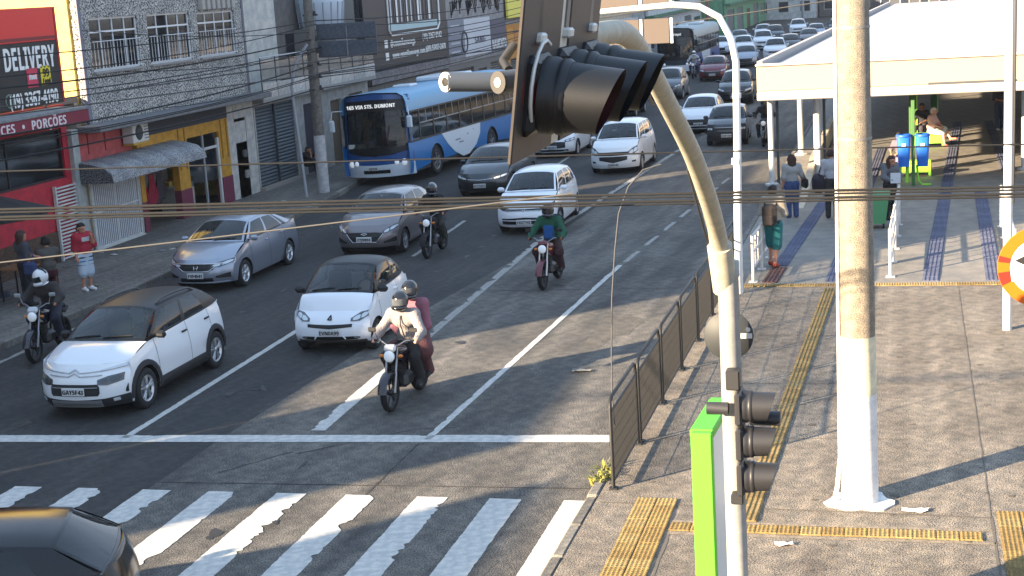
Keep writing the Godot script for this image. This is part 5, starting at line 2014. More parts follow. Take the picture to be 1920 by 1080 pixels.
	slab_part("grey_field", sm(rgb(138, 138, 146), 0.8), bn, Vector3(-0.04, 0.0, 1.0), Vector3(0, 1.9, 3.8))
	st = ST()
	ring = []
	for k in 21:
		var a := TAU * k / 20
		ring.append(Vector3(0.01, 0.75 + sin(a) * 0.5, 1.1 + cos(a) * 0.5))
	tube(st, ring, 0.05, 5)
	obj("oval_emblem", st, sm(rgb(70, 70, 80), 0.7), bn)
	text("lettering", "SANG", 0.36, sm(rgb(90, 90, 100), 0.7), bn, Transform3D(FX, Vector3(0.01, 0.75, -1.8)), 1.6)
	for k in 4:
		slab_part("text_line", sm(rgb(190, 190, 196), 0.8), bn, Vector3(0, 0.3 + k * 0.42, 1.9), Vector3(0.01, 0.38 + k * 0.42, 3.4))
	var ns := thing("lettered_shop_sign", "grey shop sign with white upright lettering beside the white banner", "sign", Vector3(-21.28, 3.1, -79.4))
	slab_part("board", sm(rgb(96, 92, 104), 0.7), ns, Vector3(-0.04, 0.0, -1.6), Vector3(0, 1.7, 1.6))
	text("lettering", "NAMENTO", 0.5, wt, ns, Transform3D(FX, Vector3(0.01, 0.4, 0.0)), 0.9)
	# ---- yellow board shop
	b = thing("ochre_shop_building", "shop with a plain yellow board over ochre panels", "building", Vector3.ZERO)
	clad_box(b, sm(rgb(170, 150, 110), 0.9), -81.1, -90.0, 6.9)
	facade("upper_wall", sm(rgb(150, 146, 144), 0.9), b, -21.4, -81.1, -90.0, 4.4, 6.95, [])
	facade("street_wall", sm(rgb(196, 138, 62), 0.8), b, -21.4, -81.1, -90.0, 0.1, 4.4, [[-82.0, -85.0, 0.1, 2.5], [-86.0, -89.0, 0.1, 2.5]])
	for e in [[-82.0, -85.0], [-86.0, -89.0]]:
		roller_shutter(b, -21.5, e[0], e[1], 0.1, 2.5, sm(rgb(90, 88, 86), 0.7))
	for k in 5:
		slab_part("ochre_panel", sm([rgb(212, 150, 70), rgb(196, 134, 66), rgb(206, 160, 96)][k % 3], 0.8), b, Vector3(-21.4, 3.0, -82.9 - k * 1.6), Vector3(-21.34, 4.2, -81.4 - k * 1.6), 0.01)
	var yb := thing("yellow_board", "blank yellow signboard high on the ochre shop", "sign", Vector3(-21.1, 4.75, -84.2))
	slab_part("board", sm(rgb(240, 226, 96), 0.6), yb, Vector3(-0.15, 0, -3.2), Vector3(0, 1.3, 3.2), 0.03)

func plain_building(called: String, label: String, x: float, z0: float, z1: float, h: float, wall: Material, trim: Material, kinds: Array) -> Node3D:
	# kinds: for each bay "shutter", "door", "window"; upper windows above
	var b := thing(called, label, "building", Vector3.ZERO)
	var n := kinds.size()
	var w := (z0 - z1) / n
	var ops := []
	for k in n:
		var za := z0 - w * k - w * 0.14
		var zb := z0 - w * (k + 1) + w * 0.14
		match kinds[k]:
			"shutter": ops.append([za, zb, 0.1, 2.7])
			"door": ops.append([za - w * 0.15, zb + w * 0.15, 0.1, 2.3])
			"window": ops.append([za, zb, 1.0, 2.4])
	facade("street_wall", wall, b, x, z0, z1, 0.1, 3.2, ops)
	var up := []
	for k in n:
		up.append([z0 - w * k - w * 0.2, z0 - w * (k + 1) + w * 0.2, 4.2, 5.6])
	facade("upper_wall", wall, b, x, z0, z1, 3.4, h, up if h > 6.0 else [])
	slab_part("cornice", trim, b, Vector3(x - 0.2, 3.2, z1), Vector3(x + 0.5, 3.4, z0))
	for k in n:
		var o: Array = ops[k]
		if kinds[k] == "shutter":
			roller_shutter(b, x - 0.1, o[0], o[1], o[2], o[3], sm(rgb(110, 112, 116), 0.6, 0.3))
		elif kinds[k] == "door":
			slab_part("door", sm(rgb(86, 66, 52), 0.7), b, Vector3(x - 0.16, o[2], o[1]), Vector3(x - 0.1, o[3], o[0]))
		else:
			window(b, x, o[0], o[1], o[2], o[3], trim, 2)
		if h > 6.0:
			window(b, x, up[k][0], up[k][1], up[k][2], up[k][3], trim, 2)
	clad_box(b, wall, z0, z1, h, x - 12.0, x - 0.3)
	return b

func build_far_buildings() -> void:
	var wh := sm(rgb(214, 214, 212), 0.8, 0.0, {"tex": "soft", "size": 3.0})
	var gy := sm(rgb(120, 120, 118), 0.85, 0.0, {"tex": "soft", "size": 3.0})
	var bei := sm(rgb(196, 180, 156), 0.85, 0.0, {"tex": "soft", "size": 3.0})
	var grn := sm(rgb(110, 168, 128), 0.7, 0.0, {"tex": "soft", "size": 3.0})
	var tg := sm(rgb(60, 110, 84), 0.7)
	var dk := sm(rgb(66, 68, 74), 0.7)
	plain_building("shop_row_building", "grey shop building just beyond the ochre panels", -21.6, -90.2, -108.0, 7.0, gy, dk, ["shutter", "shutter", "door", "shutter"])
	plain_building("shop_row_building", "beige two storey building beyond the grey shops", -21.8, -108.2, -124.0, 7.2, bei, wh, ["shutter", "door", "shutter"])
	plain_building("shop_row_building", "white two storey building with green trim behind the far bus", -20.5, -124.2, -158.0, 7.0, wh, tg, ["shutter", "window", "door", "shutter", "window"])
	plain_building("shop_row_building", "green fronted building with pale pillars far down the avenue", -18.0, -158.2, -205.0, 7.6, grn, tg, ["shutter", "shutter", "door", "shutter", "window"])
	# buildings that close the far end of the avenue, fronts towards the camera
	var e := [[-20.0, -11.5, -206.0, wh, "white house with a blue square closing the far avenue"], [-11.3, -4.0, -210.0, gy, "pale grey block beside the white house at the far end"], [-3.8, 6.0, -204.0, dk, "dark slatted building at the far end of the avenue"], [6.2, 24.0, -200.0, bei, "beige building behind the white shelter roof"]]
	for k in 4:
		var x0: float = e[k][0]
		var x1: float = e[k][1]
		var z: float = e[k][2]
		var b := thing("end_building", e[k][4], "building", Vector3.ZERO)
		slab_part("walls", e[k][3], b, Vector3(x0, 0, z - 10), Vector3(x1, 8.5, z))
		slab_part("roof", sm(rgb(130, 110, 96), 0.9), b, Vector3(x0 - 0.3, 8.5, z - 10.3), Vector3(x1 + 0.3, 8.8, z + 0.4))
		var n := int((x1 - x0) / 2.4)
		for j in n:
			var xa := lerpf(x0, x1, (j + 0.25) / n)
			var xb := lerpf(x0, x1, (j + 0.75) / n)
			for y in [0.9, 4.2]:
				var wn := slab_part("window_frame", sm(rgb(180, 178, 172), 0.7), b, Vector3(xa, y, z), Vector3(xb, y + 1.5, z + 0.06))
				slab_part("pane", sm(rgb(44, 50, 60), 0.1), wn, Vector3(xa + 0.1, y + 0.1, z + 0.06), Vector3(xb - 0.1, y + 1.4, z + 0.07))
		if k == 0:
			slab_part("blue_square", sm(rgb(40, 48, 108), 0.6), b, Vector3(-15.2, 2.6, z + 0.07), Vector3(-13.4, 4.2, z + 0.12))
	# two lamp or power poles far down, with rusty and pale bands
	for q in [[-17.6, -140.0, rgb(128, 96, 84), "rusty brown utility pole beyond the far cars"], [-12.6, -196.0, rgb(150, 150, 152), "grey utility pole before the white house at the far end"]]:
		var st := ST()
		lathe(st, [Vector2(0.20, 0), Vector2(0.13, 9.5), Vector2(0, 9.5)], 10, Transform3D(Basis.IDENTITY, Vector3(q[0], 0, q[1])))
		box(st, Vector3(q[0], 8.0, q[1]), Vector3(1.8, 0.1, 0.1))
		box(st, Vector3(q[0], 7.0, q[1]), Vector3(1.4, 0.1, 0.1))
		tag(obj("utility_pole", st, sm(q[2], 0.85)), q[3], "pole", "utility poles")

func build_shade_buildings() -> void:
	# houses along the left footpath before the restaurant: they shade the avenue in the morning
	var w1 := sm(rgb(196, 184, 166), 0.85, 0.0, {"tex": "soft", "size": 3.0})
	var w2 := sm(rgb(180, 150, 130), 0.85, 0.0, {"tex": "soft", "size": 3.0})
	var tr := sm(rgb(214, 212, 206), 0.7)
	plain_building("corner_shop_building", "beige two storey shops just before the red restaurant", -21.3, -19.7, -27.5, 6.85, w1, tr, ["shutter", "window", "door"])
	plain_building("tower_building", "taller pale building before the beige shops, shading the platform", -21.3, -13.5, -19.5, 11.0, w2, tr, ["shutter", "door"])
	# two houses whose side walls run askew, along the lane between them
	for e in [["terracotta two storey house past the sunlit yard gap", -4.2, -9.6, 6.3, w2], ["beige two storey house at the street corner behind the camera", 7.0, -1.9, 6.6, w1]]:
		var b := thing("corner_house", e[0], "building", Vector3.ZERO)
		var st := ST()
		var za: float = e[1]
		var zb: float = e[2]
		var up := Transform3D(Basis(Vector3(1, 0, 0), Vector3(0, 0, 1), Vector3(0, 1, 0)), Vector3.ZERO)
		prism(st, [Vector2(-21.3, zb), Vector2(-21.3, za), Vector2(-30.3, za + 9.2), Vector2(-30.3, zb + 9.2)], 0.0, e[3], up)
		obj("walls", st, e[4], b)
		st = ST()
		prism(st, [Vector2(-21.2, zb), Vector2(-21.2, za), Vector2(-30.4, za + 9.2), Vector2(-30.4, zb + 9.2)], e[3], e[3] + 0.15, up)
		obj("roof", st, sm(rgb(150, 92, 70), 0.85), b)
		for k in 2:
			var zc := lerpf(za, zb, 0.3 + 0.4 * k)
			var fr := slab_part("window_frame", tr, b, Vector3(-21.3, 4.0, zc - 0.7), Vector3(-21.24, 5.3, zc + 0.7))
			slab_part("pane", sm(rgb(44, 50, 56), 0.1), fr, Vector3(-21.24, 4.1, zc - 0.6), Vector3(-21.23, 5.2, zc + 0.6))
			slab_part("door", sm(rgb(96, 84, 74), 0.7), b, Vector3(-21.3, 0.1, zc - 0.6), Vector3(-21.25, 2.5, zc + 0.6))
	var yw := thing("yard_wall", "tall plastered yard wall between the pale tower and the terracotta house", "wall", Vector3(-21.3, 0, -11.55))
	slab_part("wall", w1, yw, Vector3(-0.2, 0, -1.93), Vector3(0, 4.55, 1.93), 0.02)
	slab_part("coping", tr, yw, Vector3(-0.26, 4.55, -1.93), Vector3(0.06, 4.65, 1.93), 0.02)
	yw = thing("yard_wall", "low plastered yard wall beside the corner house", "wall", Vector3(-21.3, 0, -3.05))
	slab_part("wall", w2, yw, Vector3(-0.2, 0, -1.13), Vector3(0, 2.3, 1.13), 0.02)
	slab_part("coping", tr, yw, Vector3(-0.26, 2.3, -1.13), Vector3(0.06, 2.4, 1.13), 0.02)

# ------------------------------------------------------------------ bus station shelter
func build_shelter() -> void:
	var s := thing("station_shelter", "big white roofed bus station shelter with cream front fascia", "shelter", Vector3.ZERO)
	var white := sm(rgb(180, 174, 170), 0.7)
	var cream := sm(rgb(152, 140, 126), 0.7)
	var steel := sm(rgb(206, 206, 204), 0.45, 0.2)
	var dark := sm(rgb(70, 72, 74), 0.6)
	# roof sheets seen from above
	for k in 14:
		var za := -44.9 - k * 4.6
		var xl0 := -4.15 + k * 0.22
		var st := ST()
		prism(st, [Vector2(xl0 + 0.35, za), Vector2(14.0, za), Vector2(14.0, za - 4.58), Vector2(xl0 + 0.55, za - 4.58)], 3.62, 3.7, Transform3D(Basis(Vector3(1, 0, 0), Vector3(0, 0, 1), Vector3(0, 1, 0)), Vector3.ZERO))
		obj("roof_sheet", st, white, s)
	# front fascia: a cream band between pale lips
	slab_part("fascia", cream, s, Vector3(-4.25, 2.98, -44.9), Vector3(14.0, 3.72, -44.7), 0.03)
	slab_part("fascia_lip", white, s, Vector3(-4.25, 2.72, -44.95), Vector3(14.0, 2.98, -44.66), 0.03)
	slab_part("fascia_cap", white, s, Vector3(-4.28, 3.722, -44.95), Vector3(14.0, 3.79, -44.64), 0.02)
	slab_part("fascia_slot", dark, s, Vector3(0.6, 2.99, -44.70), Vector3(3.0, 3.05, -44.685))
	# side gutter along the road
	var st := ST()
	var gx := Transform3D(Basis(Vector3(1, 0, 0), Vector3(0, 0, 1), Vector3(0, 1, 0)), Vector3.ZERO)
	prism(st, [Vector2(-4.25, -44.95), Vector2(-4.1, -44.95), Vector2(-1.02, -109.0), Vector2(-1.17, -109.0)], 2.8, 3.86, gx)
	obj("side_fascia", st, white, s)
	st = ST()
	prism(st, [Vector2(-4.08, -44.95), Vector2(-3.8, -44.95), Vector2(-0.72, -109.0), Vector2(-1.0, -109.0)], 3.42, 3.5, gx)
	obj("gutter", st, sm(rgb(150, 148, 150), 0.6), s)
	# underside
	st = ST()
	prism(st, [Vector2(-4.08, -44.92), Vector2(13.9, -44.92), Vector2(13.9, -109.0), Vector2(-1.0, -109.0)], 3.26, 3.3, gx)
	obj("ceiling", st, sm(rgb(190, 190, 188), 0.8), s)
	# posts
	for e in [[-3.92, -45.2, 0.085], [-2.57, -41.3, 0.0], [-1.74, -45.5, 0.07], [-2.62, -46.2, 0.11], [0.24, -58.3, 0.0], [-3.55, -52.6, 0.09], [-2.4, -54.5, 0.09], [-3.2, -60.2, 0.09], [3.4, -47.2, 0.09], [3.6, -58.0, 0.09], [-2.9, -68.0, 0.09], [4.0, -70.0, 0.09]]:
		if e[2] <= 0.0:
			continue
		st = ST()
		lathe(st, [Vector2(e[2], 0.15), Vector2(e[2], 3.28)], 12, Transform3D(Basis.IDENTITY, Vector3(e[0], 0, e[1])))
		lathe(st, [Vector2(e[2] + 0.12, 0.15), Vector2(e[2] + 0.12, 0.2), Vector2(e[2], 0.21)], 12, Transform3D(Basis.IDENTITY, Vector3(e[0], 0, e[1])), true)
		obj("post", st, steel, s)
	for e in [[-3.74, -45.2], [-2.42, -46.2], [-1.6, -45.5]]:
		slab_part("downpipe", dark, s, Vector3(e[0] - 0.04, 0.15, e[1] - 0.3), Vector3(e[0] + 0.04, 3.26, e[1] - 0.2))
	# low wall and ramp edge between road and platform
	st = ST()
	prism(st, [Vector2(-40.5, 0.15), Vector2(-60.0, 0.15), Vector2(-60.0, 0.75), Vector2(-47.0, 0.75), Vector2(-42.0, 0.22)], -2.9, -2.7, Transform3D(Basis(Vector3(0, 0, 1), Vector3(0, 1, 0), Vector3(1, 0, 0)), Vector3.ZERO))
	tag(obj("ramp_wall", st, sm(rgb(206, 192, 170), 0.8, 0.0, {"tex": "soft", "size": 2.0})), "cream low wall rising beside the platform behind the waiting woman", "wall")
	# lime-green bench pillar, bins and seats on the platform
	var lime := sm(rgb(150, 214, 62), 0.5)
	var green := sm(rgb(64, 104, 52), 0.6)
	for e in [[0.24, -57.6, "dark green steel pillar with lime edge beside the sitting elder"], [1.15, -66.5, "dark green steel pillar farther under the shelter roof"]]:
		var pn := thing("green_pillar", e[2], "pillar", Vector3(e[0], 0.15, e[1]), 0.0, "green pillars under the shelter")
		slab_part("column", green, pn, Vector3(-0.16, 0, -0.1), Vector3(0.10, 3.1, 0.1), 0.015)
		slab_part("edge_plate", lime, pn, Vector3(0.10, 0, -0.09), Vector3(0.15, 3.1, 0.09), 0.01)
		slab_part("head_plate", green, pn, Vector3(-0.4, 2.95, -0.14), Vector3(0.4, 3.08, 0.14), 0.01)
	for e in [[0.75, -53.9, "lime green bench under the sitting elder"], [0.2, -46.4, "lime green bench behind the blue litter bins"]]:
		var bn := thing("lime_bench", e[2], "bench", Vector3(e[0], 0.15, e[1]), 0.0, "lime benches")
		slab_part("seat", lime, bn, Vector3(-0.5, 0.40, -0.22), Vector3(0.5, 0.47, 0.22), 0.02)
		slab_part("side_panel", lime, bn, Vector3(-0.5, 0, -0.22), Vector3(-0.42, 0.40, 0.22), 0.02)
		slab_part("side_panel", lime, bn, Vector3(0.42, 0, -0.22), Vector3(0.5, 0.40, 0.22), 0.02)
		slab_part("front_panel", lime, bn, Vector3(-0.42, 0.12, 0.14), Vector3(0.42, 0.40, 0.18), 0.01)
	var bp := thing("litter_bin_post", "dark green post that carries the two blue litter bins", "post", Vector3(0.17, 0.15, -44.3))
	slab_part("post", green, bp, Vector3(-0.05, 0, -0.05), Vector3(0.05, 2.45, 0.05), 0.01)
	st = ST()
	tube(st, [Vector3(0.1, 0.6, 0), Vector3(0.14, 0.15, 0), Vector3(0.25, 0.03, 0), Vector3(0.5, 0.03, 0)], 0.03, 7)
	tube(st, [Vector3(-0.16, 0.6, 0), Vector3(-0.18, 0.1, 0)], 0.05, 7)
	obj("lime_bracket", st, lime, bp)
	for sx in [-0.26, 0.26]:
		var bin := thing("litter_bin", ["blue litter bin on the left of the green post", "blue litter bin on the right of the green post"][0 if sx < 0 else 1], "litter bin", Vector3(0.17 + sx, 0.72, -44.25), 0.0, "blue litter bins")
		var blue := sm(rgb(30, 104, 196), 0.5)
		st = ST()
		var g := []
		for k in 5:
			var y := k * 0.22
			var w := 0.15 + 0.045 * k / 4.0
			var row := []
			for j in 17:
				var a := TAU * j / 16
				row.append(Vector3(signf(cos(a)) * pow(absf(cos(a)), 0.5) * w, y, signf(sin(a)) * pow(absf(sin(a)), 0.5) * w * 0.85))
			g.append(row)
		grid(st, g, Vector3(0, 0.4, 0), 1)
		box(st, Vector3(0, 0.01, 0), Vector3(0.26, 0.02, 0.22))
		obj("bucket", st, blue, bin)
		st = ST()
		lathe(st, [Vector2(0.21, 0.86), Vector2(0.215, 0.90), Vector2(0.19, 0.93), Vector2(0.165, 0.93)], 16, Transform3D.IDENTITY)
		obj("rim", st, sm(rgb(24, 84, 168), 0.5), bin)
		st = ST()
		box(st, Vector3(0, 0.62, 0.17), Vector3(0.12, 0.10, 0.01))
		obj("label_sticker", st, sm(rgb(200, 214, 230), 0.6), bin)

# ------------------------------------------------------------------ traffic signals
func visor(st: SurfaceTool, xf: Transform3D, r: float, ln: float, inside := false) -> void:
	# open tube along local +x, cut so that the lower edge is shorter
	var n := 26
	var g := []
	for k in n + 1:
		var a := TAU * k / n
		var yy := sin(a)
		var l := ln * (0.83 + 0.17 * yy)
		var rr := r * (0.965 if inside else 1.0)
		var row := []
		for j in 6:
			var t := j / 5.0
			row.append(xf * Vector3(l * t, yy * rr * (1 - 0.06 * t), cos(a) * rr * (1 - 0.06 * t)))
		g.append(row)
	grid(st, g, xf * Vector3(ln * 0.4, 0, 0), 1)

func signal_head(parent: Node, at: Vector3, lens: Color, r: float, bodym: Material, vism: Material, B := Basis.IDENTITY, lit := false) -> void:
	var xf := Transform3D(B, at)
	var st := ST()
	box(st, at + B * Vector3(-0.02, 0, 0), Vector3(0.06, r * 2.25, r * 2.25), 0.02, B)
	lathe(st, [Vector2(r * 1.10, 0.0), Vector2(r * 1.10, 0.03), Vector2(r * 1.03, 0.04), Vector2(r * 1.08, 0.05), Vector2(r * 1.08, 0.065), Vector2(r * 1.0, 0.075)], 26, xf * Transform3D(Basis(Vector3(0, 0, 1), -PI / 2), Vector3(0.01, 0, 0)))
	var head := obj("lamp_body", st, bodym, parent)
	st = ST()
	visor(st, xf * Transform3D(Basis.IDENTITY, Vector3(0.05, 0, 0)), r, r * 1.8)
	visor(st, xf * Transform3D(Basis.IDENTITY, Vector3(0.05, 0, 0)), r, r * 1.8, true)
	obj("visor", st, vism, head)
	st = ST()
	lathe(st, [Vector2(r * 0.92, 0.0), Vector2(r * 0.7, 0.02), Vector2(r * 0.35, 0.034), Vector2(0, 0.038)], 20, xf * Transform3D(Basis(Vector3(0, 0, 1), -PI / 2), Vector3(0.05, 0, 0)))
	obj("lens", st, sm(lens, 0.2, 0.0, {"coat": 0.4}) if not lit else sm(rgb(200, 16, 24), 0.3, 0.0, {"emit": 0.5}), head)

func build_signals() -> void:
	var plas := sm(rgb(14, 16, 20), 0.45, 0.0, {"bump": "rough", "bs": 0.08, "size": 0.3})
	var body := sm(rgb(40, 40, 43), 0.45)
	var galv := sm(rgb(158, 158, 156), 0.55, 0.0, {"tex": "soft", "size": 0.7})
	var armm := sm(rgb(178, 172, 154), 0.6, 0.0, {"tex": "soft", "size": 0.5})
	var clip := sm(rgb(205, 205, 200), 0.45, 0.3)
	# column with its projecting arm
	var c := thing("signal_column", "galvanised signal column with a long curved cream arm", "signal post", Vector3(-1.37, 0.15, -11.62))
	var st := ST()
	lathe(st, [Vector2(0.10, 0), Vector2(0.085, 1.0), Vector2(0.083, 3.95), Vector2(0.09, 3.96), Vector2(0.09, 4.08), Vector2(0.0, 4.09)], 18, Transform3D.IDENTITY)
	obj("column", st, galv, c)
	st = ST()
	lathe(st, [Vector2(0.22, 0.0), Vector2(0.22, 0.03), Vector2(0.1, 0.035)], 12, Transform3D.IDENTITY, true)
	obj("base_flange", st, galv, c)
	st = ST()
	# arm centre line in world space, passing the points seen in the picture
	var P := [Vector3(-1.40, 4.05, -11.66), Vector3(-1.41, 4.45, -11.40), Vector3(-1.385, 4.86, -10.70), Vector3(-1.34, 5.32, -9.62), Vector3(-1.27, 5.77, -8.20), Vector3(-1.19, 6.05, -7.1), Vector3(-1.11, 6.21, -6.2), Vector3(-1.06, 6.255, -5.5), Vector3(-1.08, 6.25, -4.6)]
	var cv := Curve3D.new()
	for k in P.size():
		var tn: Vector3 = (P[mini(k + 1, P.size() - 1)] - P[maxi(k - 1, 0)]) / 6.0
		cv.add_point(P[k] - c.position, -tn, tn)
	var pts := []
	var rad := []
	for k in 41:
		pts.append(cv.sample_baked(cv.get_baked_length() * k / 40.0))
		rad.append(lerpf(0.075, 0.041, pow(k / 40.0, 0.8)))
	tube(st, pts, rad, 16)
	obj("arm", st, armm, c)
	st = ST()
	tube(st, [pts[0] - Vector3(0, 0.05, 0), pts[2]], [0.10, 0.10], 14)
	obj("arm_socket", st, armm, c)
	st = ST()
	for k in 2:
		tube(st, [pts[2 + k * 18] + Vector3(-0.09, 0.02, 0), pts[10 + k * 16] + Vector3(-0.085, 0.04, 0)], 0.008, 5)
	obj("conduit", st, sm(rgb(40, 40, 42), 0.7), c)
	# three-lamp head on the arm: backplate, strip, lamps in a row along z
	var s := thing("overhead_signal", "large black three lamp traffic signal with tall backplate near camera", "traffic light", Vector3(-1.01, 6.152, -4.42))
	s.rotation.z = -0.15
	var platem := sm(rgb(58, 52, 49), 0.5, 0.0, {"tex": "soft", "size": 0.5})
	var backm := sm(rgb(214, 206, 190), 0.6)
	slab_part("backplate", platem, s, Vector3(-0.012, -0.19, 0.02), Vector3(0.0, 0.36, 0.50), 0.004)
	slab_part("backplate", platem, s, Vector3(-0.012, -0.19, -0.56), Vector3(0.0, 0.36, -0.10), 0.004)
	slab_part("backplate_strip", backm, s, Vector3(-0.018, -0.19, -0.10), Vector3(-0.006, 0.36, 0.02), 0.003)
	for k in 3:
		var at := Vector3(0.02, -0.01, 0.30 - k * 0.36)
		signal_head(s, at, [rgb(120, 14, 22), rgb(120, 90, 20), rgb(20, 90, 60)][k], 0.100, plas, plas, Basis.IDENTITY, k == 0)
		st = ST()
		box(st, at + Vector3(-0.02, 0.155, 0), Vector3(0.035, 0.03, 0.06), 0.006)
		var cl := obj("top_clip", st, clip, s)
		st = ST()
		var sp := [Vector2(-0.022, 0.0), Vector2(0.022, 0.0), Vector2(0.02, 0.09), Vector2(0.0, 0.13), Vector2(-0.02, 0.09)]
		prism(st, sp, 0.0, 0.008, Transform3D(FX, at + Vector3(-0.028, 0.168, 0)))
		obj("slot_plate", st, sm(rgb(112, 110, 106), 0.5, 0.3), cl)
	# wire loop on the nearest lamp
	st = ST()
	var lp := []
	for k in 9:
		var a := lerpf(0.35, 1.35, k / 8.0) * PI
		lp.append(Vector3(0.02, 0.01 + sin(a) * 0.13, 0.30 - cos(a) * 0.13))
	tube(st, lp, 0.006, 5)
	obj("wire_clip", st, clip, s)
	# pipe ends with washers, behind the plate
	for e in [[Vector3(-0.30, -0.02, 0.16), 0.029, rgb(222, 216, 204)], [Vector3(-0.13, 0.00, 0.20), 0.033, rgb(62, 60, 58)]]:
		st = ST()
		tube(st, [e[0] + Vector3(0, 0, 0), e[0] + Vector3(0.30 if e[1] < 0.03 else 0.12, 0.02, -0.16)], e[1], 14)
		var pp := obj("pipe", st, sm(rgb(74, 82, 94), 0.5), s)
		st = ST()
		var dirv := Vector3(-0.55, -0.02, 0.83).normalized()
		var bx := dirv.cross(Vector3.UP).normalized()
		var xf := Transform3D(Basis(bx, dirv, bx.cross(dirv)), e[0])
		lathe(st, [Vector2(0.013, 0.006), Vector2(e[1], 0.006), Vector2(e[1], -0.004)], 18, xf, true)
		obj("end_washer", st, sm(e[2], 0.5), pp)
		st = ST()
		lathe(st, [Vector2(0.014, 0.0), Vector2(0.014, 0.008), Vector2(0.0, 0.009)], 10, xf, true)
		obj("bolt_hole", st, sm(rgb(8, 8, 8) if e[1] < 0.03 else rgb(226, 220, 206), 0.6), pp)
	st = ST()
	tube(st, [Vector3(-0.14, 0.10, 0.02), Vector3(-0.16, 0.05, 0.06), Vector3(-0.13, 0.03, 0.10)], 0.014, 6)
	obj("clamp", st, sm(rgb(40, 40, 42), 0.6), s)
	# three-lamp repeater on the column
	s = thing("repeater_signal", "dark grey three lamp repeater signal fixed on the galvanised column", "traffic light", Vector3(-1.33, 2.38, -11.46))
	for k in 3:
		signal_head(s, Vector3(0.06, 0.72 - k * 0.29, 0.02), [rgb(120, 14, 22), rgb(120, 90, 20), rgb(20, 90, 60)][k], 0.118, body, body)
	slab_part("mount_top", sm(rgb(40, 40, 42), 0.5), s, Vector3(-0.06, 0.86, -0.04), Vector3(0.05, 1.02, 0.08), 0.01)
	slab_part("mount_bottom", sm(rgb(40, 40, 42), 0.5), s, Vector3(-0.05, -0.08, -0.04), Vector3(0.05, 0.0, 0.08), 0.01)
	st = ST()
	tube(st, [Vector3(-0.22, 0.70, 0.02), Vector3(-0.05, 0.70, 0.02)], 0.05, 10)
	tube(st, [Vector3(0.1, 0.58, -0.14), Vector3(0.34, 0.575, -0.14)], 0.06, 10)
	obj("rear_lamp", st, sm(rgb(46, 46, 50), 0.5), s)
	# round sign seen from behind
	var rs := thing("round_sign_back", "grey back of a round road sign behind the signal column", "road sign", Vector3(-1.41, 3.57, -11.86), 0.0)
	st = ST()
	lathe(st, [Vector2(0.0, -0.004), Vector2(0.198, -0.004), Vector2(0.201, 0.0), Vector2(0.198, 0.004), Vector2(0.0, 0.004)], 32, Transform3D(Basis(Vector3(1, 0, 0), PI / 2), Vector3.ZERO))
	obj("disc", st, sm(rgb(46, 49, 51), 0.6), rs)
	slab_part("bracket", clip, rs, Vector3(-0.03, -0.02, 0.004), Vector3(0.19, 0.02, 0.02))
	st = ST()
	tube(st, [Vector3(0.16, 0.05, 0.005), Vector3(0.16, 0.05, 0.02)], 0.018, 8)
	obj("bolt", st, clip, rs)
	# white pole far behind with an arm over the road that carries boards
	var wpn := thing("arm_pole", "slim white pole with a curved arm over the avenue by the fence", "pole", Vector3(-3.28, 0.15, -29.6))
	var wm := sm(rgb(216, 216, 214), 0.5, 0.15)
	st = ST()
	var q := [Vector3(0, 0, 0), Vector3(0.02, 1.5, 0), Vector3(0.06, 3.2, 0), Vector3(0.08, 4.6, 0), Vector3(0.0, 5.05, 0), Vector3(-0.22, 5.48, 0), Vector3(-0.6, 5.7, 0), Vector3(-1.1, 5.76, 0), Vector3(-2.2, 5.72, 0), Vector3(-3.6, 5.66, 0)]
	tube(st, q, [0.085, 0.08, 0.075, 0.07, 0.068, 0.066, 0.062, 0.06, 0.055, 0.05], 12)
	obj("pole", st, wm, wpn)
	for e in [[Vector3(0.02, 2.6, 0), Vector3(0.03, 2.72, 0), 0.095], [Vector3(0.07, 3.9, 0), Vector3(0.075, 4.0, 0), 0.088]]:
		st = ST()
		tube(st, [e[0], e[1]], e[2], 12)
		obj("collar", st, wm, wpn)
	var bk := sm(rgb(84, 74, 68), 0.6)
	for e in [[-2.85, -1.82, 0.06, 0.55, "brown back of the wide road board with a yellow warning sticker"], [-1.72, -1.22, 0.06, 0.55, "narrow brown back of the road board next to the white arm"], [-2.85, -1.82, -0.55, -0.12, "brown back of the upper wide board above the white arm"], [-1.72, -1.22, -0.55, -0.12, "narrow brown back of the upper board above the white arm"]]:
		var bd := thing("road_board", e[4], "road sign", Vector3(-3.28, 5.72, -29.75), 0.0, "boards on the white arm")
		slab_part("panel", bk, bd, Vector3(e[0], -e[3], -0.02), Vector3(e[1], -e[2], 0.02), 0.008)
		slab_part("stiffener", wm, bd, Vector3(e[1] + 0.02, -e[3], 0.0), Vector3(e[1] + 0.07, -e[2], 0.04))
		if e[1] < -1.8 and e[2] > 0:
			st = ST()
			prism(st, [Vector2(-2.05, -0.22), Vector2(-1.88, -0.22), Vector2(-1.88, -0.36), Vector2(-1.96, -0.44), Vector2(-2.05, -0.36)], 0.02, 0.026)
			var sk := obj("sticker", st, sm(rgb(232, 208, 40), 0.6), bd)
			st = ST()
			for k in 3:
				box(st, Vector3(-1.965, -0.27 - k * 0.05, 0.029), Vector3(0.11 - 0.02 * k, 0.014, 0.004), 0.0, Basis(Vector3(0, 0, 1), 0.5))
			obj("sticker_marks", st, sm(rgb(40, 36, 20), 0.7), sk)

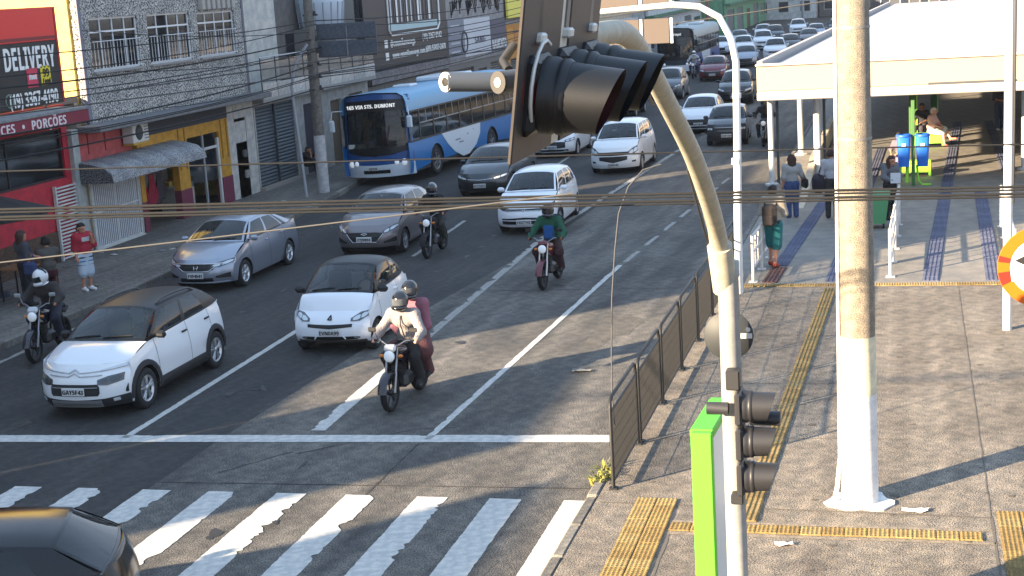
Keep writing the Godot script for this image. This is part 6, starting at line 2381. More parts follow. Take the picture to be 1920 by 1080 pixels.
# ------------------------------------------------------------------ street furniture
func build_street_furniture() -> void:
	var black := sm(rgb(25, 26, 28), 0.55)
	# pedestrian fence, panel by panel
	for k in 7:
		var z0 := -17.75 - k * 1.98
		var f := thing("fence_panel", ["dark mesh fence panel nearest the crosswalk", "second dark mesh fence panel from the crosswalk", "third dark mesh fence panel from the crosswalk", "fourth dark mesh fence panel from the crosswalk", "fifth dark mesh fence panel from the crosswalk", "sixth dark mesh fence panel from the crosswalk", "farthest dark mesh fence panel by the platform"][k], "fence", Vector3(-3.62 + k * 0.01, 0.15, z0), 0.0, "fence panels along the kerb")
		var st := ST()
		var pth := [Vector3(0, 0, 0), Vector3(0, 1.05, 0), Vector3(0, 1.14, -0.03), Vector3(0, 1.18, -0.12), Vector3(0, 1.18, -1.74), Vector3(0, 1.14, -1.83), Vector3(0, 1.05, -1.86), Vector3(0, 0, -1.86)]
		tube(st, pth, 0.024, 8)
		obj("frame", st, black, f)
		st = ST()
		tube(st, [Vector3(0, 1.0, -0.02), Vector3(0, 1.0, -1.84)], 0.018, 6)
		tube(st, [Vector3(0, 0.10, -0.02), Vector3(0, 0.10, -1.84)], 0.018, 6)
		obj("rail", st, black, f)
		st = ST()
		for j in 46:
			var z := -0.04 - j * 0.0395
			slab(st, Vector3(-0.004, 0.1, z - 0.006), Vector3(0.004, 1.0, z + 0.006))
		for j in 5:
			slab(st, Vector3(-0.007, 0.22 + j * 0.16, -1.84), Vector3(-0.004, 0.228 + j * 0.16, -0.02))
		var mi := obj("mesh_infill", st, black, f)
		mi.set_meta("kind", "stuff")
		st = ST()
		box(st, Vector3(0, 0.012, 0), Vector3(0.1, 0.024, 0.1))
		box(st, Vector3(0, 0.012, -1.86), Vector3(0.1, 0.024, 0.1))
		obj("foot_plate", st, black, f)
	# big concrete utility pole, white painted foot, pipe and ring
	var p := thing("concrete_pole", "thick concrete utility pole with white painted foot on the plaza", "pole", Vector3(-0.58, 0.15, -17.55))
	var con := sm(rgb(178, 166, 148), 0.9, 0.0, {"tex": "grain", "bump": "rough", "bs": 0.4, "size": 0.9})
	var wp := sm(rgb(232, 230, 228), 0.7, 0.0, {"tex": "soft", "size": 0.9})
	var st := ST()
	lathe(st, [Vector2(0.205, 2.05), Vector2(0.165, 9.2), Vector2(0, 9.2)], 24, Transform3D.IDENTITY)
	obj("shaft", st, con, p)
	st = ST()
	lathe(st, [Vector2(0.218, 0.0), Vector2(0.2115, 1.35)], 24, Transform3D.IDENTITY)
	obj("painted_foot", st, wp, p)
	st = ST()
	lathe(st, [Vector2(0.2105, 1.35), Vector2(0.2075, 2.05)], 24, Transform3D.IDENTITY)
	obj("faded_paint", st, sm(rgb(226, 216, 186), 0.8, 0.0, {"tex": "soft", "size": 0.7}), p)
	st = ST()
	var pts := []
	for k in 23:
		var a := TAU * k / 22
		pts.append(Vector2(cos(a), sin(a)) * (0.38 + 0.05 * sin(a * 3.0) + 0.03 * sin(a * 7.0 + 1.0)))
	pts.pop_back()
	prism(st, pts, 0.0, 0.02, Transform3D(Basis(Vector3(1, 0, 0), Vector3(0, 0, 1), Vector3(0, 1, 0)), Vector3.ZERO))
	obj("paint_splash", st, wp, p)
	st = ST()
	tube(st, [Vector3(-0.222, 0.55, 0.07), Vector3(-0.185, 7.4, 0.06)], 0.022, 8)
	tube(st, [Vector3(-0.30, 0.02, 0.08), Vector3(-0.26, 0.2, 0.08), Vector3(-0.222, 0.55, 0.07)], 0.026, 8)
	obj("conduit", st, wp, p)
	for e in [4.35, 5.6, 6.4]:
		st = ST()
		var r := lerpf(0.205, 0.165, (e - 2.05) / 7.15) + 0.006
		lathe(st, [Vector2(r, e), Vector2(r, e + 0.03)], 20, Transform3D.IDENTITY)
		obj("steel_band", st, sm(rgb(150, 146, 138), 0.5, 0.5), p)
	# slender sign post at right and the round orange sign before it
	var sp := thing("slim_post", "slim white post standing on the plaza at the right edge", "post", Vector3(1.64, 0.15, -26.42))
	st = ST()
	tube(st, [Vector3(0, 0, 0), Vector3(0.02, 6.2, 0)], 0.075, 12)
	obj("tube", st, sm(rgb(214, 208, 202), 0.6), sp)
	st = ST()
	tube(st, [Vector3(0.09, 2.2, 0.02), Vector3(0.12, 6.2, 0.02)], 0.02, 6)
	obj("cable_pipe", st, sm(rgb(50, 48, 48), 0.7), sp)
	sp = thing("orange_ring_sign", "round white road sign with orange rim and black arrow at right", "road sign", Vector3(1.15, 0.15, -14.0), 0.03)
	st = ST()
	lathe(st, [Vector2(0.0, 0.0), Vector2(0.27, 0.0)], 40, Transform3D(Basis(Vector3(1, 0, 0), PI / 2), Vector3(0, 3.54, 0.006)), true)
	obj("face", st, sm(rgb(226, 228, 230), 0.4), sp)
	st = ST()
	lathe(st, [Vector2(0.26, 0.0), Vector2(0.262, 0.006), Vector2(0.365, 0.006), Vector2(0.37, 0.0), Vector2(0.0, -0.006)], 48, Transform3D(Basis(Vector3(1, 0, 0), PI / 2), Vector3(0, 3.54, 0.004)), true)
	obj("orange_rim", st, sm(rgb(206, 96, 14), 0.4), sp)
	for e in [[2.84, 3.0], [3.28, 3.62]]:
		st = ST()
		var g := []
		for k in 6:
			var a := lerpf(e[0], e[1], k / 5.0)
			g.append([Vector3(cos(a) * 0.263, 3.54 + sin(a) * 0.263, 0.013), Vector3(cos(a) * 0.366, 3.54 + sin(a) * 0.366, 0.013)])
		grid(st, g, Vector3(0, 3.54, -3), -1)
		obj("red_patch", st, sm(rgb(140, 34, 18), 0.5), sp)
	st = ST()
	prism(st, [Vector2(-0.22, 3.60), Vector2(-0.06, 3.68), Vector2(-0.06, 3.63), Vector2(0.2, 3.63), Vector2(0.2, 3.57), Vector2(-0.06, 3.57), Vector2(-0.06, 3.52)], 0.012, 0.016)
	obj("black_arrow", st, sm(rgb(34, 34, 36), 0.5), sp)
	st = ST()
	prism(st, [Vector2(-0.255, 3.49), Vector2(0.255, 3.49), Vector2(0.245, 3.41), Vector2(-0.245, 3.41)], 0.012, 0.015)
	obj("pale_band", st, sm(rgb(196, 212, 214), 0.5), sp)
	st = ST()
	tube(st, [Vector3(0, 0, -0.05), Vector3(0, 3.95, -0.05)], 0.035, 8)
	obj("post", st, sm(rgb(170, 170, 168), 0.5, 0.4), sp)
	# lime totem
	var t := thing("lime_totem", "lime green framed information totem beside the signal column", "totem", Vector3(-1.66, 0.15, -12.5), -0.05)
	var lime := sm(rgb(84, 176, 40), 0.5)
	var pane := sm(rgb(196, 204, 206), 0.35)
	slab_part("near_edge", lime, t, Vector3(-0.08, 0, 0.47), Vector3(0.10, 2.56, 0.55), 0.012)
	slab_part("far_edge", lime, t, Vector3(-0.10, 0, -0.55), Vector3(0.10, 2.56, -0.47), 0.012)
	slab_part("top_edge", lime, t, Vector3(-0.10, 2.49, -0.47), Vector3(0.10, 2.57, 0.47), 0.012)
	slab_part("panel", pane, t, Vector3(-0.07, 0.2, -0.47), Vector3(0.085, 2.49, 0.47), 0.006)
	slab_part("bottom_edge", lime, t, Vector3(-0.10, 0, -0.47), Vector3(0.10, 0.2, 0.47), 0.012)
	# white barrier railings on the platform
	var wr := sm(rgb(196, 192, 186), 0.6)
	for e in [[Vector3(-3.1, 0.15, -30.7), Vector3(-3.0, 0.15, -33.4), "white barrier railing beside the man in teal shorts"], [Vector3(-0.35, 0.15, -31.1), Vector3(-0.2, 0.15, -37.5), "white barrier railing by the blue guiding tiles behind the concrete pole"], [Vector3(2.05, 0.15, -30.8), Vector3(2.15, 0.15, -37.0), "white barrier railing beyond the slim post"]]:
		var r := thing("barrier_railing", e[2], "railing", e[0], 0.0, "white barrier railings")
		var d: Vector3 = e[1] - e[0]
		var n := maxi(2, int(d.length() / 1.4))
		for k in n + 1:
			st = ST()
			var o := d * (float(k) / n)
			tube(st, [o, o + Vector3(0, 1.0, 0)], 0.035, 8)
			box(st, o + Vector3(0, 0.01, 0), Vector3(0.18, 0.02, 0.18))
			obj("post", st, wr, r)
		for y in [0.30, 0.62, 0.96]:
			st = ST()
			tube(st, [Vector3(0, y, 0), d + Vector3(0, y, 0)], 0.03, 8)
			obj("rail", st, wr, r)
		for k in n:
			for j in 2:
				st = ST()
				var o := d * ((k + 0.33 + j * 0.34) / n)
				tube(st, [o + Vector3(0, 0.30, 0), o + Vector3(0, 0.96, 0)], 0.02, 6)
				obj("baluster", st, wr, r)
	# green wheeled container behind the concrete pole
	var gc := thing("waste_container", "green waste container partly hidden by the concrete pole", "container", Vector3(-0.82, 0.15, -37.3))
	gc.scale = Vector3(0.85, 0.85, 0.85)
	var gm := sm(rgb(86, 150, 100), 0.6)
	st = ST()
	prism(st, [Vector2(-0.36, 0.15), Vector2(0.36, 0.15), Vector2(0.46, 0.95), Vector2(-0.46, 0.95)], -0.36, 0.36)
	obj("bucket", st, gm, gc)
	slab_part("lid", sm(rgb(104, 168, 120), 0.6), gc, Vector3(-0.49, 0.95, -0.40), Vector3(0.49, 1.03, 0.40), 0.02)
	for sx in [-0.3, 0.3]:
		st = ST()
		tube(st, [Vector3(sx - 0.03, 0.08, 0.25), Vector3(sx + 0.03, 0.08, 0.25)], 0.08, 10)
		obj("wheel", st, sm(rgb(30, 30, 30), 0.8), gc)
	# ---- left footpath: poles and boards
	p = thing("concrete_pole", "concrete utility pole with white foot at the left kerb", "pole", Vector3(-18.75, 0.14, -46.3))
	st = ST()
	lathe(st, [Vector2(0.185, 1.9), Vector2(0.13, 9.5), Vector2(0, 9.5)], 16, Transform3D.IDENTITY)
	obj("shaft", st, sm(rgb(146, 140, 132), 0.9, 0.0, {"tex": "grain", "size": 0.9}), p)
	st = ST()
	lathe(st, [Vector2(0.20, 0.0), Vector2(0.19, 1.9)], 16, Transform3D.IDENTITY)
	obj("painted_foot", st, sm(rgb(188, 186, 186), 0.8, 0.0, {"tex": "soft", "size": 0.8}), p)
	for y in [3.4, 3.8, 4.2, 4.6, 5.0, 5.8]:
		st = ST()
		box(st, Vector3(0.05, y, 0), Vector3(0.5, 0.06, 0.08), 0.01)
		for sx in [-0.12, 0.2]:
			lathe(st, [Vector2(0.035, 0.0), Vector2(0.05, 0.03), Vector2(0.03, 0.06), Vector2(0.045, 0.09), Vector2(0.0, 0.11)], 8, Transform3D(Basis.IDENTITY, Vector3(sx, y + 0.03, 0)))
		obj("insulator_arm", st, sm(rgb(60, 58, 58), 0.7), p)
	sp = thing("slim_post", "slim grey lamp post leaning at the left kerb", "post", Vector3(-18.95, 0.14, -45.3))
	st = ST()
	tube(st, [Vector3(0, 0, 0), Vector3(-0.14, 2.4, 0), Vector3(-0.2, 3.6, 0), Vector3(0.02, 4.4, -0.1), Vector3(0.35, 4.9, -0.3)], 0.05, 8)
	obj("tube", st, sm(rgb(150, 152, 158), 0.6), sp)
	for k in 4:
		var bx := thing("grey_sign_board", ["upper nearer grey back of the big road board", "upper farther grey back of the big road board", "lower nearer grey back of the big road board", "lower farther grey back of the big road board"][k], "road sign", Vector3(-18.6 + (k % 2) * 1.04, 4.55 + (0.56 if k < 2 else 0.0), -46.55), 0.0, "grey boards on the left pole")
		slab_part("panel", sm(rgb(92, 98, 108), 0.6, 0.2, {"tex": "soft", "size": 0.6}), bx, Vector3(-0.02, 0, -0.02), Vector3(0.99, 0.52, 0.02), 0.006)
		slab_part("stiffener", sm(rgb(70, 74, 82), 0.6), bx, Vector3(-0.02, 0.02, 0.02), Vector3(0.99, 0.06, 0.05))
	# dark parasol over the restaurant tables
	var pr := thing("parasol", "dark patio parasol outside the red restaurant", "parasol", Vector3(-20.3, 0.14, -29.9))
	var dm := sm(rgb(34, 32, 34), 0.85)
	st = ST()
	tube(st, [Vector3(0, 0, 0), Vector3(0, 2.3, 0)], 0.05, 8)
	lathe(st, [Vector2(0.25, 0.0), Vector2(0.22, 0.1), Vector2(0.06, 0.14)], 14, Transform3D.IDENTITY)
	obj("pole", st, sm(rgb(40, 44, 56), 0.6), pr)
	for k in 8:
		st = ST()
		var a := TAU * k / 8
		var b2 := TAU * (k + 1) / 8
		var A := Vector3(cos(a) * 1.35, 1.95, sin(a) * 1.35)
		var Bq := Vector3(cos(b2) * 1.35, 1.95, sin(b2) * 1.35)
		tri(st, Vector3(0, 2.4, 0), A, Bq, Vector3.UP)
		quad(st, A, Bq, Bq - Vector3(0, 0.12, 0), A - Vector3(0, 0.12, 0), A + Bq)
		obj("canopy_panel", st, sm(rgb(34, 32, 34), 0.85, 0.0, {"two": true}), pr)
	st = ST()
	tube(st, [Vector3(0.0, 2.38, 0), Vector3(0, 2.46, 0)], 0.03, 6)
	obj("finial", st, dm, pr)
	# table and chairs
	var tb := thing("cafe_table", "small wooden cafe table beside the parasol", "table", Vector3(-19.55, 0.14, -29.6))
	st = ST()
	box(st, Vector3(0, 0.74, 0), Vector3(0.7, 0.04, 0.7), 0.01)
	obj("tabletop", st, sm(rgb(140, 96, 64), 0.7), tb)
	for sx in [-0.3, 0.3]:
		for sz in [-0.3, 0.3]:
			st = ST()
			tube(st, [Vector3(sx, 0, sz), Vector3(sx, 0.72, sz)], 0.02, 6)
			obj("leg", st, dm, tb)
	for e in [[-20.0, -28.8, 0.9, "brown cafe chair at the left frame edge"], [-19.2, -30.2, 3.6, "brown cafe chair on the far side of the table"]]:
		var ch := thing("cafe_chair", e[3], "chair", Vector3(e[0], 0.14, e[1]), e[2], "cafe chairs")
		var cm := sm(rgb(104, 70, 52), 0.75)
		slab_part("seat", cm, ch, Vector3(-0.2, 0.43, -0.2), Vector3(0.2, 0.47, 0.2), 0.01)
		slab_part("backrest", cm, ch, Vector3(-0.2, 0.6, -0.22), Vector3(0.2, 0.9, -0.19), 0.01)
		for sx in [-0.18, 0.18]:
			for sz in [-0.18, 0.18]:
				st = ST()
				tube(st, [Vector3(sx, 0, sz), Vector3(sx, 0.9 if sz < 0 else 0.44, sz - (0.03 if sz < 0 else 0.0))], 0.018, 6)
				obj("leg", st, cm, ch)

# ------------------------------------------------------------------ overhead cables
func cable(label: String, a: Vector3, b: Vector3, sag: float, r: float, m: Material, group := "overhead cables") -> void:
	var st := ST()
	var pts := []
	for k in 25:
		var t := k / 24.0
		pts.append(a.lerp(b, t) - Vector3(0, sag * 4.0 * t * (1 - t), 0))
	tube(st, pts, r, 5, false)
	tag(obj("overhead_cable", st, m), label, "cable", group)

func build_cables() -> void:
	var grey := sm(rgb(24, 24, 24), 0.85)
	var blk := sm(rgb(18, 18, 20), 0.8)
	var pale := sm(rgb(78, 77, 75), 0.85)
	# bundle across the whole picture at half height
	for k in 4:
		cable("cable %s of the thick bundle that crosses the whole street at mid picture" % ["topmost", "second", "third", "lowest"][k], Vector3(-24.0, 5.05 - k * 0.034 + [0.0, 0.01, -0.005, 0.012][k], -9.0 + k * 0.05), Vector3(12.0, 3.79 - k * 0.022, -17.6 + k * 0.05), -0.12, [0.014, 0.010, 0.014, 0.010][k], grey)
	cable("single dark cable above the thick bundle, crossing the street", Vector3(-22.0, 4.5, -17.0), Vector3(12.0, 3.28, -25.9), -0.08, 0.013, blk)
	cable("pale cable rising from the lower left up to the bundle", Vector3(-12.5, 3.78, -12.6), Vector3(-3.0, 4.53, -13.5), 0.02, 0.008, pale)
	# two pale service cables high across the picture
	for k in 2:
		cable(["upper of the two pale service cables across the top left", "lower of the two pale service cables across the top left"][k], Vector3(-19.6, 4.52 - k * 0.16, -27.6), Vector3(4.0, 6.75 - k * 0.5, -36.0), 0.1, 0.014, pale)
	# dark bundle along the left poles, from pole to pole
	for k in 9:
		var y := 3.55 + k * 0.28
		cable("dark cable number %s from the ground along the left poles" % ["one", "two", "three", "four", "five", "six", "seven", "eight", "nine"][k], Vector3(-18.7 + 0.1 * (k % 3), y + 0.12 * sin(k * 2.0), -46.3), Vector3(-18.9, y + 0.45 + 0.1 * sin(k * 1.3), -14.0), 0.35 + 0.09 * (k % 4), 0.014 if k % 3 else 0.022, blk)
		cable("dark cable number %s from the ground beyond the left pole" % ["one", "two", "three", "four", "five", "six", "seven", "eight", "nine"][k], Vector3(-18.7 + 0.1 * (k % 3), y + 0.12 * sin(k * 2.0), -46.3), Vector3(-19.4, y + 0.5, -90.0), 0.4 + 0.06 * (k % 4), 0.018, blk)
	for k in 5:
		cable("thin drop cable %s from the left pole to the balcony building" % ["one", "two", "three", "four", "five"][k], Vector3(-18.7, 4.0 + k * 0.35, -46.3), Vector3(-21.0, 3.6 + k * 0.6, -48.0 - k * 2.2 if k % 2 else -40.0 + k), 0.15, 0.011, blk)
	# cables to the shelter side
	cable("dark cable over the white shelter roof, upper", Vector3(-0.5, 6.42, -17.6), Vector3(9.0, 5.9, -22.0), 0.1, 0.014, blk)
	cable("dark cable over the white shelter roof, lower", Vector3(-0.5, 6.30, -17.6), Vector3(9.0, 6.2, -30.0), 0.25, 0.012, blk)
	# thin cable hanging down over the concrete lane
	var st := ST()
	tube(st, [Vector3(-3.01, 4.13, -18.78), Vector3(-3.24, 4.07, -18.71), Vector3(-3.42, 3.87, -18.62), Vector3(-3.54, 3.55, -18.52), Vector3(-3.59, 3.09, -18.41), Vector3(-3.63, 2.50, -18.27), Vector3(-3.64, 1.84, -18.13), Vector3(-3.64, 1.28, -18.02), Vector3(-3.61, 0.91, -17.95)], 0.010, 5)
	tag(obj("hanging_cable", st, sm(rgb(66, 66, 68), 0.7)), "thin dark cable hanging down over the concrete lane", "cable")

func build_small() -> void:
	# weeds at the kerb by the first fence post
	var st := ST()
	for k in 110:
		var a := rng.randf() * TAU
		var p := Vector3(-3.86 + rng.randf_range(-0.1, 0.14), 0.10, -17.95 - rng.randf() * 0.75)
		var l := rng.randf_range(0.06, 0.2)
		var d := Vector3(cos(a), 0, sin(a))
		var s := Vector3(-d.z, 0, d.x) * 0.014
		var mid := p + d * l * 0.4 + Vector3(0, l * 0.7, 0)
		quad(st, p - s, p + s, mid + s, mid - s, Vector3.UP + d * -0.3)
		tri(st, mid - s, mid + s, p + d * l + Vector3(0, l * 0.8, 0), Vector3.UP)
	var w := obj("kerb_weeds", st, sm(rgb(128, 128, 60), 0.8, 0.0, {"two": true}))
	tag(w, "tuft of dry weeds at the kerb by the first fence post", "weeds")
	w.set_meta("kind", "stuff")
	# litter
	for e in [[Vector3(0.05, 0.158, -17.25), 0.16, rgb(196, 192, 190), "crumpled white paper by the concrete pole"], [Vector3(-1.37, 0.158, -16.02), 0.10, rgb(216, 200, 196), "pale scrap of paper on the plaza below the tactile strip"], [Vector3(-5.35, 0.012, -24.0), 0.16, rgb(120, 118, 114), "torn pale scrap lying on the concrete lane"]]:
		st = ST()
		var g := []
		for i in 5:
			var row := []
			for j in 4:
				row.append(e[0] + Vector3((i - 2) * e[1] * 0.5 + rng.randf_range(-0.02, 0.02), rng.randf() * 0.03, (j - 1.5) * e[1] * 0.3 + rng.randf_range(-0.02, 0.02)))
			g.append(row)
		grid(st, g, e[0] - Vector3(0, 1, 0), -1)
		tag(obj("paper_scrap", st, sm(e[2], 0.9, 0.0, {"two": true})), e[3], "paper", "scraps of paper")
	# rubbish along the left footpath
	for k in 16:
		st = ST()
		var p := Vector3(rng.randf_range(-20.9, -17.9), 0.15, rng.randf_range(-45.0, -30.0))
		box(st, p + Vector3(0, 0.012, 0), Vector3(rng.randf_range(0.08, 0.2), 0.02, rng.randf_range(0.06, 0.14)), 0.004, Basis(Vector3(0, 1, 0), rng.randf() * 3.0))
		tag(obj("litter_piece", st, sm([rgb(180, 178, 172), rgb(120, 110, 96), rgb(150, 150, 156)][k % 3], 0.9)), "small flat piece of litter on the shaded left footpath", "litter", "litter on the left footpath")

# ------------------------------------------------------------------ the traffic
func build_vehicles() -> void:
	var pw := sm(rgb(222, 224, 226), 0.28, 0.0, {"coat": 0.7})
	var pw2 := sm(rgb(226, 228, 232), 0.3, 0.0, {"coat": 0.7})
	var silver := sm(rgb(150, 156, 168), 0.3, 0.55, {"coat": 0.7})
	var greyp := sm(rgb(120, 114, 116), 0.3, 0.5, {"coat": 0.7})
	var blk := sm(rgb(16, 17, 20), 0.22, 0.0, {"coat": 0.8})
	var rblk := sm(rgb(13, 13, 15), 0.4)
	var dkg := sm(rgb(44, 50, 56), 0.28, 0.35, {"coat": 0.7})
	var wine := sm(rgb(104, 24, 44), 0.3, 0.2, {"coat": 0.7})
	var black := sm(rgb(20, 20, 22), 0.5)
	var clad := sm(rgb(38, 38, 41), 0.75)
	var chrome := sm(rgb(205, 206, 208), 0.2, 0.9)
	var lamp := sm(rgb(196, 202, 206), 0.1, 0.1, {"coat": 0.8})
	var lampd := sm(rgb(52, 56, 60), 0.1, 0.2, {"coat": 0.8})
	var silv := sm(rgb(150, 150, 150), 0.4, 0.5)
	# white crossover with black roof, in the left foreground
	var c := car({"name": "crossover_car", "L": 4.17, "W": 1.74, "H": 1.56, "fo": 0.86, "wb": 2.60, "rw": 0.335, "hf": 0.90, "hc": 1.06, "bl": 1.06, "br": 1.14, "zc": 1.12, "zt": 1.82, "zr": 3.55, "zg": 3.98, "dk": 1.08, "wr": 0.60, "cf": 0.38, "sill": 0.25, "lip": 0.22, "lean": 0.20, "paint": pw, "roofm": rblk, "pillar": rblk, "clad": clad, "mirror": black, "handle": black, "rails": true, "tint": 0.66, "wins": [[0.06, 0.45], [0.49, 0.78]], "spokes": 5, "rim": sm(rgb(196, 198, 200), 0.3, 0.8), "plate": "GAY5F43", "py": 0.50,
		"face": [["headlight", lampd, [[0.40, 0.60, 0.68], [0.55, 0.585, 0.725], [0.74, 0.63, 0.745]], 0.012], ["running_light", lamp, [[0.42, 0.795, 0.825], [0.75, 0.84, 0.875]], 0.012], ["grille", clad, [[-0.43, 0.46, 0.56], [-0.40, 0.42, 0.61], [0.40, 0.42, 0.61], [0.43, 0.46, 0.56]], 0.01], ["bumper_insert", clad, [[-0.80, 0.22, 0.40], [-0.5, 0.22, 0.37], [0, 0.22, 0.35], [0.5, 0.22, 0.37], [0.80, 0.22, 0.40]], 0.008], ["skid_plate", silv, [[-0.44, 0.225, 0.345], [0, 0.225, 0.345], [0.44, 0.225, 0.345]], 0.02], ["fog_lamp", lamp, [[0.60, 0.31, 0.36], [0.68, 0.315, 0.365]], 0.02], ["side_vent", black, [[0.755, 0.43, 0.47], [0.785, 0.43, 0.56]], 0.012]],
		"bars": [[-0.75, 0.835, -0.10, 0.785, 0.010, chrome], [-0.10, 0.785, 0.0, 0.835, 0.012, chrome], [0.0, 0.835, 0.10, 0.785, 0.012, chrome], [0.10, 0.785, 0.75, 0.835, 0.010, chrome], [-0.46, 0.75, -0.10, 0.735, 0.010, chrome], [-0.10, 0.735, 0.0, 0.785, 0.012, chrome], [0.0, 0.785, 0.10, 0.735, 0.012, chrome], [0.10, 0.735, 0.46, 0.75, 0.010, chrome], [-0.40, 0.56, 0.40, 0.56, 0.008, silv], [-0.42, 0.29, 0.42, 0.29, 0.007, black], [-0.42, 0.26, 0.42, 0.26, 0.007, black]]}, "white crossover with black roof and dark cladding in the left foreground", Vector3(-12.97, 0, -22.80), 0.0)
	# silver sedan
	car({"name": "sedan_car", "L": 4.45, "W": 1.70, "H": 1.48, "fo": 0.90, "wb": 2.60, "rw": 0.31, "hf": 0.76, "hc": 0.99, "bl": 0.99, "br": 1.05, "zc": 1.12, "zt": 1.86, "zr": 3.25, "zg": 3.92, "dk": 1.07, "wr": 0.57, "paint": silver, "tint": 0.78, "wins": [[0.06, 0.42], [0.46, 0.78], [0.81, 0.88]], "plate": "FVF4541", "py": 0.42, "spokes": 5, "rim": sm(rgb(210, 212, 214), 0.3, 0.8),
		"face": [["headlight", lamp, [[0.36, 0.60, 0.66], [0.55, 0.60, 0.71], [0.80, 0.68, 0.76]], 0.012], ["grille", black, [[-0.42, 0.54, 0.66], [0, 0.51, 0.66], [0.42, 0.54, 0.66]], 0.008], ["side_vent", black, [[0.46, 0.36, 0.40], [0.74, 0.34, 0.46]], 0.008], ["lower_grille", black, [[-0.4, 0.27, 0.36], [0.4, 0.27, 0.36]], 0.006]],
		"bars": [[-0.62, 0.675, 0.62, 0.675, 0.016, chrome], [-0.44, 0.60, -0.30, 0.51, 0.012, chrome], [-0.30, 0.51, 0.30, 0.51, 0.012, chrome], [0.30, 0.51, 0.44, 0.60, 0.012, chrome], [-0.05, 0.63, -0.035, 0.55, 0.010, chrome], [0.05, 0.63, 0.035, 0.55, 0.010, chrome], [-0.04, 0.59, 0.04, 0.59, 0.008, chrome], [-0.70, 0.25, 0.70, 0.25, 0.012, silver]]}, "silver sedan in the left lane below the bar gate", Vector3(-15.72, 0, -32.90), 0.0)
	# grey-brown hatchback with a hexagonal grille
	car({"name": "hatchback_car", "L": 3.92, "W": 1.70, "H": 1.47, "fo": 0.82, "wb": 2.50, "rw": 0.30, "hf": 0.80, "hc": 0.98, "bl": 0.98, "br": 1.06, "zc": 1.02, "zt": 1.70, "zr": 3.30, "zg": 3.72, "dk": 1.02, "wr": 0.58, "paint": greyp, "tint": 0.6, "antenna": true, "wins": [[0.06, 0.44], [0.48, 0.80]], "plate": "EYJ9B94", "py": 0.47, "rim": sm(rgb(160, 160, 164), 0.35, 0.7),
		"face": [["headlight", lamp, [[0.46, 0.60, 0.66], [0.60, 0.62, 0.75], [0.80, 0.74, 0.82]], 0.012], ["grille", black, [[-0.46, 0.58, 0.62], [-0.30, 0.40, 0.64], [0.30, 0.40, 0.64], [0.46, 0.58, 0.62]], 0.01], ["side_vent", black, [[0.48, 0.36, 0.40], [0.76, 0.38, 0.50]], 0.008], ["lower_lip", black, [[-0.7, 0.222, 0.26], [0.7, 0.222, 0.26]], 0.006]],
		"bars": [[-0.47, 0.60, -0.31, 0.395, 0.010, chrome], [-0.31, 0.395, 0.31, 0.395, 0.010, chrome], [0.31, 0.395, 0.47, 0.60, 0.010, chrome], [-0.08, 0.60, 0.0, 0.63, 0.008, chrome], [0.0, 0.63, 0.08, 0.60, 0.008, chrome], [0.08, 0.60, 0.0, 0.57, 0.008, chrome], [0.0, 0.57, -0.08, 0.60, 0.008, chrome], [-0.03, 0.58, 0.03, 0.62, 0.007, chrome]]}, "grey brown hatchback with a hexagonal black grille", Vector3(-13.22, 0, -36.85), 0.03)
	# two-seat microcar
	car({"name": "microcar", "L": 2.70, "W": 1.58, "H": 1.54, "fo": 0.53, "wb": 1.80, "rw": 0.28, "hf": 0.78, "hc": 1.02, "bl": 1.02, "br": 1.06, "zc": 0.62, "zt": 1.28, "zr": 2.18, "zg": 2.52, "dk": 1.0, "wr": 0.56, "cf": 0.17, "cr": 0.14, "lean": 0.22, "crown": 0.08, "paint": pw2, "roofm": rblk, "pillar": rblk, "mirror": black, "tint": 0.5, "wins": [[0.06, 0.60], [0.68, 0.92]], "plate": "EVN0A99", "py": 0.42, "spokes": 6, "cap": true,
		"face": [["headlight", lamp, [[0.40, 0.62, 0.67], [0.56, 0.62, 0.76], [0.70, 0.70, 0.775]], 0.014], ["grille", black, [[-0.43, 0.52, 0.575], [0.0, 0.485, 0.56], [0.43, 0.52, 0.575]], 0.01], ["lower_grille", black, [[-0.52, 0.28, 0.345], [0, 0.27, 0.34], [0.52, 0.28, 0.345]], 0.008], ["lower_lip", sm(rgb(60, 56, 54), 0.7), [[-0.66, 0.222, 0.27], [0.66, 0.222, 0.27]], 0.006], ["fog_lamp", chrome, [[0.46, 0.30, 0.345], [0.56, 0.30, 0.34]], 0.014]],
		"bars": [[-0.30, 0.30, -0.26, 0.35, 0.014, pw2], [0.26, 0.35, 0.30, 0.30, 0.014, pw2], [-0.04, 0.65, 0.01, 0.72, 0.012, black], [0.01, 0.72, 0.03, 0.65, 0.012, black], [-0.04, 0.65, 0.03, 0.65, 0.012, black]]}, "white two seat microcar with black roof beside the two up motorcycle", Vector3(-10.32, 0, -26.45), 0.02)
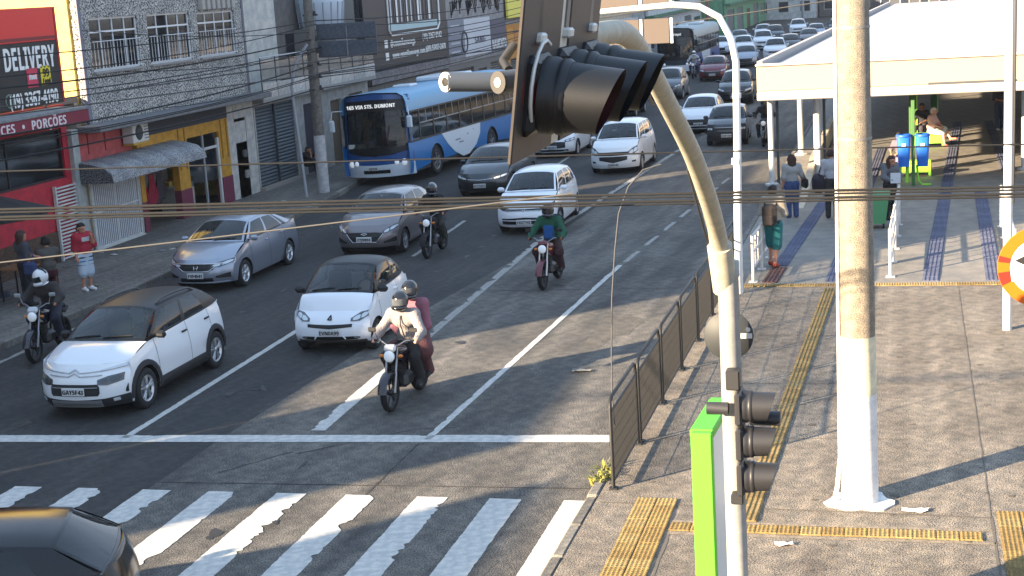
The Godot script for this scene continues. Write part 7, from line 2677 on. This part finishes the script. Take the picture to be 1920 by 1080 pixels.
	# dark sedan behind
	car({"name": "sedan_car", "L": 4.55, "W": 1.76, "H": 1.46, "fo": 0.92, "wb": 2.65, "rw": 0.32, "hf": 0.76, "hc": 0.97, "bl": 0.97, "br": 1.03, "zc": 1.18, "zt": 1.92, "zr": 3.35, "zg": 4.0, "dk": 1.06, "wr": 0.58, "paint": dkg, "wins": [[0.06, 0.42], [0.46, 0.78], [0.81, 0.88]], "plate": "GCC5E53", "py": 0.40,
		"face": [["headlight", lamp, [[0.40, 0.58, 0.63], [0.62, 0.60, 0.69], [0.82, 0.66, 0.74]], 0.012], ["grille", black, [[-0.5, 0.26, 0.50], [0, 0.26, 0.52], [0.5, 0.26, 0.50]], 0.008], ["fog_lamp", black, [[0.6, 0.32, 0.42], [0.76, 0.34, 0.46]], 0.008]],
		"bars": [[-0.40, 0.60, 0.0, 0.57, 0.014, chrome], [0.0, 0.57, 0.40, 0.60, 0.014, chrome]]}, "dark grey sedan beside the blue bus", Vector3(-12.95, 0, -47.2), 0.0).rotation.z = 0.02
	# white hatchback
	car({"name": "hatchback_car", "L": 3.85, "W": 1.68, "H": 1.55, "fo": 0.82, "wb": 2.46, "rw": 0.30, "hf": 0.82, "hc": 1.02, "bl": 1.02, "br": 1.06, "zc": 0.98, "zt": 1.66, "zr": 3.35, "zg": 3.70, "dk": 1.04, "wr": 0.58, "paint": pw2, "tint": 0.8, "wins": [[0.06, 0.42], [0.46, 0.74], [0.78, 0.92]], "plate": "FKX7142", "py": 0.36,
		"face": [["headlight", lampd, [[0.40, 0.64, 0.70], [0.60, 0.66, 0.77], [0.78, 0.73, 0.83]], 0.012], ["grille", black, [[-0.42, 0.655, 0.70], [0, 0.65, 0.70], [0.42, 0.655, 0.70]], 0.008], ["lower_grille", black, [[-0.62, 0.30, 0.45], [0, 0.29, 0.48], [0.62, 0.30, 0.45]], 0.008]],
		"bars": [[-0.40, 0.655, 0.40, 0.655, 0.008, chrome], [-0.05, 0.69, 0.0, 0.64, 0.009, chrome], [0.0, 0.64, 0.05, 0.69, 0.009, chrome], [-0.6, 0.40, 0.6, 0.40, 0.010, pw2]]}, "white hatchback right behind the green jacketed motorcyclist", Vector3(-9.8, 0, -39.75), 0.02).rotation.z = 0.015
	# white people carrier
	car({"name": "minivan_car", "L": 4.36, "W": 1.76, "H": 1.66, "fo": 0.86, "wb": 2.62, "rw": 0.31, "hf": 0.90, "hc": 1.08, "bl": 1.08, "br": 1.12, "zc": 1.0, "zt": 1.72, "zr": 3.85, "zg": 4.20, "dk": 1.1, "wr": 0.60, "paint": pw, "tint": 0.8, "wins": [[0.06, 0.36], [0.40, 0.68], [0.72, 0.93]], "plate": "FJN9D43", "py": 0.34,
		"face": [["headlight", lamp, [[0.50, 0.66, 0.76], [0.66, 0.66, 0.88], [0.80, 0.76, 0.92]], 0.012], ["grille", black, [[-0.50, 0.66, 0.76], [0, 0.64, 0.765], [0.50, 0.66, 0.76]], 0.008], ["lower_grille", black, [[-0.48, 0.50, 0.62], [0, 0.40, 0.61], [0.48, 0.50, 0.62]], 0.008], ["fog_lamp", lampd, [[0.62, 0.40, 0.45], [0.74, 0.41, 0.47]], 0.01]],
		"bars": [[-0.48, 0.70, 0.48, 0.70, 0.010, chrome], [-0.52, 0.63, 0.52, 0.63, 0.016, pw]]}, "white people carrier with a two part grille beyond the white hatchback", Vector3(-9.6, 0, -51.9), 0.0).rotation.z = 0.02
	# cars farther back share shapes
	var hat := {"name": "hatchback_car", "L": 4.0, "W": 1.72, "H": 1.48, "fo": 0.84, "wb": 2.53, "rw": 0.31, "hf": 0.78, "hc": 0.98, "bl": 0.98, "br": 1.04, "zc": 1.04, "zt": 1.74, "zr": 3.4, "zg": 3.78, "dk": 1.02, "far": true, "tint": 0.8}
	var suv := {"name": "suv_car", "L": 4.3, "W": 1.8, "H": 1.64, "fo": 0.88, "wb": 2.6, "rw": 0.34, "hf": 0.92, "hc": 1.08, "bl": 1.08, "br": 1.12, "zc": 1.12, "zt": 1.8, "zr": 3.75, "zg": 4.1, "dk": 1.1, "far": true, "tint": 0.8}
	var face := [["headlight", lamp, [[0.48, 0.60, 0.68], [0.64, 0.62, 0.72], [0.80, 0.66, 0.75]], 0.014], ["grille", black, [[-0.5, 0.40, 0.60], [0.0, 0.36, 0.62], [0.5, 0.40, 0.60]], 0.01], ["lower_grille", black, [[-0.6, 0.26, 0.33], [0.6, 0.26, 0.33]], 0.008]]
	var facs := [["headlight", lamp, [[0.48, 0.68, 0.76], [0.64, 0.70, 0.82], [0.82, 0.76, 0.86]], 0.014], ["grille", black, [[-0.46, 0.62, 0.78], [0.46, 0.62, 0.78]], 0.01], ["lower_grille", black, [[-0.6, 0.30, 0.46], [0.6, 0.30, 0.46]], 0.008]]
	var put_car := func(kind: Dictionary, fc: Array, paint: Material, label: String, x: float, z: float, plate := "", turn := 0.0, more := {}):
		var q := kind.duplicate()
		q.merge(more, true)
		q.paint = paint
		q.face = fc
		if plate:
			q.plate = plate
			q.py = 0.42
		q.bars = [[-0.44, 0.62 if fc == face else 0.72, 0.44, 0.62 if fc == face else 0.72, 0.012, chrome]]
		return car(q, label, Vector3(x, 0, z), turn)
	put_car.call(hat, face, pw, "white car half hidden behind the signal backplate", -12.95, -57.0, "FQE2B17")
	put_car.call(hat, face, blk, "black car with a double kidney grille beside the signal visor", -13.35, -72.3, "", 0.02, {"L": 4.6, "W": 1.8, "zg": 4.2, "zr": 3.6, "wb": 2.8, "bars": [], "name": "sedan_car"})
	put_car.call(hat, face, pw2, "white hatchback beyond the curved signal arm", -8.4, -64.0, "QNT3B41", 0.03)
	put_car.call({"name": "compact_car", "L": 3.65, "W": 1.6, "H": 1.45, "fo": 0.74, "wb": 2.36, "rw": 0.28, "hf": 0.84, "hc": 0.98, "bl": 0.98, "br": 1.0, "zc": 0.96, "zt": 1.5, "zr": 3.2, "zg": 3.5, "dk": 0.98, "far": true, "tint": 0.75, "lean": 0.06, "cf": 0.2, "wr": 0.6}, [["headlight", lamp, [[0.50, 0.62, 0.74], [0.72, 0.62, 0.74]], 0.014], ["grille", black, [[-0.48, 0.64, 0.73], [0.48, 0.64, 0.73]], 0.01], ["bumper", clad, [[-0.72, 0.26, 0.56], [0.0, 0.26, 0.56], [0.72, 0.26, 0.56]], 0.02]], dkg, "boxy dark green compact car by the slim white pole", -6.72, -59.0, "BQR1244", 0.05)
	put_car.call(suv, facs, blk, "black car behind the boxy compact, next to the shelter", -8.35, -77.4, "DXT8C20", 0.04)
	put_car.call(hat, face, wine, "wine red hatchback in the middle of the queue", -11.6, -95.0, "EPH2D88", 0.03)
	put_car.call(suv, facs, sm(rgb(92, 96, 102), 0.3, 0.4, {"coat": 0.6}), "grey pickup sized car left of the wine red hatchback", -12.5, -82.0, "", 0.02)
	put_car.call(hat, face, silver, "silver hatchback behind the black car in the queue", -10.9, -107.6, "", 0.05)
	put_car.call(suv, facs, pw, "white tall car right of the silver hatchback far back", -9.3, -113.0, "", 0.06)
	var farl := ["pale car in the third far row of the queue", "dark car in the third far row of the queue", "white car near the pale pillars far back", "grey car behind the white tall car", "dark car in the last visible rows", "silver car in the last visible rows", "white car at the very end of the queue"]
	var farp := [pw, blk, pw2, greyp, dkg, silver, pw]
	var farxy := [[-12.4, -120.5], [-8.9, -122.5], [-11.6, -129.0], [-8.0, -132.0], [-11.6, -140.5], [-8.0, -143.0], [-10.4, -154.0]]
	farl += ["white hatchback at the left of the third far row", "dark hatchback close to the shelter gutter far back", "silver car left of the last rows", "black car right of the last rows", "pale car between the last rows"]
	farp += [pw2, blk, silver, dkg, pw]
	farxy += [[-14.8, -125.0], [-6.0, -119.0], [-14.4, -137.0], [-6.4, -150.0], [-13.4, -149.0]]
	for k in 12:
		put_car.call(hat if k % 2 else suv, face if k % 2 else facs, farp[k], farl[k], farxy[k][0], farxy[k][1], "", 0.07)
	# black car entering at the lower left corner
	car({"name": "hatchback_car", "L": 4.1, "W": 1.74, "H": 1.50, "fo": 0.84, "wb": 2.55, "rw": 0.31, "hf": 0.80, "hc": 1.0, "bl": 1.0, "br": 1.06, "zc": 1.06, "zt": 1.76, "zr": 3.4, "zg": 3.88, "dk": 1.06, "wr": 0.60, "paint": sm(rgb(8, 8, 10), 0.16), "tint": 0.6, "smoked": true, "plate": "FZK5H10",
		"face": face}, "glossy black hatchback cut off by the lower left corner", Vector3(-9.6, 0, -12.3), -1.2)
	# buses
	var blue := sm(rgb(16, 108, 172), 0.35, 0.0, {"coat": 0.4})
	var bl2 := sm(rgb(30, 76, 134), 0.35, 0.0, {"coat": 0.4})
	var bw := sm(rgb(206, 214, 220), 0.4, 0.0, {"coat": 0.3})
	var sk := sm(rgb(104, 156, 190), 0.4)
	var b := bus("blue and white city bus pulling up at the left kerb", Vector3(-17.1, 0, -54.2), -0.09, {"upper": sk, "lower": blue, "white": bw, "front": bl2, "header": bl2, "sign": "165 VIA STS. DUMONT", "mirrorm": bw})
	b.rotation.z = 0.035
	b.position.y = 0.03
	var teal := sm(rgb(40, 52, 60), 0.4)
	b = bus("dark city bus farther back behind the curved signal arm", Vector3(-14.6, 0, -105.5), -0.03, {"upper": sm(rgb(150, 160, 160), 0.5), "lower": sm(rgb(30, 62, 130), 0.4), "white": bw, "front": teal, "header": sm(rgb(30, 34, 38), 0.4), "sign": "177 ITAJAÍ", "plate": "DBC7711", "lit": 0.03})

# ------------------------------------------------------------------ people
func cloth(c: Color) -> StandardMaterial3D:
	return sm(c, 0.92, 0.0, {"bump": "coarse", "bs": 1.2, "size": 0.9})

func build_people() -> void:
	var skin1 := sm(rgb(176, 122, 96), 0.65)
	var skin2 := sm(rgb(126, 82, 62), 0.65)
	var skin3 := sm(rgb(206, 156, 130), 0.65)
	var jean := cloth(rgb(58, 74, 116))
	var darkc := cloth(rgb(34, 33, 36))
	var hairb := sm(rgb(30, 24, 22), 0.8)
	var hairbr := sm(rgb(58, 34, 26), 0.8)
	var whitec := cloth(rgb(180, 180, 180))
	var shoe := sm(rgb(40, 38, 40), 0.8)
	var shoew := sm(rgb(210, 208, 206), 0.8)
	# two on the front motorcycle
	var p1 := Vector3(-7.87, 0, -22.2)
	motorcycle("motorcycle carrying two people beside the white microcar", p1, -0.05, {"paint": sm(rgb(30, 22, 34), 0.25, 0.0, {"coat": 0.6}), "cowl": sm(rgb(190, 192, 194), 0.3), "lit": 0.03})
	var st0: SurfaceTool
	var r1 := human("rider in a pale cream jacket steering the front motorcycle", p1, -0.05, rider_joints(0.10, 1.03), {"top": cloth(rgb(138, 132, 132)), "bottom": darkc, "shoe": shoe, "skin": skin3, "long_sleeve": true, "loose": 0.024, "helmet": sm(rgb(18, 18, 20), 0.15, 0.0, {"coat": 0.8}), "visor": sm(rgb(120, 124, 130), 0.08, 0.6), "cell": 0.02}, "riders")
	st0 = ST()
	tube(st0, [Vector3(0, 1.40, 0.0), Vector3(0, 1.25, 0.02), Vector3(0, 1.02, -0.12)], 0.010, 5)
	obj("zip", st0, darkc, r1)
	st0 = ST()
	var col := []
	for k in 13:
		var a := TAU * k / 12
		col.append(Vector3(sin(a) * 0.085, 1.47, -0.11 + cos(a) * 0.085))
	tube(st0, col, 0.026, 6, false)
	obj("collar", st0, cloth(rgb(120, 114, 114)), r1)
	var PJ := rider_joints(0.10, 1.07, -0.36)
	for k in PJ:
		if k != "haL" and k != "haR":
			PJ[k] += Vector3(0.03, 0.04, 0.0)
	PJ.elL = Vector3(-0.27, 1.14, -0.42)
	PJ.elR = Vector3(0.28, 1.14, -0.42)
	PJ.haL = Vector3(-0.20, 1.04, -0.34)
	PJ.haR = Vector3(0.20, 1.04, -0.34)
	human("passenger in a pink top and mauve skirt behind the cream rider", p1, -0.05, PJ, {"top": cloth(rgb(142, 90, 104)), "bottom": cloth(rgb(98, 60, 62)), "shoe": shoe, "skin": skin1, "long_sleeve": true, "loose": 0.02, "flare": 3.0, "helmet": sm(rgb(22, 22, 24), 0.2, 0.0, {"coat": 0.7}), "visor": sm(rgb(90, 94, 100), 0.08, 0.5), "cell": 0.02}, "riders")
	# green jacket rider
	var p2 := Vector3(-7.6, 0, -31.5)
	motorcycle("small red motorcycle ridden by the green jacketed person", p2, -0.03, {"paint": sm(rgb(96, 26, 34), 0.3, 0.0, {"coat": 0.5}), "forkm": sm(rgb(196, 190, 190), 0.3, 0.8), "lit": 0.03})
	human("rider in a green jacket over blue on the red motorcycle", p2, -0.03, rider_joints(0.06, 1.02), {"top": cloth(rgb(28, 80, 60)), "bottom": cloth(rgb(58, 34, 38)), "shoe": shoe, "skin": skin2, "long_sleeve": true, "loose": 0.022, "flare": 1.6, "helmet": sm(rgb(26, 26, 30), 0.2, 0.0, {"coat": 0.7})}, "riders")
	var st := ST()
	box(st, Vector3(0, 1.14, -0.04), Vector3(0.24, 0.34, 0.10), 0.045, Basis(Vector3(1, 0, 0), -0.1))
	var bib := obj("blue_bag", st, cloth(rgb(30, 82, 140)))
	bib.position = p2
	tag(bib, "blue chest bag worn over the green jacket", "bag")
	st = ST()
	box(st, Vector3(0.06, 1.22, -0.48), Vector3(0.40, 0.50, 0.24), 0.10)
	var bpk := obj("backpack", st, cloth(rgb(28, 28, 36)))
	bpk.position = p2
	tag(bpk, "dark backpack on the back of the green jacketed rider", "backpack")
	# rider beside the grey hatchback
	var p3 := Vector3(-11.48, 0, -35.4)
	motorcycle("black motorcycle beside the grey brown hatchback", p3, 0.0, {"paint": darkc, "cowl": sm(rgb(40, 40, 44), 0.3), "lit": 0.03})
	human("rider in black beside the grey brown hatchback", p3, 0.0, rider_joints(0.12, 1.02), {"top": darkc, "bottom": cloth(rgb(40, 42, 38)), "shoe": shoe, "skin": skin1, "long_sleeve": true, "loose": 0.02, "helmet": sm(rgb(24, 24, 26), 0.15, 0.0, {"coat": 0.8}), "helmet2": sm(rgb(196, 196, 198), 0.4)}, "riders")
	# rider at far left
	var p4 := Vector3(-16.12, 0, -25.1)
	motorcycle("dark motorcycle at the left kerb beside the white crossover", p4, 0.12, {"paint": sm(rgb(22, 24, 36), 0.25, 0.0, {"coat": 0.6}), "cowl": sm(rgb(200, 202, 206), 0.3), "mirrorm": sm(rgb(170, 172, 174), 0.3, 0.5), "lit": 0.03})
	human("rider in a dark jacket with black and white helmet at the left kerb", p4, 0.12, rider_joints(0.2, 0.97), {"top": cloth(rgb(50, 46, 46)), "bottom": cloth(rgb(36, 38, 52)), "shoe": shoe, "skin": skin1, "long_sleeve": true, "loose": 0.026, "look": Basis(Vector3(0, 1, 0), -0.7) * Basis(Vector3(1, 0, 0), 0.3), "helmet": sm(rgb(214, 214, 216), 0.3, 0.0, {"coat": 0.5}), "helmet2": sm(rgb(28, 28, 30), 0.4)}, "riders")
	# distant riders
	var p5 := Vector3(-5.2, 0, -57.4)
	motorcycle("dark motorcycle glimpsed behind the first shelter posts", p5, 0.0, {"lit": 0.03})
	human("rider in black glimpsed behind the first shelter posts", p5, 0.0, rider_joints(0.12), {"top": darkc, "bottom": darkc, "shoe": shoe, "skin": skin1, "long_sleeve": true, "helmet": sm(rgb(24, 24, 26), 0.3), "cell": 0.03}, "riders")
	var p6 := Vector3(-13.2, 0, -97.2)
	motorcycle("motorcycle between the dark bus and the wine red hatchback", p6, 0.0, {"lit": 0.03})
	human("rider in a white shirt and white helmet by the wine red hatchback", p6, 0.0, rider_joints(0.08), {"top": whitec, "bottom": jean, "shoe": shoe, "skin": skin1, "long_sleeve": true, "helmet": sm(rgb(226, 226, 226), 0.3), "cell": 0.03}, "riders")
	# ---- platform
	var J := base_joints(1.78)
	J.elL = Vector3(-0.25, 1.18, 0.04)
	J.haL = Vector3(-0.12, 1.12, 0.26)
	J.elR = Vector3(0.26, 1.18, 0.04)
	J.haR = Vector3(0.12, 1.14, 0.26)
	J.kneeR = Vector3(0.10, 0.52, 0.10)
	J.ankR = Vector3(0.09, 0.10, 0.02)
	J.toeR = Vector3(0.10, 0.04, 0.20)
	J.kneeL = Vector3(-0.08, 0.50, -0.03)
	J.ankL = Vector3(-0.07, 0.10, -0.16)
	J.toeL = Vector3(-0.08, 0.04, 0.02)
	human("man in teal shorts and dark backpack walking away on the platform", Vector3(-2.8, 0.15, -32.3), PI - 0.25, J, {"top": cloth(rgb(160, 150, 136)), "bottom": cloth(rgb(30, 104, 106)), "shoe": sm(rgb(150, 60, 44), 0.8), "skin": skin1, "long_leg": false, "loose": 0.024, "flare": 1.3, "hair": hairb, "w": 1.04, "cell": 0.02}, "people waiting on the platform")
	var bp := thing("backpack", "dark grey backpack on the man in teal shorts", "backpack", Vector3(-2.8, 0.15, -32.3), PI - 0.25)
	st = ST()
	box(st, Vector3(0, 1.18, -0.23), Vector3(0.32, 0.48, 0.2), 0.08)
	obj("sack", st, cloth(rgb(48, 42, 40)), bp)
	st = ST()
	box(st, Vector3(0, 1.08, -0.34), Vector3(0.24, 0.22, 0.06), 0.03)
	obj("pocket", st, cloth(rgb(40, 34, 34)), bp)
	for sx in [-0.13, 0.13]:
		st = ST()
		tube(st, [Vector3(sx, 1.38, -0.16), Vector3(sx, 1.50, -0.04), Vector3(sx, 1.44, 0.12), Vector3(sx, 1.1, 0.15), Vector3(sx * 1.2, 1.0, -0.12)], 0.022, 6)
		obj("strap", st, cloth(rgb(30, 30, 32)), bp)
	J = base_joints(1.62)
	J.elL = Vector3(-0.27, 1.08, -0.02)
	J.haL = Vector3(-0.30, 0.86, 0.08)
	human("woman with long dark hair, striped top and jeans under the shelter", Vector3(-2.88, 0.15, -39.0), PI + 0.35, J, {"top": cloth(rgb(150, 148, 146)), "bottom": jean, "shoe": shoew, "skin": skin1, "hair": hairbr, "hair_len": 0.26, "w": 1.05, "cell": 0.022}, "people waiting on the platform")
	var wb := thing("shoulder_bag", "dark shoulder bag with brown cardigan hanging from the woman", "bag", Vector3(-2.88, 0.15, -39.0), PI + 0.35)
	st = ST()
	box(st, Vector3(-0.34, 0.88, 0.0), Vector3(0.14, 0.26, 0.3), 0.05)
	obj("sack", st, cloth(rgb(40, 32, 34)), wb)
	st = ST()
	tube(st, [Vector3(-0.34, 1.0, -0.1), Vector3(-0.2, 1.36, -0.02), Vector3(-0.34, 1.0, 0.1)], 0.018, 5)
	obj("strap", st, cloth(rgb(90, 70, 60)), wb)
	J = base_joints(1.76)
	human("man in a white shirt and dark trousers carrying a black bag", Vector3(-1.86, 0.15, -38.8), PI - 0.1, J, {"top": cloth(rgb(166, 166, 170)), "bottom": cloth(rgb(50, 46, 46)), "shoe": shoew, "skin": skin1, "hair": hairbr, "cell": 0.022}, "people waiting on the platform")
	var db := thing("duffel_bag", "black duffel bag held by the man in the white shirt", "bag", Vector3(-2.2, 1.05, -38.8))
	st = ST()
	lathe(st, [Vector2(0, -0.24), Vector2(0.12, -0.23), Vector2(0.16, -0.15), Vector2(0.17, 0.0), Vector2(0.16, 0.15), Vector2(0.12, 0.23), Vector2(0, 0.24)], 14, Transform3D(Basis(Vector3(1, 0, 0), 0.4), Vector3.ZERO))
	obj("sack", st, sm(rgb(36, 32, 44), 0.85), db)
	st = ST()
	tube(st, [Vector3(-0.02, 0.12, 0.12), Vector3(0.06, 0.4, 0.05), Vector3(0.2, 0.55, 0.0), Vector3(0.06, 0.4, -0.05), Vector3(-0.02, 0.12, -0.12)], 0.014, 5)
	obj("handle", st, darkc, db)
	# person in grey bending over a paper, behind the concrete pole
	J = base_joints(1.66)
	J.neck = Vector3(-0.05, 1.38, 0.08)
	J.head = Vector3(-0.06, 1.50, 0.15)
	J.elL = Vector3(-0.26, 1.10, 0.08)
	J.haL = Vector3(-0.18, 1.02, 0.3)
	J.elR = Vector3(0.22, 1.10, 0.10)
	J.haR = Vector3(0.06, 1.02, 0.3)
	human("person with long dark hair in grey, holding a paper by the green container", Vector3(-0.42, 0.15, -38.4), 0.7, J, {"top": cloth(rgb(96, 98, 104)), "bottom": darkc, "shoe": shoe, "skin": skin1, "hair": hairbr, "hair_len": 0.22, "long_sleeve": true, "cell": 0.024}, "people waiting on the platform")
	st = ST()
	box(st, Vector3.ZERO, Vector3(0.24, 0.004, 0.3), 0.0, Basis(Vector3(1, 0, 0), 0.9))
	var pp := obj("paper_sheet", st, whitec)
	pp.position = Vector3(-0.28, 1.24, -38.05)
	tag(pp, "white sheet of paper held by the person in grey", "paper")
	# seated figures
	var sit := func(h: float) -> Dictionary:
		return {"hipL": Vector3(-0.10, 0.52, 0), "hipR": Vector3(0.10, 0.52, 0), "kneeL": Vector3(-0.12, 0.53, 0.42), "kneeR": Vector3(0.12, 0.53, 0.42), "ankL": Vector3(-0.12, 0.09, 0.48), "ankR": Vector3(0.12, 0.09, 0.40), "toeL": Vector3(-0.13, 0.035, 0.64), "toeR": Vector3(0.13, 0.035, 0.57), "pel": Vector3(0, 0.56, -0.03), "waist": Vector3(0, 0.72, -0.04), "chest": Vector3(0, 0.92 * h, 0.0), "neck": Vector3(0, 1.08 * h, 0.02), "head": Vector3(0, 1.23 * h, 0.06), "shL": Vector3(-0.18, 1.03 * h, 0.0), "shR": Vector3(0.18, 1.03 * h, 0.0), "elL": Vector3(-0.25, 0.80, 0.12), "elR": Vector3(0.25, 0.80, 0.12), "haL": Vector3(-0.12, 0.70, 0.32), "haR": Vector3(0.10, 0.72, 0.34)}
	var JS: Dictionary = sit.call(1.0)
	JS.kneeR = Vector3(0.04, 0.62, 0.42)
	JS.ankR = Vector3(-0.02, 0.30, 0.66)
	JS.toeR = Vector3(0.0, 0.30, 0.84)
	human("white haired elder in a pale pink top sitting on the lime bench", Vector3(0.85, 0.13, -53.9), 1.2, JS, {"top": cloth(rgb(226, 184, 172)), "bottom": cloth(rgb(206, 214, 206)), "shoe": sm(rgb(190, 120, 96), 0.8), "skin": skin3, "hair": cloth(rgb(224, 216, 200)), "long_leg": false, "w": 1.1, "cell": 0.024}, "people sitting under the shelter")
	human("dark haired person in black sitting behind the white haired elder", Vector3(0.55, 0.13, -55.6), -0.4, sit.call(1.02), {"top": darkc, "bottom": cloth(rgb(60, 58, 62)), "shoe": shoe, "skin": skin2, "hair": hairb, "cell": 0.03}, "people sitting under the shelter")
	human("person in patterned mauve clothes sitting beside the blue litter bins", Vector3(-0.2, 0.13, -46.6), -0.5, sit.call(0.98), {"top": cloth(rgb(104, 92, 104)), "bottom": cloth(rgb(150, 132, 150)), "shoe": sm(rgb(160, 110, 90), 0.8), "skin": skin1, "hair": hairb, "hair_len": 0.12, "cell": 0.026}, "people sitting under the shelter")
	J = base_joints(1.76)
	J.elL = Vector3(-0.26, 1.16, 0.06)
	J.haL = Vector3(-0.06, 1.12, 0.26)
	J.elR = Vector3(0.26, 1.16, 0.06)
	J.haR = Vector3(0.06, 1.14, 0.28)
	human("person in a dark tee and jeans standing under the roof at right", Vector3(3.32, 0.15, -58.4), 0.5, J, {"top": cloth(rgb(52, 40, 44)), "bottom": cloth(rgb(40, 52, 78)), "shoe": shoew, "skin": skin1, "hair": hairb, "cell": 0.026}, "people waiting on the platform")
	# ---- left footpath
	J = base_joints(1.56)
	J.elR = Vector3(0.22, 1.06, 0.1)
	J.haR = Vector3(0.10, 1.28, 0.22)
	var tee := human("person in a red and white tee and blue striped shorts by the bar gate", Vector3(-18.4, 0.14, -30.5), 1.1, J, {"top": cloth(rgb(156, 36, 52)), "bottom": cloth(rgb(176, 188, 200)), "shoe": shoew, "skin": skin1, "hair": hairb, "long_leg": false, "loose": 0.028, "flare": 1.2, "w": 1.05, "cell": 0.022}, "people on the left footpath")
	for k in 4:
		for sx in [-1.0, 1.0]:
			st = ST()
			var pts := []
			var yy := 0.80 - k * 0.09
			for j in 17:
				var a := TAU * j / 16
				pts.append(Vector3(sx * 0.09 + cos(a) * (0.112 - 0.004 * k), yy, 0.01 + sin(a) * (0.112 - 0.004 * k)))
			tube(st, pts, 0.016, 5, false)
			obj("shorts_stripe", st, sm(rgb(62, 108, 150) if k % 2 else rgb(44, 52, 66), 0.9), tee)
	st = ST()
	box(st, Vector3(0, 1.22, 0.15), Vector3(0.22, 0.10, 0.02), 0.008)
	obj("tee_print", st, whitec, tee)
	J = base_joints(1.68)
	J.elR = Vector3(0.20, 1.12, 0.2)
	J.haR = Vector3(0.16, 1.02, 0.42)
	human("long haired person in grey top and dark trousers standing at the left edge", Vector3(-18.95, 0.14, -28.9), 2.6, J, {"top": cloth(rgb(62, 64, 70)), "bottom": cloth(rgb(30, 30, 36)), "shoe": shoe, "skin": skin1, "hair": hairbr, "hair_len": 0.3, "cell": 0.022}, "people on the left footpath")
	var sb := thing("shoulder_bag", "blue bag slung at the hip of the long haired person", "bag", Vector3(-18.7, 1.0, -28.75))
	st = ST()
	box(st, Vector3(0, 0, 0), Vector3(0.32, 0.3, 0.14), 0.05)
	obj("sack", st, cloth(rgb(52, 64, 104)), sb)
	st = ST()
	tube(st, [Vector3(-0.14, 0.12, 0), Vector3(-0.2, 0.55, -0.05), Vector3(-0.1, 0.6, -0.15), Vector3(0.14, 0.12, 0)], 0.016, 5)
	obj("strap", st, cloth(rgb(44, 54, 88)), sb)
	human("person in a dark red skirt sitting at the cafe table", Vector3(-19.1, 0.12, -30.1), -2.4, sit.call(1.0), {"top": cloth(rgb(88, 84, 80)), "bottom": cloth(rgb(70, 24, 34)), "shoe": shoe, "skin": skin1, "hair": hairb, "cell": 0.024}, "people on the left footpath")
	human("person in dark clothes and white shoes sitting at the left frame edge", Vector3(-20.0, 0.12, -28.75), 0.9, sit.call(1.0), {"top": cloth(rgb(58, 48, 46)), "bottom": darkc, "shoe": shoew, "skin": skin2, "hair": hairb, "cell": 0.024}, "people on the left footpath")
	JS = sit.call(0.94)
	for k in JS:
		JS[k] = JS[k] * Vector3(1, 0.78, 1)
	JS.elL = Vector3(-0.16, 0.55, 0.3)
	JS.haL = Vector3(-0.05, 0.78, 0.2)
	human("person in dark clothes crouching by the grey roller shutter", Vector3(-21.05, 0.2, -50.7), 1.3, JS, {"top": cloth(rgb(40, 32, 36)), "bottom": darkc, "shoe": shoe, "skin": skin1, "hair": hairb, "cell": 0.028}, "people on the left footpath")
	# drivers seen through the glass
	var drv := func(label: String, at: Vector3, turn: float, top: Color, seat: float):
		var D: Dictionary = sit.call(1.0)
		D.haL = Vector3(-0.14, 0.92, 0.42)
		D.haR = Vector3(0.14, 0.92, 0.42)
		D.kneeL = Vector3(-0.14, 0.60, 0.36)
		D.kneeR = Vector3(0.14, 0.60, 0.36)
		human(label, at + Basis(Vector3(0, 1, 0), turn) * Vector3(0.36, -0.08, seat), turn, D, {"top": sm(top, 0.9), "bottom": darkc, "shoe": shoe, "skin": skin1, "hair": hairb, "cell": 0.03}, "drivers")
	drv.call("driver of the white microcar in a pale top", Vector3(-10.32, 0.05, -26.45), 0.02, rgb(170, 160, 150), -0.28)
	drv.call("driver of the white crossover in a blue top", Vector3(-12.97, 0.12, -22.80), 0.0, rgb(70, 84, 110), -0.05)
	drv.call("driver of the silver sedan in a pale shirt", Vector3(-15.72, 0.0, -32.90), 0.0, rgb(190, 186, 180), 0.05)
